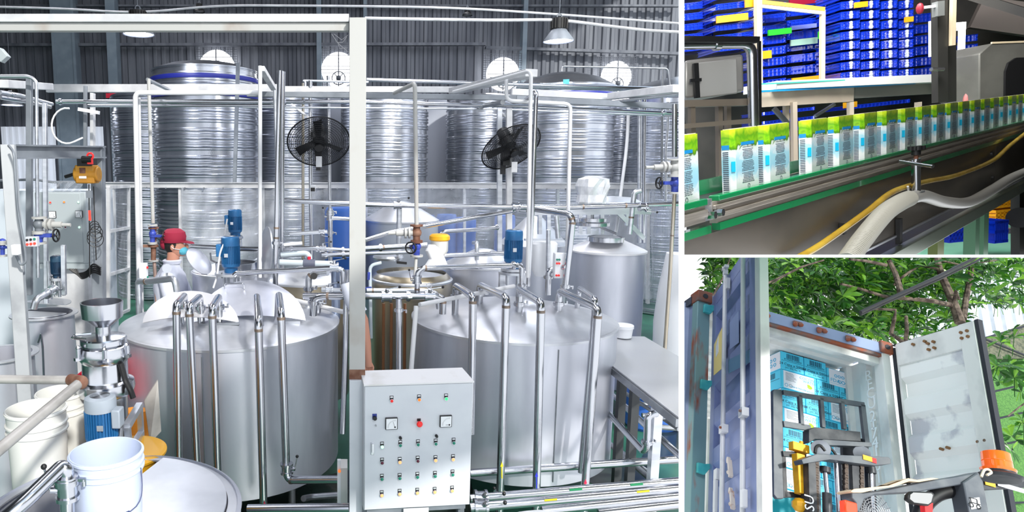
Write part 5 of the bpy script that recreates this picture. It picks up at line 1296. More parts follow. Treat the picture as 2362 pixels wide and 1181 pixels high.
def carton(x, label):
    t = Thing('juice_carton', label, 'carton', fr=LINE, group='drink cartons riding on the belt')
    t.part('carton_body', MB().prism(*octa(x, BASEZ, BASEZ + h)), cm)
    p, v = octa(x, BASEZ + h, BASEZ + h + .0015, -.003); m = MB().prism(p, v)
    t.part('top_fold', m, foil)
    m = MB(); z = BASEZ + h * .70; k = 0
    while z > BASEZ + .018:
        half = (.027 if k < 8 else .031) * (.75 + .3 * rnd.random()); xx = x + cw * .52 - half
        while xx < x + cw * .52 + half:
            w_ = rnd.uniform(.004, .011); m.box2((xx, -.0006, z), (min(xx + w_, x + cw * .52 + half), .0002, z + .0012)); xx += w_ + .002
        z -= .0036 if k % 7 else .0055; k += 1
    t.part('printed_emblem', MB().ring(V((x + cw * .53, -.0004, BASEZ + .012)), (0, 1, 0), .005, .0006, 10, 4), ink)
    ms = MB()
    for i in range(20): zz = BASEZ + .008 + i * .0045; ms.box2((x - .0006, ch + .003, zz), (x + .0002, cd_ - .003, zz + .0022))
    t.part('side_text', ms, ink)
    t.part('printed_text', m, ink)
    t.part('header_band', MB().box2((x + cw * .27, -.0007, BASEZ + h * .735), (x + cw * .76, .0002, BASEZ + h * .785)), hdr)
    t.part('side_band', MB().box2((x - .0007, ch + .001, BASEZ + h * .69), (x + .0002, cd_ - .001, BASEZ + h * .76)), hdr)
    q = [V((x + .0012, ch - .0016, 0)), V((x + ch - .0016, .0012, 0))]; nrm = V((-.0007, -.0007, 0))
    pts = [q[0] + V((0, 0, BASEZ + h * .34)) + nrm, q[1] + V((0, 0, BASEZ + h * .34)) + nrm, q[1] + V((0, 0, BASEZ + h * .5)) + nrm, q[0] + V((0, 0, BASEZ + h * .5)) + nrm]
    t.part('cyan_panel', MB().prism(pts, nrm), cyan_p)
    return t.done()
rights = [-.112, .186, .372, .642, .85, 1.071, 1.288, 1.494, 1.70, 1.901, 2.108]
while rights[-1] < 4.4: rights.append(rights[-1] + rnd.choice((.175, .195, .215)))
ordn = ['nearest green-topped carton, cut by the left edge of the bottling line view', 'first whole green-topped carton from the left, with a gap on its left', 'second whole carton, touching the first, a gap on its right', 'third whole carton, standing right after the wide gap']
names = ['fourth', 'fifth', 'sixth', 'seventh', 'eighth', 'ninth', 'tenth', 'eleventh', 'twelfth', 'thirteenth', 'fourteenth', 'fifteenth', 'sixteenth', 'seventeenth', 'eighteenth', 'nineteenth', 'twentieth', 'twenty-first']
proto = carton(rights[1] - cw, ordn[1]); pm = proto.matrix_world.copy()
for i, xr in enumerate(rights):
    if i == 1: continue
    lab = ordn[i] if i < 4 else '%s whole green-topped carton along the belt, counted from the left' % (names[i - 4] if i - 4 < len(names) else 'farthest')
    if i == 0 or i > len(rights) - 8: carton(xr - cw, lab); continue
    c = copy_tree(proto); c.matrix_world = Matrix.Translation(LINE.R @ V((xr - rights[1], 0, 0))) @ pm; c['label'] = lab
# guide rail, aluminium profile, side plate
Y0 = -.022
zz = lambda px, py: LINE.at(px, py, 'y', Y0).z
g_top, g_bot, a_bot, l_top, l_bot = zz(1700, 440), zz(1700, 452), zz(1700, 491), zz(1700, 502), zz(1700, 519)
green_g = mat('glossy_green_guide', '#0a8a50', 0, .2, coat=.5); alu = mat('brushed_aluminium_profile', '#aaa298', .6, .38, '#c0b7ac', 30, (.2, 1, 8)); plate_s = mat('brownish_stainless_plate', '#5f5a54', .7, .36, '#746c62', 2, (1, 1, 3), .03); blk = black
xe = 5.0
xs_ = LINE.at(1655, 447, 'y', Y0).x; xl = LINE.at(1628, 455, 'y', Y0).x
def bx2(x0, x1, y0, y1, z0, z1): return MB().box2((x0, y0, z0), (x1, y1, z1))
t = Thing('conveyor_guide', 'long glossy green guide rail on an aluminium profile in front of the cartons', 'conveyor', fr=LINE)
t.part('green_strip', bx2(xs_, xe, Y0 - .004, -.003, g_bot, g_top), green_g, bev=.002)
t.part('profile', bx2(xs_ - .02, xe, Y0 + .002, -.004, a_bot, g_bot), alu)
zr = lambda f: g_bot + (a_bot - g_bot) * f
t.part('profile_ridge', bx2(xs_ - .02, xe, Y0 - .004, Y0 + .002, zr(.42), zr(.2)), alu, bev=.001)
t.part('profile_ridge', bx2(xs_ - .02, xe, Y0 - .004, Y0 + .002, zr(.95), zr(.7)), alu, bev=.001)
t.part('lower_strip', bx2(xs_ + .01, xe, Y0 + .001, -.004, l_bot, l_top), green_g)
t.part('wear_strip', bx2(xs_, xe, Y0 + .004, -.004, l_top, a_bot), alu)
t.done()
t = Thing('conveyor_guide', 'short green guide section at the left edge, bolted to the long one', 'conveyor', fr=LINE)
t.part('green_strip', bx2(-.6, xl, Y0 - .004, -.003, g_bot - .003, g_top), green_g, bev=.002)
t.part('profile', bx2(-.6, xl, Y0 + .002, -.004, a_bot, g_bot - .004), alu)
t.part('profile_ridge', bx2(-.6, xl, Y0 - .004, Y0 + .002, zr(.7), zr(.3)), alu)
t.part('lower_strip', bx2(-.6, xl + .02, Y0 - .0, -.004, l_bot, l_top), green_g)
t.part('joint_plate', bx2(xl - .01, xs_ - .018, Y0 + .0035, -.006, a_bot, g_top - .004), steel)
for px, py in ((1655, 490), (1637, 496)):
    c = LINE.at(px, py, 'y', Y0 - .004); t.part('bolt', MB().cyl(c + V((0, .004, 0)), c + V((0, -.012, 0)), .0085, n=6), steel_p)
t.done()
t = Thing('conveyor_belt', 'conveyor bed under the cartons with a green rear guide', 'conveyor', fr=LINE)
t.part('belt', bx2(-.7, xe, -.001, .07, BASEZ - .02, BASEZ - .0005), mat('dark_grey_belt', '#3c3d3f', .2, .5))
t.part('rear_guide', bx2(-.7, xe, .072, .082, BASEZ, .022), green_g)
t.done()
pb = zz(1989, 582)
t = Thing('conveyor', 'brownish stainless side of the conveyor, hoses lying against it', 'conveyor', fr=LINE)
t.part('side_plate', bx2(-.7, 2.75, Y0 + .006, Y0 + .009, pb, l_bot - .002), plate_s)
t.part('side_plate', bx2(2.753, xe, Y0 + .006, Y0 + .009, pb - .03, l_bot - .002), plate_s)
t.part('lower_lip', bx2(-.7, 2.75, Y0 - .0, Y0 + .006, pb - .006, pb), steel)
r0, r1 = zz(2031, 586), zz(2089, 586)
t.part('lower_rail', bx2(-.7, 3.6, Y0 - .03, Y0 - .0, r1, r0), mat('greenish_stainless_rail', '#8a9585', .7, .3), bev=.002)
t.part('gap_shade_strip', bx2(-.7, 3.6, Y0 - .0, .09, r0 - .01, r0 - .004), blk)  # black strip stands for the shade in the gap above the rail
for px, py in ((2285, 355), (2287, 410)):
    c = LINE.at(px, py, 'y', Y0 + .006); t.part('bolt', MB().cyl(c, c + V((0, -.008, 0)), .009, n=10), blk)
c = LINE.at(1800, 545, 'y', Y0 + .006)
for px, py, w_ in ((1942, 512, .012), (2072, 520, .016)):
    c = LINE.at(px, py, 'y', Y0); t.part('hose_bracket', MB().box(c + V((0, -.002, -.02)), (.03 if px > 2000 else .018, .012, .085 if px > 2000 else .03)), blk, label='black hose bracket')
lg = mat('greenish_painted_leg', '#5f8a6c', .2, .4)
q = LINE.at(2250, 500, 'y', .0); t.part('leg', bx2(q.x - .05, q.x + .03, -.01, .03, -.86, r1), lg)
q = LINE.at(2277, 500, 'y', .0); t.part('leg', bx2(q.x - .06, q.x + .04, .0, .05, -.86, r1), lg)
q = LINE.at(2178, 560, 'y', .0); t.part('leg', bx2(q.x - .05, q.x + .05, .01, .04, -.86, r1), mat('olive_leg', '#77804a', .3, .4))
t.done()
# clamp post
c0 = LINE.at(2112, 443, 'y', -.09); sc = .1 / 1.0
def L_(px, py, y=-.09): return LINE.at(px, py, 'y', y)
t = Thing('clamp_post', 'steel clamp post with black star knob and cross rod standing before the guide rail', 'clamp', fr=LINE)
t.part('post', MB().cyl(L_(2113, 441), L_(2113, 366), .0115, n=20), steel_p)
k = t.part('knob_stem', MB().cyl(L_(2113, 366), L_(2113, 355), .006, n=12), rust)
top = L_(2113, 337); kb = MB().cyl(L_(2113, 357), L_(2113, 345), .012, n=16)
for i in range(5):
    a = 2 * PI * i / 5; e = V((math.cos(a), math.sin(a), 0)) * .015; kb.cyl(top + e - V((0, 0, .0)), top + e - V((0, 0, .012)), .008, n=10)
kb.cyl(top, top - V((0, 0, .012)), .017, n=20)
t.part('star_knob', kb, black)
t.part('cross_rod', MB().cyl(L_(2076, 372, -.05), L_(2152, 384, -.14), .0052, n=14), steel_p)
t.part('base_plate', MB().box(L_(2110, 442) + V((0, 0, -.003)), (.07, .035, .005)), steel, bev=.001)
t.done()
def hose(pts, r, m, label, ribs=0, name='hose'):
    P = [L_(x, y, d) for x, y, d in pts]; t = Thing(name, label, 'hose', fr=LINE)
    # smooth by Catmull-Rom
    Q = []
    for i in range(len(P) - 1):
        a, b, c, d = P[max(i - 1, 0)], P[i], P[i + 1], P[min(i + 2, len(P) - 1)]
        for j in range(12):
            s = j / 12; Q.append(.5 * ((2 * b) + (c - a) * s + (2 * a - 5 * b + 4 * c - d) * s * s + (3 * b - a - 3 * c + d) * s ** 3))
    Q.append(P[-1])
    t.part('tube', MB().tube(Q, r, 14), m)
    if ribs:
        g = MB(); dist = 0; nxt = 0
        for i in range(len(Q) - 1):
            sg = (Q[i + 1] - Q[i]); ln = sg.length; dd = sg.normalized()
            while nxt < dist + ln:
                c = Q[i] + dd * (nxt - dist); g.ring(c, dd, r, r * .13, 18, 5); nxt += ribs
            dist += ln
        t.part('ribs', g, m); t.parts[-1][0] = 'ribbing'
    t.done()
yt = mat('yellow_translucent_hose', '#ecc648', 0, .2, '#d6ac38', 9, trans=.2)
gh = mat('grey_ribbed_hose', '#a5a399', 0, .5); wh = mat('smooth_pale_hose', '#bcbab4', 0, .35)
hose([(1846, 592, -.045), (1900, 560, -.045), (2000, 488, -.05), (2050, 448, -.055), (2092, 430, -.06), (2140, 418, -.055), (2210, 403, -.05), (2290, 370, -.05), (2330, 335, -.05), (2375, 300, -.06)], .0085, yt, 'yellow translucent hose running over the side plate and behind the clamp post')
hose([(1955, 600, -.10), (1995, 545, -.10), (2040, 492, -.10), (2075, 468, -.10), (2096, 458, -.095)], .0215, gh, 'grey ribbed hose climbing from the bottom edge to the clamp post', ribs=.0075)
hose([(2096, 458, -.095), (2130, 452, -.09), (2180, 466, -.09), (2235, 466, -.09), (2290, 437, -.09), (2330, 412, -.09), (2375, 392, -.09)], .0195, wh, 'smooth pale hose sagging from the clamp post to the right edge')
hose([(2094, 430, -.075), (2096, 445, -.075), (2098, 462, -.1)], .003, wht_w, 'small white cable tie beside the clamp post', name='cable_tie')
# crates and backdrop
cr_b = mat('glossy_blue_crate_plastic', '#0a2fb4', 0, .12, coat=1.0); cr_y = mat('yellow_crate_plastic', '#e8a010', 0, .25); cr_o = mat('amber_crate_tag', '#e8a41c', 0, .4); cr_g = mat('green_crate_tag', '#22b828', 0, .4, emit=0); cr_r = mat('dark_red_crate_plastic', '#8f1530', 0, .3)
glint_m = mat('crate_glint', '#dfe6ff', .5, .35)
def stack(px0, px1, pyt, pyb, d, n, where, mats=None, depth=.28, group='blue crates stacked behind the bottling line'):
    for k in range(n):
        ya, yb = pyt + (pyb - pyt) * k / n, pyt + (pyb - pyt) * (k + 1) / n
        a, b = b_(px0, yb, d), b_(px1, ya, d); m = mats[k] if mats and k in mats else cr_b
        t = Thing('stacked_crate', '', 'crate', fr=BK, group=group)
        w_, hh = b.x - a.x, (b.z - a.z) * .985; x, z = a.x, a.z
        body = MB().box2((x + .008, d + .008, z), (x + w_ - .008, d + depth, z + hh))
        t.part('body', body, m)
        r = MB().box2((x, d, z + hh * .86), (x + w_, d + depth, z + hh)).box2((x, d, z), (x + w_, d + depth, z + hh * .07)).box2((x, d + .002, z + hh * .45), (x + w_, d + depth, z + hh * .52))
        nn = max(3, int(w_ / .03))
        for i in range(1, nn): xx = x + w_ * i / nn; r.box2((xx - .003, d, z), (xx + .003, d + .01, z + hh))
        t.part('rim_and_ribs', r, m); t.parts[-1][0] = 'ribbing'
        for xx in (x + .014, x + w_ - .014): r = MB().cyl(V((xx, d + .01, z + hh * .02)), V((xx, d + .01, z + hh * .84)), .014, n=12).ball(V((xx, d + .0, z + hh * .68)), .011, 8).ball(V((xx, d + .0, z + hh * .26)), .011, 8); t.part('corner_column', r, m)
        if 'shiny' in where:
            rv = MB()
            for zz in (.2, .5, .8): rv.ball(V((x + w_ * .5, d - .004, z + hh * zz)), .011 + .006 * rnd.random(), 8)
            t.part('glint_row', rv, glint_m)  # bright balls stand in for the highlights on the glossy crates
        pos = 'topmost' if k == 0 else ('lowest in sight' if k == n - 1 else ['second', 'third', 'fourth', 'fifth', 'sixth', 'seventh', 'eighth'][k - 1] + ' from top')
        t.a = (t.a[0], ('%s crate %s' % ('green' if m is cr_g else 'red' if m is cr_r else 'blue', where)) + ', ' + pos, 'crate', BK, group, None)
        t.done()
stack(1576, 1646, -24, 120, 5.5, 6, 'in the stack above the steel box')
stack(1652, 1738, -24, 120, 5.3, 6, 'in the stack behind the chrome pipe')
stack(1757, 1813, 4, 204, 5.4, 8, 'in the left stack inside the pale frame')
stack(1816, 1892, 12, 200, 5.5, 7, 'in the right stack inside the pale frame', mats={0: cr_b})
stack(1902, 1938, -24, 190, 5.8, 8, 'in the dark stack right of the pale frame')
stack(1940, 1984, -24, 186, 5.2, 9, 'in the first shiny stack right of the gap')
stack(1987, 2029, -24, 184, 5.2, 9, 'in the second shiny stack right of the gap')
stack(2034, 2071, -24, 182, 5.2, 9, 'in the third shiny stack')
stack(2074, 2108, -24, 180, 5.25, 9, 'in the fourth shiny stack')
stack(2112, 2156, 28, 178, 5.5, 6, 'in the lower dim stack touching the black post')
stack(2200, 2256, 78, 166, 5.6, 4, 'in the dim stack right of the black post')
stack(1758, 1880, 246, 330, 5.3, 4, 'under the far conveyor at left')
stack(1960, 2100, 228, 300, 5.3, 3, 'under the far conveyor at right')
def tag(px0, py0, px1, py1, d, m, label, nm='crate_tag'):
    a, b = b_(px0, py1, d), b_(px1, py0, d); one(nm, MB().box2((a.x, d - .01, a.z), (b.x, d + .004, b.z)), m, label, 'tag', fr=BK)
for a in ((1718, -5, 1737, 18, 5.27, cr_o, 'amber tag at the top edge left of the pale frame'), (1652, 30, 1724, 54, 5.27, cr_o, 'wide amber tag on the stack behind the chrome pipe'), (1752, 116, 1778, 137, 5.37, cr_o, 'amber tag at the left foot of the pale frame'),
          (1826, 174, 1887, 196, 5.45, cr_o, 'wide amber tag at the foot of the right framed stack'), (1771, 64, 1824, 83, 5.35, cr_g, 'bright green tag across the framed stacks'), (1887, 72, 1896, 90, 5.35, cr_g, 'small green tag at the right frame bar'),
          (1823, 86, 1884, 107, 5.45, mat('grey_green_tag', '#8fb0a0', 0, .4), 'pale grey green slotted tag in the right framed stack'), (1824, 54, 1882, 70, 5.45, mat('lilac_tag', '#7c88d8', 0, .4), 'lilac slotted tag in the right framed stack'),
          (1970, 3, 2000, 19, 5.17, cr_o, 'amber tag on the shiny stacks near the top'), (2086, 38, 2105, 52, 5.22, cr_o, 'small amber tag on the fourth shiny stack'), (1945, 234, 1975, 250, 5.2, cr_o, 'amber tag below the far conveyor'), (1820, -8, 1882, 14, 5.6, cr_r, 'dark red crate edge above the pale frame')): tag(*a)
t = Thing('pallet_cage', 'pale rectangular frame standing around two blue crate stacks', 'frame', fr=BK)
fr_m = mat('cream_frame_paint', '#dcc9a8', 0, .4)
t.part('upright', MB().bar(b_(1748, -20, 5.2), b_(1750, 200, 5.2), .04, .04), fr_m); t.part('upright', MB().bar(b_(1897, 24, 5.2), b_(1896, 190, 5.2), .026, .03), fr_m)
t.part('top_bar', MB().bar(b_(1744, 4, 5.2), b_(1900, 22, 5.2), .03, .03), mat('amber_frame_top', '#d89c48', 0, .4))
t.part('inner_top_bar', MB().bar(b_(1752, 14, 5.18), b_(1895, 30, 5.18), .02, .022), wht)
t.done()
t = Thing('far_conveyor', 'pale far conveyor crossing below the blue crate stacks', 'conveyor', fr=BK)
cv = mat('cream_conveyor_side', '#d8cbb6', .2, .4, '#bcae9c', 3)
t.part('bed', MB().bar(b_(1752, 203, 4.7), b_(2225, 182, 5.0), .3, .055), wht_w)
t.part('teal_edge', MB().bar(b_(1752, 194, 4.52), b_(2160, 175, 4.8), .01, .008), mat('teal_edge', '#3fb6a0', 0, .4))
t.part('blue_line', MB().bar(b_(1752, 211, 4.53), b_(2110, 192, 4.8), .01, .012), hdr)
t.part('side', MB().bar(b_(1752, 231, 4.6), b_(1965, 218, 4.75), .03, .1), cv)
t.part('side', MB().bar(b_(1968, 214, 4.76), b_(2150, 204, 4.9), .03, .08), mat('grey_conveyor_side', '#8f8f88', .4, .4))
for px, d in ((1834, 4.6), (1816, 4.7), (2122, 4.8), (1965, 4.7)): q = b_(px, 235, d); t.part('leg', MB().box2((q.x - .015, d, zfl), (q.x + .015, d + .03, q.z)), cv)
t.part('brace', MB().bar(b_(1785, 250, 4.7), b_(1830, 300, 4.7), .02, .03), steel_dk); t.part('brace', MB().bar(b_(1925, 240, 4.8), b_(1880, 268, 4.8), .02, .02), steel_dk)
t.done()
t = Thing('filling_machine', 'grey steel box with black latch and bent chrome pipe at the left edge', 'machine', fr=BK)
dmc = 3.0
a, b = b_(1570, 228, dmc), b_(1716, 124, dmc)
t.part('housing', MB().box2((a.x, dmc, a.z), (b.x, dmc + .35, b.z)), mat('satin_grey_housing', '#a29f9b', .4, .4, '#b6b3af', 3), bev=.012)
a, b = b_(1610, 226, dmc - .01), b_(1700, 134, dmc - .01)
t.part('door', MB().box2((a.x, dmc - .012, a.z), (b.x, dmc, b.z)), mat('light_grey_door', '#bbb9b6', .3, .4), bev=.006)
t.part('latch', MB().bar(b_(1604, 146, dmc - .03), b_(1608, 226, dmc - .03), .016, .02).bar(b_(1592, 186, dmc - .035), b_(1617, 184, dmc - .035), .012, .014), black)
t.part('frame', MB().bar(b_(1570, 240, dmc - .01), b_(1722, 236, dmc - .01), .04, .03).bar(b_(1595, 240, dmc), b_(1597, 420, dmc), .03, .02).bar(b_(1658, 240, dmc + .05), b_(1660, 420, dmc + .05), .03, .02).bar(b_(1678, 240, dmc + .1), b_(1680, 420, dmc + .1), .025, .02).bar(b_(1570, 292, dmc - .05), b_(1745, 278, dmc - .05), .04, .02), mat('brown_grey_frame', '#8b7f72', .4, .4))
t.part('roof_bar', MB().bar(b_(1570, 91, dmc - .1), b_(1748, 92, dmc - .1), .03, .024), black)
t.part('chrome_pipe', MB().tube([b_(1560, 104, dmc - .06), b_(1734, 101, dmc - .06), b_(1742, 420, dmc - .06)], .021, 18, .05), steel_p)
t.part('pipe_clamp', MB().cyl(b_(1648, 103, dmc - .06), b_(1660, 103, dmc - .06), .027, n=18), steel_p)
t.part('black_strip', MB().bar(b_(1751, 95, dmc), b_(1753, 420, dmc), .012, .012), black)
t.done()
dp = 4.0
t = Thing('machine_post', 'black machine post with red knob and beige rod in the middle distance', 'post', fr=BK)
t.part('column', MB().bar(b_(2166, -30, dp), b_(2168, 236, dp), .045, .06).bar(b_(2186, -30, dp + .05), b_(2187, 236, dp + .05), .045, .06), mat('dark_grey_column', '#3a3936', .3, .45))
t.part('clamp_block', MB().bar(b_(2164, 4, dp - .05), b_(2164, 38, dp - .05), .04, .04), mat('grey_block', '#8d908d', .4, .4))
t.part('knob_arm', MB().bar(b_(2125, 18, dp - .05), b_(2158, 14, dp - .05), .012, .015), wht)
t.part('red_knob', MB().ball(b_(2122, 20, dp - .05), .024, 10, (.8, .8, 1.4)), mat('dark_red_knob', '#8a2330', 0, .4))
t.part('beige_rod', MB().bar(b_(2199, -30, dp - .03), b_(2196, 105, dp - .03), .022, .022), fr_m)
t.part('bolt', MB().cyl(b_(2148, 160, dp - .05), b_(2176, 160, dp - .05), .012, n=10), steel_p)
t.done()
gl = mat('lit_light_panel', '#ffffff', 0, .5, emit=3.0)
t = Thing('light_frame', 'glowing white frame-shaped lamp behind the black post', 'lamp', fr=BK)
t.part('tube', MB().bar(b_(2151, 48, 5.0), b_(2151, 130, 5.0), .035, .03), gl)
t.part('tube', MB().bar(b_(2200, 62, 5.0), b_(2224, 60, 5.0), .03, .055).bar(b_(2219, 62, 5.0), b_(2217, 124, 5.0), .028, .03), gl)
t.part('base', MB().bar(b_(2140, 185, 5.0), b_(2220, 180, 5.0), .03, .045), wht)
t.done()
t = Thing('machine_hood', 'dull grey slant-cornered machine hood with a black rounded opening at the right edge', 'machine', fr=BK)
P = [b_(x, y, 4.6) for x, y in ((2259, 250), (2259, 124), (2286, 100), (2400, 96), (2400, 250))]
t.part('hood', MB().prism(P, (0, .3, 0)), mat('dull_grey_hood', '#77766f', .3, .5, '#66655f', 4), bev=.008)
P = [b_(x, y, 4.58) for x, y in ((2319, 240), (2320, 165), (2327, 145), (2345, 133), (2400, 131), (2400, 240))]
t.part('opening', MB().prism(P, (0, .015, 0)), black, label='black opening')
t.part('top_edge', MB().bar(b_(2287, 99, 4.6), b_(2400, 95, 4.6), .012, .012), fr_m)
t.done()
t = Thing('capping_head', 'pale rounded machine part with yellow dot and pink wheel behind the cartons', 'machine', fr=BK)
t.part('cover', MB().prism([b_(x, y, 4.9) for x, y in ((2222, 225), (2222, 165), (2240, 158), (2262, 175), (2264, 225))], (0, .1, 0)), mat('satin_part', '#9c9c96', .6, .35), bev=.01)
t.part('dot', MB().cyl(b_(2232, 179, 4.88), b_(2232, 179, 4.9), .022, n=16), yellow)
t.part('wheel', MB().ring(b_(2262, 230, 4.7), (0, 1, 0), .1, .02, 28, 8), mat('pink_ring', '#d8807c', 0, .3))
t.part('pin', MB().cyl(b_(2229, 128, 5.0), b_(2229, 152, 5.0), .012, n=10), steel)
t.done()
# crates on the floor at right
for (a0, b0, a1, b1, d, m, lab, nn) in ((2297, 478, 2350, 455, 3.9, cr_y, 'yellow crate on the floor at right, upper one', 1), (2297, 506, 2350, 482, 3.9, cr_y, 'yellow crate on the floor at right, lower one', 1), (2190, 558, 2240, 522, 3.4, cr_b, 'blue crate on the floor between the conveyor legs', 1), (2294, 560, 2322, 508, 3.4, cr_b, 'blue crate on the floor right of the legs', 1)):
    a, b = b_(a0, b0, d), b_(a1, b1, d); crate((a.x, d, a.z), b.x - a.x, .25, b.z - a.z, m, lab, fr=BK)
a = b_(2215, 518, 3.45); one('water_bottle', MB().lathe([(0, 0), (.03, 0), (.032, .01), (.032, .05), (.015, .075), (.012, .09), (0, .09)], a, 20), mat('pale_blue_bottle', '#8fd0e8', 0, .2), 'pale blue bottle top above the blue floor crate', 'bottle', fr=BK)
t = Thing('hand_wheel_stand', 'dark machine foot with round wheel at the right edge above the floor', 'machine', fr=BK)
t.part('foot', MB().bar(b_(2352, 300, 3.6), b_(2352, 620, 3.6), .05, .05), mat('dark_foot', '#33332f', .3, .5)); t.part('wheel', MB().cyl(b_(2352, 502, 3.5), b_(2352, 502, 3.58), .055, n=28), black); t.part('stretcher', MB().bar(b_(2290, 535, 3.7), b_(2360, 530, 3.7), .03, .03), steel); t.done()
t = Thing('ceiling_beam', 'dim grey beam in the upper right corner of the bottling line', 'beam', fr=BK); 
t.part('beam', MB().bar(b_(2205, -20, 5.4), b_(2400, 40, 5.0), .1, .06), wall_dk); t.part('duct', MB().bar(b_(2250, 30, 5.8), b_(2400, 50, 5.6), .1, .25), mat('dim_taupe_duct', '#7a706a', 0, .6)); t.done()
# ================================================================== CONTAINER YARD (lower right)
def y_(px, py, y=0.0): return YARD.at(px, py, 'y', y)
CW = y_(2053, 795).x; CH = 2.75; CDp = 4.5
cont_b = mat('faded_slate_blue_paint', '#7f8fb0', .1, .5, '#8e9dbb', 2.5, lo=.35, hi=.7)
door_b = mat('violet_slate_door_paint', '#6f7fae', .1, .45, '#8792b8', 2.2, (1, 1, 1.5), lo=.35, hi=.7)
cont_w = mat('scuffed_white_container_paint', '#e6e6e2', 0, .5, '#b9bab8', 3, (1, 1, .6), lo=.5, hi=.75)
door_w = mat('patched_white_door_paint', '#f0f1ee', 0, .45, '#c3c4ca', 1.6, (1, 1, .8), lo=.52, hi=.56, detail=6)
post_m = mat('teal_rust_post_paint', '#7fa3a6', .1, .55, '#a0563a', 5, (2, 2, .5), lo=.52, hi=.66)
turq = mat('turquoise_hinge_paint', '#3fb0b4', .1, .45, '#59c2c2', 8)
rusty = mat('rusted_casting', '#9c5438', .3, .75, '#7a6a66', 9)
bar_w = mat('dirty_white_lock_bar', '#d2d3d6', .1, .4, '#9fa6b4', 9, (1, 1, .5), lo=.6, hi=.8)
gask = mat('dark_gasket', '#1e222c', 0, .6)
box_c = mat('cyan_carton_board', '#4fd0f2', 0, .45); box_w = mat('white_carton_board', '#e9ebf4', 0, .5); box_ink = mat('dark_box_print', '#16405a', 0, .5); box_ci = mat('cyan_box_print', '#46b4dc', 0, .5)
fork_g = mat('charcoal_forklift_paint', '#4a5058', .2, .45, '#5e6368', 6); fork_d = mat('dark_forklift_steel', '#2e3136', .4, .45, '#45474a', 8); fork_y = mat('yellow_cylinder_paint', '#e0a415', .1, .4, '#8a6a20', 8, lo=.6, hi=.8)
t = Thing('shipping_container', 'open slate blue shipping container with white ribbed inside, doors swung wide', 'container', fr=YARD)
hz = y_(1760, 738).z
t.part('header_beam', MB().box2((.08, 0, hz), (CW - .07, .09, -.005)), cont_b, bev=.004)
t.part('header_edge', MB().box2((.08, .01, hz - .035), (CW - .07, .10, hz)), rusty, label='rusty torn gasket line')
t.part('inner_header', MB().box2((.08, .05, hz - .11), (CW - .07, .13, hz - .035)), cont_w)
pl, pr = y_(1605, 900).x, y_(1633, 900).x
t.part('left_post', MB().box2((-.012, -.01, -CH), (.125, .10, -.10)), post_m, bev=.006, label='left post, teal paint flaking to rust')
t.part('right_post', MB().box2((CW - .10, -.0, -CH), (CW - .015, .12, -.10)), cont_w, bev=.004)
for x0, x1 in ((-.02, .14), (CW - .12, CW + .01)):
    k = t.part('corner_casting', MB().box2((x0, -.03, -.125), (x1, .14, .012)), rusty, bev=.01)
    t.part('casting_hole', MB().cyl(V(((x0 + x1) / 2, -.034, -.055)), V(((x0 + x1) / 2, -.02, -.055)), .028, n=20), gask, sub=k)
def corr_wall(p, q, up_, n, amp, pitch):
    p, q, n, up_ = V(p), V(q), V(n), V(up_); L = (q - p).length; d = (q - p).normalized(); s = 0; xs = []
    while s < L:
        for a, b in ((0, 0), (.3, 0), (.42, 1), (.78, 1), (.9, 0)): xs.append(p + d * min(L, s + a * pitch) + n * b * amp)
        s += pitch
    m = MB().grid([xs, [x + up_ for x in xs]]); m.grid([[x + up_ + n * -.004 for x in xs], [x + n * -.004 for x in xs]]); return m
t.part('left_side', corr_wall((-.0, .1, -CH), (-.0, CDp, -CH), (0, 0, CH - .06), (-1, 0, 0), .036, .28), cont_b, flat=True)
t.part('top_rail', MB().box2((-.03, .1, -.12), (.05, CDp, -.03)), mat('dark_top_rail', '#4d5260', .2, .5))
t.part('left_inner_side', corr_wall((.05, .1, -CH), (.05, CDp, -CH), (0, 0, CH - .12), (1, 0, 0), .036, .28), cont_w, flat=True)
t.part('right_side', corr_wall((CW - .06, .12, -CH), (CW - .06, CDp, -CH), (0, 0, CH - .12), (-1, 0, 0), .036, .28), cont_w, flat=True)
t.part('inner_roof', corr_wall((.05, .13, -.10), (.05, CDp, -.10), (CW - .12, 0, 0), (0, 0, -1), .03, .24), cont_w, flat=True)
t.part('outer_roof', MB().box2((0, .1, -.06), (CW, CDp, -.03)), cont_b)
t.part('end_wall', MB().box2((.05, CDp, -CH), (CW - .06, CDp + .04, -.06)), cont_w)
t.part('container_floor', MB().box2((.0, .0, -CH - .15), (CW, CDp, -CH)), mat('container_floor_board', '#6b4a34', 0, .6))
for px, py in ((1762, 728), (1838, 749), (1893, 764), (1959, 783)):
    c = y_(px, py); t.part('cam_keeper', MB().ball(c + V((-.03, -.02, -.01)), .032, 8, (.8, .8, 1)).ball(c + V((.03, -.02, .0)), .03, 8, (1, .8, .8)).box(c + V((0, -.01, .02)), (.09, .03, .02)), rusty)
for i, (ch_, px, py) in enumerate((('R', 2003, 867), ('F', 2006, 887), ('C', 2008, 908), ('U', 2010, 931), ('2', 2013, 961), ('1', 2015, 980), ('7', 2017, 1000), ('4', 2019, 1022), ('1', 2021, 1040), ('0', 2024, 1074), ('1', 2027, 1102))):
    c = YARD.at(px, py, 'x', CW - .098); m = MB().text(ch_, c, (0, -1, 0), (0, 0, 1), .17, .001)
    t.part('painted_letter', m, mat('faint_white_lettering', '#f4f4f4', 0, .5) if i == 0 else MATS['faint_white_lettering'])
t.done()
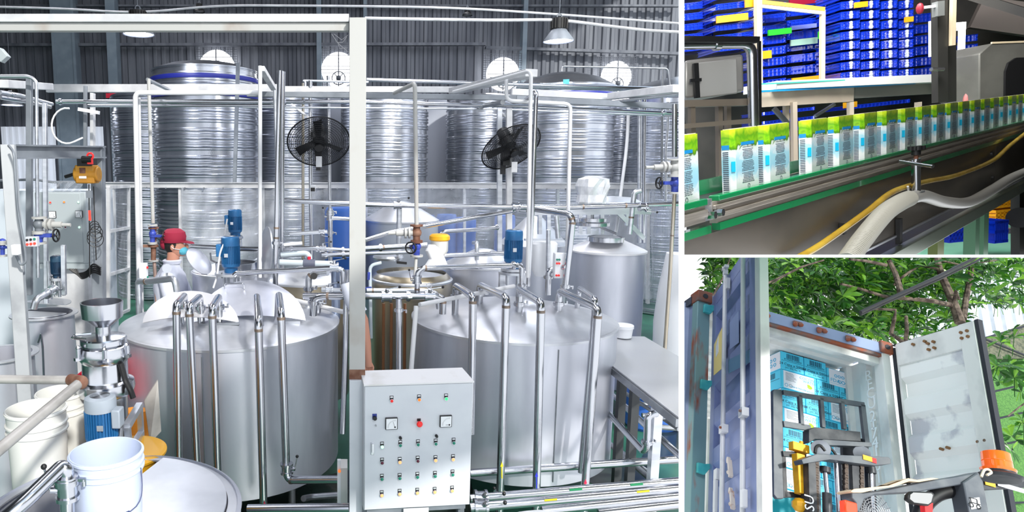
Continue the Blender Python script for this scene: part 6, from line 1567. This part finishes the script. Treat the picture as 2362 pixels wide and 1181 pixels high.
# left door
YR = YARD.R
def sub_frame(o, ang):
    d = V((math.cos(ang), -math.sin(ang), 0)); ex = YR @ d; ez = YARD.R.col[2].copy(); ey = ez.cross(ex)
    return Frame(ex, ey, ez, YARD.M @ V(o), clip=(-NX2, NY2))
LD = sub_frame((.145, -.03, 0), rad(105))
lenL = LD.at(1745, 800, 'y', 0).x; x57 = LD.at(1757, 800, 'y', 0).x
def ld(px, py, y=0.0): return LD.at(px, py, 'y', y)
t = Thing('container_door', 'left container door, slate blue outside with two long white lock bars', 'door', fr=LD)
t.part('door_frame', MB().box2((0, -.002, -CH), (.13, .05, -.04)).box2((lenL - .16, -.002, -CH), (lenL, .05, -.04)).box2((.13, -.002, -.19), (lenL - .16, .05, -.04)).box2((.13, -.002, -CH), (lenL - .16, .05, -CH + .15)), door_b, bev=.003)
def ribbed(x0, x1, z0, z1, pitch, amp, yb, s=1):
    m = MB(); zs = []; z = z1
    while z > z0:
        for a, b in ((0, 0), (.34, 0), (.48, 1), (.82, 1), (.96, 0)): zs.append((max(z0, z - a * pitch), yb + s * b * amp))
        z -= pitch
    m.grid([[V((x0, y, z)) for z, y in zs], [V((x1, y, z)) for z, y in zs]]); m.grid([[V((x1, y + .004 * s, z)) for z, y in zs], [V((x0, y + .004 * s, z)) for z, y in zs]]); return m
t.part('ribbed_panel', ribbed(.13, lenL - .16, -CH + .15, -.19, .40, .05, .0), door_b, flat=True)
t.part('edge_strip', MB().box2((lenL + .002, -.01, -CH), (x57, .06, -.03)), cont_w, bev=.004, label='white door edge')
for k, (px, pyt) in enumerate(((1671, 606), (1715, 560))):
    x = ld(px, 850, -.04).x; zt = min(-.0, ld(px, pyt, -.04).z)
    kk = t.part('lock_bar', MB().cyl(V((x, -.045, -CH)), V((x, -.045, zt if k == 0 else .0)), .020, n=18), bar_w)
    if k == 0: t.part('bar_head', MB().box(V((x, -.045, zt)), (.10, .04, .03)).box(V((x, -.045, zt - .06)), (.06, .035, .05)).box(V((x + .03, -.03, zt - .2)), (.05, .03, .12)), bar_w, sub=kk)
    for py in ((986,) if k == 0 else (950,)):
        c = ld(px + 3, py, -.045); c.x = x; t.part('bar_bracket', MB().box(c + V((.02, .0, 0)), (.1, .055, .075)), bar_w, sub=kk, bev=.004)
        t.part('bracket_bolt', MB().cyl(c + V((.055, -.03, 0)), c + V((.055, -.045, 0)), .012, n=8), rusty, sub=kk)
for px, py in ((1683, 1062), (1688, 1133)):
    c = ld(px, py, -.03); t.part('handle_catch', MB().cyl(c, c + V((0, -.02, 0)), .028, n=14).bar(c + V((.03, -.01, -.01)), c + V((.07, -.01, -.16)), .03, .03).ball(c + V((.05, -.02, -.12)), .02, 8), mat('rust_spotted_catch', '#c9bfb6', .1, .5, '#8a4a34', 14, lo=.55, hi=.7) if px == 1683 else MATS['rust_spotted_catch'])
c = ld(1654, 1095, -.03); t.part('handle_hub', MB().box(c, (.09, .04, .1)).box(c + V((0, -.01, -.2)), (.06, .03, .3)), bar_w, bev=.006)
c = ld(1716, 1150, -.05); t.part('handle_hub', MB().box(c, (.06, .04, .14)), bar_w, bev=.006)
P = [ld(x, y, -.003) for x, y in ((1647, 795), (1667, 752), (1667, 848), (1646, 866))]
k = t.part('yellow_sticker', MB().prism(P, (0, .003, 0)), mat('pale_yellow_sticker', '#f2dc8c', 0, .5))
P = [ld(x, y, -.005) for x, y in ((1651, 800), (1657, 775), (1657, 812), (1651, 825))]
t.part('sticker_mark', MB().prism(P, (0, .002, 0)), wht, sub=k)
for a in (((1683, 745), (1704, 716), (1704, 790), (1683, 806)),): t.part('paint_patch', MB().prism([ld(x, y, -.003) for x, y in a], (0, .002, 0)), mat('lighter_blue_paint_patch', '#8f9fc6', .1, .5))
t.part('paint_patch', MB().prism([ld(x, y, -.004) for x, y in ((1680, 830), (1729, 806), (1729, 836), (1680, 862))], (0, .002, 0)), mat('teal_paint_patch', '#5f87a6', .1, .5))
t.done()
for k, (py, lab) in enumerate(((716, 'topmost turquoise hinge lug between left post and door'), (890, 'middle turquoise hinge lug between left post and door'), (1083, 'lowest turquoise hinge lug between left post and door'))):
    c = y_(1636 - k * 7, py, -.03)
    one('hinge_lug', MB().prism([c + V(p) for p in ((-.07, 0, -.05), (.0, 0, -.055), (.035, 0, .0), (.07, 0, .045), (.06, 0, .07), (.0, 0, .05), (-.07, 0, .045))], (0, -.035, 0)), turq, lab, 'hinge', fr=YARD, bev=.004, group='turquoise hinges of the left container door')
# right door
RD = sub_frame((CW + .01, -.02, 0), rad(83))
def rd(px, py, y=0.0): return RD.at(px, py, 'y', y)
lenR = rd(2262, 760).x; s0 = rd(2082, 900).x; s1 = rd(2240, 900).x
t = Thing('container_door', 'right container door seen from inside, white with grey horizontal ribs and smudged paint', 'door', fr=RD)
ztop = -.02
t.part('hinge_stile', MB().box2((.03, -.004, -CH), (s0, .05, ztop)), cont_w, bev=.003)
t.part('free_stile', MB().box2((s1, -.03, -CH), (lenR - .03, .05, ztop)), cont_w, bev=.004)
t.part('top_rail', MB().box2((s0, -.02, ztop - .25), (s1, .05, ztop)), cont_w, bev=.003)
m = ribbed(s0, s1, -CH, ztop - .25, .40, .055, .0); t.part('ribbed_panel', m, door_w, flat=True)
t.part('edge_gasket', MB().box2((lenR - .028, -.02, -CH), (lenR + .006, .03, ztop + .01)).box2((.0, .0, ztop), (lenR, .04, ztop + .015)).box2((-.005, -.01, -CH), (.028, .05, ztop - .03)), gask, label='dark rubber edge')
bt = mat('brown_bolt', '#8a6440', .3, .6)
for px, py in ((2142, 793), (2155, 789), (2144, 807), (2157, 803), (2219, 768), (2233, 764), (2221, 781), (2235, 777), (2108, 795), (2135, 788)):
    c = rd(px, py, -.022); t.part('bolt', MB().cyl(c, c + V((0, -.02, 0)), .015, n=10), bt)
for px, py in ((2175, 1037), (2190, 1034), (2261, 1021), (2277, 1018)):
    c = rd(px, py, -.0); t.part('bolt', MB().cyl(c, c + V((0, -.03, 0)), .014, n=10), bt)
t.done()
# carton stack in the container
YB = .55
def bxp(px, py): return y_(px, py, YB)
xL = bxp(1800, 808).x; zT = bxp(1800, 808).z
pxw = bxp(1854, 823).x - xL; rowh = (bxp(1800, 808).z - bxp(1800, 1181).z) / 8.15
dpt = .42
cyc = [0]
ordr = ['top', 'second', 'third', 'fourth', 'fifth', 'sixth', 'seventh', 'eighth', 'ninth']
def stack_box(x, z, w_, hh, kind, lab, dep=dpt, yb=YB, left_w=None):
    t = Thing('carton_box', lab, 'box', fr=YARD, group='cartons stacked in the container')
    t.part('carton', MB().box2((x, yb, z), (x + w_, yb + dep, z + hh)), box_c, bev=.006)
    yf = yb - .0015; m = MB(); m2 = MB()
    if kind == 'c':
        t.part('fold_line', MB().box2((x + .01, yb - .001, z + hh * .5), (x + w_ - .01, yb, z + hh * .515)), box_ink)
        xx = x + w_ * .25
        while xx < x + w_ * .78: d = rnd.uniform(.003, .009); m.box2((xx, yf, z + hh * .66), (xx + d, yb, z + hh * .92)); xx += d + .005
        m.text('8 936036 520074', V((x + w_ * .52, yf, z + hh * .6)), (1, 0, 0), (0, 0, 1), .028, .0004)
        m.text('24 Cans x 500ml', V((x + w_ * .5, yf, z + hh * .32)), (1, 0, 0), (0, 0, 1), .045, .0004)
        m.box2((x + w_ * .28, yf, z + hh * .22), (x + w_ * .75, yb, z + hh * .235)); m.text('(+/- 3%) No 01', V((x + w_ * .52, yf, z + hh * .13)), (1, 0, 0), (0, 0, 1), .03, .0004)
        t.part('printed_barcode', m, box_ink)
    else:
        t.part('white_label', MB().box2((x + .025, yb - .001, z + .008), (x + w_ - .03, yb + .001, z + hh - .008)), box_w)
        if kind == 'w':
            for k in range(7): m.box2((x + w_ * .12, yf - .001, z + hh * (.86 - k * .065)), (x + w_ * (.12 + rnd.uniform(.18, .34)), yb, z + hh * (.875 - k * .065)))
            m2.ring(V((x + w_ * .14, yf, z + hh * .2)), (0, 1, 0), .018, .003, 12, 4); m.ring(V((x + w_ * .26, yf, z + hh * .2)), (0, 1, 0), .018, .002, 12, 4); m2.text('Made in Vietnam', V((x + w_ * .46, yf - .001, z + hh * .18)), (1, 0, 0), (0, 0, 1), .026, .0004)
            m2.text('COCONUT', V((x + w_ * .8, yf - .001, z + hh * .8)), (1, 0, 0), (0, 0, 1), .045, .0004).text('WATER', V((x + w_ * .8, yf - .001, z + hh * .64)), (1, 0, 0), (0, 0, 1), .045, .0004).text('Vietnam', V((x + w_ * .8, yf - .001, z + hh * .16)), (1, 0, 0), (0, 0, 1), .04, .0004)
            c = V((x + w_ * .8, yf, z + hh * .4)); t.part('lime_picture', MB().ball(c, .022, 10, (1.3, .15, 1)).ball(c + V((-.012, 0, .02)), .018, 8, (1.2, .15, .6)), mat('lime_green_print', '#a8c81e', 0, .5) if 'lime_green_print' not in MATS else MATS['lime_green_print'])
        else:
            for k in range(5):
                m2.ring(V((x + w_ * (.3 + .12 * k), yf, z + hh * .62)), (0, 1, 0), .015, .004, 8, 4)
                if k: m2.ring(V((x + w_ * (.3 + .12 * k), yf, z + hh * .32)), (0, 1, 0), .018, .004, 8, 4)
            m2.text('FDA', V((x + w_ * .27, yf - .001, z + hh * .32)), (1, 0, 0), (0, 0, 1), .06, .0006)
            m2.box2((x + w_ * .1, yf, z + hh * .14), (x + w_ * .85, yb, z + hh * .155))
        if m.v: t.part('printed_text', m, box_ink)
        t.part('printed_marks', m2, box_ci)
    if left_w is not None:
        t.part('side_face', MB().box2((x - .0015, yb + .01, z + .008), (x + .001, yb + dep - .01, z + hh - .008)), box_w if left_w else box_c)
        q = MB()
        if left_w:
            for k in range(4): q.ring(V((x - .002, yb + dep * (.25 + .16 * k), z + hh * .62)), (1, 0, 0), .02, .005, 8, 4).ring(V((x - .002, yb + dep * (.25 + .16 * k), z + hh * .34)), (1, 0, 0), .02, .005, 8, 4)
            t.part('side_marks', q, box_ci)
        else:
            yy = yb + dep * .25
            while yy < yb + dep * .75: d = rnd.uniform(.004, .01); q.box2((x - .0025, yy, z + hh * .6), (x, yy + d, z + hh * .9)); yy += d + .006
            q.box2((x - .0025, yb + .03, z + hh * .49), (x, yb + dep - .03, z + hh * .51)); t.part('side_marks', q, box_ink)
    t.done()
U = pxw / 54.0
for r in range(9):
    z = zT - (r + 1) * rowh
    ws = ((54, 'c'), (51, 'c'), (68, 'f' if r == 0 else 'w')) if r % 2 == 0 else ((81, 'w'), (51, 'c'), (45, 'c'))
    if r == 6: ws = ((54, 'w'), (51, 'c'), (68, 'f'))
    x = xL; zs = z - (0.0)
    for k, (w_, kd) in enumerate(ws):
        ww = w_ * U; lab = '%s carton of the %s row of the blue and white stack' % (('left', 'middle', 'right')[k], ordr[r])
        stack_box(x + .003, z + (0 if k < 2 or r else -.03) , ww - .006, rowh - .004 if not (k == 2 and r == 0) else rowh * .92, kd, lab, left_w=(r % 2 == 0) if k == 0 else None)
        x += ww
c = bxp(1876, 790)
a = y_(1876, 792, YB + .25); stack_box(a.x, zT + .001, U * 50, rowh * .95, 'c', 'single carton lying on top of the whole stack', yb=YB + .25, dep=.5, left_w=True)
one('corner_protector', MB().box2((y_(1757, 880, YB).x, YB - .01, y_(1757, 905, YB).z), (y_(1772, 880, YB).x, YB + .02, y_(1757, 868, YB).z)), mat('brown_card', '#c9a88a', 0, .7), 'small brown card strip at the left side of the stack', 'card', fr=YARD)
P = [y_(x, y, YB + .5) for x, y in ((1976, 870), (2003, 866), (2022, 1181), (1985, 1181))]
one('cardboard_sheet', MB().prism(P, (0, .01, 0)), mat('brown_cardboard', '#b29a86', 0, .7), 'tall brown cardboard standing between the stack and the right wall', 'cardboard', fr=YARD)

# forklift
YF = -.9
def f_(px, py, y=YF): return y_(px, py, y)
t = Thing('forklift', 'charcoal forklift with mast, load guard, round orange beacon and overhead frame', 'forklift', fr=YARD)
def poly(pts, y=YF, th=.04): return MB().prism([f_(a, b, y) for a, b in pts], (0, th, 0))
t.part('guard_plate', poly(((1783, 903), (1786, 898), (1802, 898), (1805, 903), (1809, 1148), (1805, 1151), (1793, 1150), (1785, 1140))), fork_g, bev=.004)
g = MB()
for a, b, w_ in (((1805, 905), (1992, 934), .04), ((1806, 978), (1868, 988), .05), ((1844, 912), (1849, 982), .03), ((1893, 919), (1898, 986), .03), ((1941, 926), (1947, 990), .03), ((1988, 934), (1998, 1022), .04)): g.bar(f_(*a), f_(*b), w_ if False else .03, w_)
t.part('load_guard', g, fork_g)
t.part('carriage', poly(((1866, 991), (1880, 985), (1985, 996), (1986, 1018), (1880, 1013), (1866, 1022)), YF - .08, .08), fork_d, bev=.003)
t.part('carriage_bar', poly(((1806, 1040), (1808, 1052), (1860, 1055), (1860, 1044)), YF - .02).prism([f_(a, b) for a, b in ((1810, 1133), (1811, 1146), (1860, 1149), (1860, 1138))], (0, .04, 0)).prism([f_(a, b) for a, b in ((1803, 1040), (1812, 1040), (1817, 1148), (1807, 1148))], (0, .03, 0)), fork_d)
t.part('cross_member', poly(((1849, 1060), (1885, 1047), (2050, 1054), (2055, 1060), (2055, 1070), (2018, 1074), (1915, 1060), (1853, 1070)), YF - .2, .1), fork_g, bev=.003)
t.part('cross_member', poly(((1885, 1017), (1900, 1014), (2010, 1021), (2012, 1030), (1900, 1026), (1887, 1030)), YF - .12, .08), fork_g)
for a, b, c, w_ in ((1863, 1064, 1868, .10), (1880, 1062, 1884, .03), (1967, 1068, 1975, .06), (2006, 1070, 2012, .04), (1945, 1060, 1950, .035)):
    t.part('mast_channel', MB().bar(f_(a, b, YF - .1), f_(c, 1230, YF - .1), w_, .06), fork_d if w_ != .03 else fork_g)
t.part('mast_back', poly(((1943, 1010), (2003, 1012), (2010, 1215), (1950, 1215)), YF + .03, .03), fork_d)
for a, b in (((1903, 1088), (1908, 1140)), ((1928, 1062), (1935, 1181)), ((2009, 1090), (2013, 1181))):
    t.part('cylinder_rod', MB().cyl(f_(*a, YF - .12), f_(*b, YF - .12), .017, n=14), steel_p)
t.part('cylinder', MB().cyl(f_(1903, 1078, YF - .12), f_(1903, 1090, YF - .12), .04, n=16).cyl(f_(1907, 1138, YF - .12), f_(1910, 1230, YF - .12), .034, n=16), fork_d); t.part('cylinder_cap', MB().cyl(f_(2008, 1078, YF - .12), f_(2010, 1092, YF - .12), .035, n=16), fork_d)
ch_ = MB()
for px in (1883, 1951, 1987):
    for k in range(22): p = f_(px, 1070 + k * 6, YF - .13); ch_.box(p, (.03 if k % 2 else .022, .02, .03))
t.part('lift_chain', ch_, mat('greasy_chain', '#4a3f38', .5, .5))
t.part('chain_pulley', MB().cyl(f_(1893, 1035, YF - .16), f_(1893, 1035, YF - .1), .07, n=24), steel_dk); t.part('chain_pulley', MB().cyl(f_(1988, 1045, YF - .1), f_(1988, 1045, YF - .04), .06, n=24), steel_dk)
hsx = MB().tube([f_(1880, 1045, YF - .17), f_(1882, 1030, YF - .17), f_(1892, 1026, YF - .17), f_(1903, 1040, YF - .17)], .012, 8, .03).tube([f_(1912, 1030, YF - .17), f_(1922, 1040, YF - .17), f_(1930, 1052, YF - .17)], .01, 8, .02)
t.part('hydraulic_hose', hsx, black)
t.part('tilt_cylinder', MB().bar(f_(1841, 1048, YF - .05), f_(1848, 1140, YF - .05), .07, .07).box(f_(1843, 1033, YF - .05), (.14, .06, .07)).cyl(f_(1848, 1027, YF - .05), f_(1848, 1018, YF - .05), .015, n=10).ball(f_(1845, 1165, YF - .05), .06, 10), fork_y, bev=.004)
t.part('mast_lettering', MB().text('SU', f_(1868, 1160, YF - .16), (0, 0, 1), (-1, 0, 0), .11, .001), wht)
# overhead guard
YO = -1.7
def o_(px, py, y=YO): return y_(px, py, y)
t.part('overhead_bar', MB().prism([o_(a, b) for a, b in ((1964, 1131), (1990, 1136), (2040, 1130), (2150, 1107), (2225, 1095), (2256, 1088), (2262, 1096), (2258, 1112), (2200, 1121), (2110, 1136), (2020, 1141), (1995, 1152), (1983, 1181), (1965, 1181), (1975, 1160), (1964, 1148))], (0, .10, 0)), fork_g, bev=.008)
t.part('guard_post', MB().prism([o_(a, b, YO - .02) for a, b in ((2222, 1112), (2256, 1090), (2268, 1110), (2290, 1230), (2245, 1230))], (0, .12, 0)), fork_g, bev=.008)
t.part('rear_bar', MB().prism([o_(a, b, YO + .4) for a, b in ((2262, 1106), (2335, 1092), (2362, 1105), (2400, 1112), (2400, 1122), (2270, 1130))], (0, .1, 0)), fork_d, bev=.004)
c = o_(2305, 1100, YO + .15)
k = t.part('beacon_base', MB().lathe([(0, 0), (.12, 0), (.14, .02), (.10, .045), (.10, .075), (0, .075)], c - V((0, 0, .02)), 36), fork_d)
t.part('beacon', MB().lathe([(.10, .055), (.105, .075), (.088, .08), (.088, .125), (.084, .13), (.088, .135), (.084, .20), (.07, .208), (0, .21)], c - V((0, 0, .02)), 40), mat('orange_beacon_lens', '#ff6a10', 0, .15, emit=.25, coat=.6), sub=k, label='round orange beacon')
t.part('strap', MB().tube([o_(2263, 1100), o_(2270, 1083), o_(2280, 1082), o_(2288, 1090), o_(2276, 1096)], .009, 6, .02), mat('cream_strap', '#d8c8ae', 0, .7))
k = t.part('mirror', MB().prism([o_(a, b, YO - .1) for a, b in ((2096, 1140), (2104, 1133), (2150, 1134), (2157, 1140), (2152, 1160), (2143, 1167), (2108, 1162), (2094, 1152))], (0, .04, 0)), black, bev=.008, label='rear-view mirror in a black frame')
t.part('mirror_glass', MB().prism([o_(a, b, YO - .105) for a, b in ((2100, 1141), (2107, 1136), (2148, 1138), (2152, 1142), (2148, 1158), (2141, 1163), (2109, 1159), (2099, 1151))], (0, .004, 0)), mat('mirror_glass', '#d8d2c8', 1, .08), sub=k)
t.part('seat_hoop', MB().tube([o_(2118, 1215, YO + .1), o_(2128, 1165, YO + .1), o_(2165, 1136, YO + .1), o_(2225, 1128, YO + .1)], .05, 12, .2), black)
t.part('red_part', MB().prism([o_(a, b) for a, b in ((2133, 1166), (2152, 1160), (2150, 1215), (2138, 1215))], (0, .04, 0)), btn_r)
t.part('data_sticker', MB().prism([o_(a, b, YO - .024) for a, b in ((2237, 1150), (2259, 1147), (2263, 1171), (2241, 1175))], (0, .003, 0)), wht)
q = o_(2250, 1161, YO - .027); t.part('sticker_drawing', MB().ring(q + V((-.03, 0, -.02)), (0, 1, 0), .014, .003, 12, 4).ring(q + V((.02, 0, -.02)), (0, 1, 0), .014, .003, 12, 4).box(q, (.07, .002, .006)).box(q + V((-.03, 0, .015)), (.006, .002, .03)).box(q + V((.015, 0, .015)), (.006, .002, .03)).box(q + V((-.01, 0, .032)), (.05, .002, .005)), black)
q = f_(2001, 1057, YF - .205); t.part('warning_sticker', MB().box(q, (.075, .004, .04)), mat('amber_sticker', '#f0a818', 0, .5)); t.part('warning_sticker', MB().box(q + V((-.0 + .055, 0, -.003)), (.035, .004, .04)), btn_r)
q = o_(2284, 1116, YO + .39); t.part('warning_sticker', MB().box(q, (.08, .004, .035)), mat('amber_sticker_b', '#e8b020', 0, .5)); t.part('info_sticker', MB().box(q + V((.17, 0, .02)), (.22, .004, .035)), cab)
t.done()
one('cardboard_cover', MB().grid([[o_(1962 + (2150 - 1962) * i / 14, 1130 - (28 * (i / 14)) + 3 * math.sin(i * 1.3) - 2, YO - .03 + .16 * j) for j in range(2)] for i in range(15)]).prism([o_(a, b, YO - .03) for a, b in ((1962, 1133), (1970, 1128), (2050, 1120), (2095, 1103), (2115, 1107), (2150, 1102), (2165, 1104), (2120, 1112), (2098, 1110), (2060, 1123), (2030, 1127), (1990, 1136), (1968, 1136))], (0, .14, 0)), mat('pale_cardboard', '#d6bc9c', 0, .7), 'pale bent cardboard lying along the overhead bar of the forklift', 'cardboard', fr=YARD)
c = o_(2012, 1185, YO + .1); m = MB()
for k in range(1, 9): m.ring(c + V((0, -.02, 0)), (.25, -1, 0), .032 * k * .62, .003, 36, 5)
for k in range(24): a = 2 * PI * k / 24; e = V((math.cos(a), -.0, math.sin(a))); m.tube([c + e * .02, c + e * .16], .0025, 4)
one('forklift_fan', m, mat('pale_wire', '#b9bcbf', .6, .4), 'small round wire fan cage under the forklift frame', 'fan', fr=YARD)
one('red_lamp', MB().box(o_(1957, 1172, YO), (.09, .06, .09)), mat('red_orange_lamp', '#e04018', 0, .3, emit=.3), 'small red lamp in front of the forklift mast at the bottom edge', 'lamp', fr=YARD, bev=.01)
one('support_box', MB().prism([f_(a, b, YF + .3) for a, b in ((1772, 1138), (1836, 1140), (1836, 1230), (1772, 1230))], (0, .5, 0)), mat('teal_crate_plastic', '#22a8b4', 0, .4), 'teal box below the stack at the forklift guard', 'box', fr=YARD, bev=.01)

# tree, branches traced in the yard frame
leaf = bpy.data.materials.new('glossy_leaf'); leaf.use_nodes = True
n = leaf.node_tree.nodes; L = leaf.node_tree.links; b = n['Principled BSDF']; o_m = n['Material Output']
g = n.new('ShaderNodeNewGeometry'); r = n.new('ShaderNodeValToRGB'); L.new(g.outputs['Random Per Island'], r.inputs[0]); L.new(r.outputs[0], b.inputs['Base Color'])
r.color_ramp.elements[0].color = lin('#173d10'); r.color_ramp.elements[1].color = lin('#84b838'); e = r.color_ramp.elements.new(.6); e.color = lin('#35701e')
b.inputs['Roughness'].default_value = .32
tr = n.new('ShaderNodeBsdfTranslucent'); L.new(r.outputs[0], tr.inputs[0]); mx = n.new('ShaderNodeMixShader'); mx.inputs[0].default_value = .35
L.new(b.outputs[0], mx.inputs[1]); L.new(tr.outputs[0], mx.inputs[2]); L.new(mx.outputs[0], o_m.inputs[0])
bark = mat('mottled_brown_bark', '#33261d', 0, .8, '#6a5c4e', 14, bump=.4)
def rosette(m, c, ax, n_, ln, rnd):
    ax = ax.normalized(); u, v, d = basis(ax)
    for k in range(n_):
        a = 2 * PI * k / n_ + rnd.uniform(-.3, .3); el = rnd.uniform(-.15, .8); e = (u * math.cos(a) + v * math.sin(a)) * math.cos(el) + d * math.sin(el)
        s = e.cross(d).normalized(); nn = s.cross(e).normalized(); l = ln * rnd.uniform(.7, 1.15); w_ = l * .17
        tw = rnd.uniform(-.5, .5); s = (s * math.cos(tw) + nn * math.sin(tw))
        p0 = c; dr = V((0, 0, -l * .18)); p1 = c + e * l * .45; p2 = c + e * l * .75 + dr * .4; p3 = c + e * l + dr; f = nn * w_ * .25
        m.add([p0, p1 + s * w_ * .75 + f, p1, p1 - s * w_ * .75 + f, p2 + s * w_ + f, p2, p2 - s * w_ + f, p3],
              [(0, 1, 2), (0, 2, 3), (1, 4, 5, 2), (3, 2, 5, 6), (4, 7, 5), (6, 5, 7)])
def tree(regions, branches, label, cnt, yr, ln, seed, name='leafy_tree', sub=None):
    rnd = random.Random(seed); t = Thing(name, label, 'tree', fr=YARD)
    bm_ = MB()
    for pts, r0, r1, y in branches:
        P = [y_(a, b, y - .75 + rnd.uniform(-.1, .1)) for a, b in pts]; k = len(P)
        bm_.tube(P, r0, 8, rs=[(r0 + (r1 - r0) * i / (k - 1)) * .8 for i in range(k)])
    if branches: t.part('branch', bm_, bark)
    m = MB(); tot = 0
    for (x0, x1, ya, yb_, wgt) in regions:
        for _ in range(int(cnt * wgt)):
            px, py = rnd.uniform(x0, x1), rnd.uniform(ya, yb_)
            if sub and not sub(px, py): continue
            y = rnd.uniform(*yr); c = y_(px, py, y)
            ax = V((rnd.uniform(-.7, .7), rnd.uniform(-.8, .2), rnd.uniform(.1, 1)))
            rosette(m, c, ax, rnd.randint(6, 9), ln * rnd.uniform(.8, 1.2), rnd)
            if rnd.random() < .5: m.tube([c, c + V((rnd.uniform(-.1, .1), rnd.uniform(0, .1), -.22))], .005, 4, caps=False)
    t.part('foliage', m, leaf, flat=True)
    if branches: t.done()
    else:
        t.done()
def above_doors(px, py):
    hdr = 712 + (px - 1757) * .267
    if px < 1757: return False
    if px < 2055: return py < hdr + 8
    return py < 800 - (px - 2058) * .30 + 8
B1 = [(((2215, 745), (2205, 715), (2196, 690), (2178, 650), (2165, 615), (2160, 560)), .075, .045, 2.2), (((2222, 735), (2228, 690), (2238, 640), (2243, 590)), .05, .04, 2.4), (((2200, 705), (2150, 694), (2110, 690), (2075, 688), (2040, 684), (1990, 668), (1940, 655)), .045, .02, 2.2),
      (((2080, 688), (2074, 660), (2065, 630), (2050, 600)), .05, .035, 2.1), (((2165, 620), (2120, 612), (2080, 640), (2060, 660)), .025, .02, 2.3), (((2088, 794), (2070, 780), (2055, 770), (2063, 735), (2066, 715), (2010, 712)), .035, .02, 2.0), (((2088, 794), (2092, 760), (2090, 730)), .03, .025, 2.0),
      (((2045, 612), (1998, 602), (1960, 598)), .03, .02, 1.8), (((1757, 660), (1800, 640), (1850, 615), (1900, 600)), .02, .015, 2.0), (((1860, 612), (1820, 630), (1780, 655)), .012, .008, 2.0), (((2165, 600), (2220, 612), (2300, 600)), .02, .012, 2.4), (((2200, 700), (2205, 672), (2212, 690)), .03, .02, 2.0)]
tree([(1750, 2200, 585, 660, .36), (1757, 2100, 640, 780, .42), (2090, 2230, 650, 780, .07), (2190, 2362, 585, 700, .085)], B1, 'big leafy tree with branching brown limbs spreading above the container and doors', 1500, (1.5, 4.6), .19, 5, sub=above_doors)
tree([(1632, 1712, 585, 640, 1), (1618, 1660, 650, 690, .25)], [(((1640, 690), (1668, 640), (1690, 580)), .02, .01, 3.0)], 'leafy twigs seen above the left door, behind the lock bars', 60, (2.6, 3.6), .2, 8, name='leafy_tree')
tree([(2330, 2362, 880, 1060, 1), (2285, 2362, 832, 880, 1.6), (2300, 2362, 745, 790, .6)], [(((2400, 905), (2350, 940), (2325, 960)), .012, .008, 1.0)], 'thin leafy shrub growing in front of the green net at the right edge', 7, (.2, 1.0), .17, 9, name='leafy_shrub')
one('power_cables', MB().tube([y_(x, y, 1.1) for x, y in ((1985, 720), (2050, 690), (2160, 640), (2240, 600), (2300, 560))], .022, 8).tube([y_(x, y, 1.15) for x, y in ((1985, 726), (2050, 696), (2165, 645), (2250, 604), (2310, 568))], .015, 8), black, 'bundle of black power cables slanting up through the tree', 'cable', fr=YARD)
# buildings and net at right
shed = mat('white_corrugated_shed_sheet', '#d6dade', .2, .4, '#c0c5ca', 2)
a, b = y_(2085, 860, 6.5), y_(2450, 540, 6.5)
one('shed_wall', corr_wall((a.x, 6.5, a.z - .6), (b.x + .5, 6.5, a.z - .6), (0, 0, 7.0), (0, -1, 0), .06, .26), shed, 'white corrugated shed wall behind the tree at right', 'building', fr=YARD, flat=True)
netm = mat('green_shade_net', '#55863c', 0, .8, '#3f6e30', 60, (1, 1, 1))
t = Thing('shade_net', 'green shade net stretched on dark cables right of the white door', 'net', fr=YARD)
P = [y_(x, y, 1.8) for x, y in ((2270, 815), (2380, 800), (2380, 1240), (2320, 1240))]
t.part('net', MB().prism(P, (0, .01, 0)), netm)
t.part('roof_net', MB().prism([y_(x, y, 1.7) for x, y in ((2272, 782), (2380, 740), (2380, 826), (2276, 828))], (0, .02, 0)), mat('brown_roof_net', '#6c6d58', 0, .8, '#4a5140', 30))
cb = MB()
for a in (((2270, 780), (2390, 745)), ((2272, 782), (2390, 830)), ((2285, 905), (2390, 880)), ((2300, 966), (2390, 945)), ((2320, 1024), (2390, 1010)), ((2335, 1160), (2390, 1158))): cb.tube([y_(*a[0], 1.65), y_(*a[1], 1.65)], .014, 6)
t.part('cable', cb, gask)
t.done()
struct('ground', MB().box2((-1.5, -2.5, -5.5), (4.5, 9, -5.4)), mat('grey_yard_ground', '#b8b5ae', 0, .8), fr=YARD)  # ground out of view, made pale to bounce light into the yard
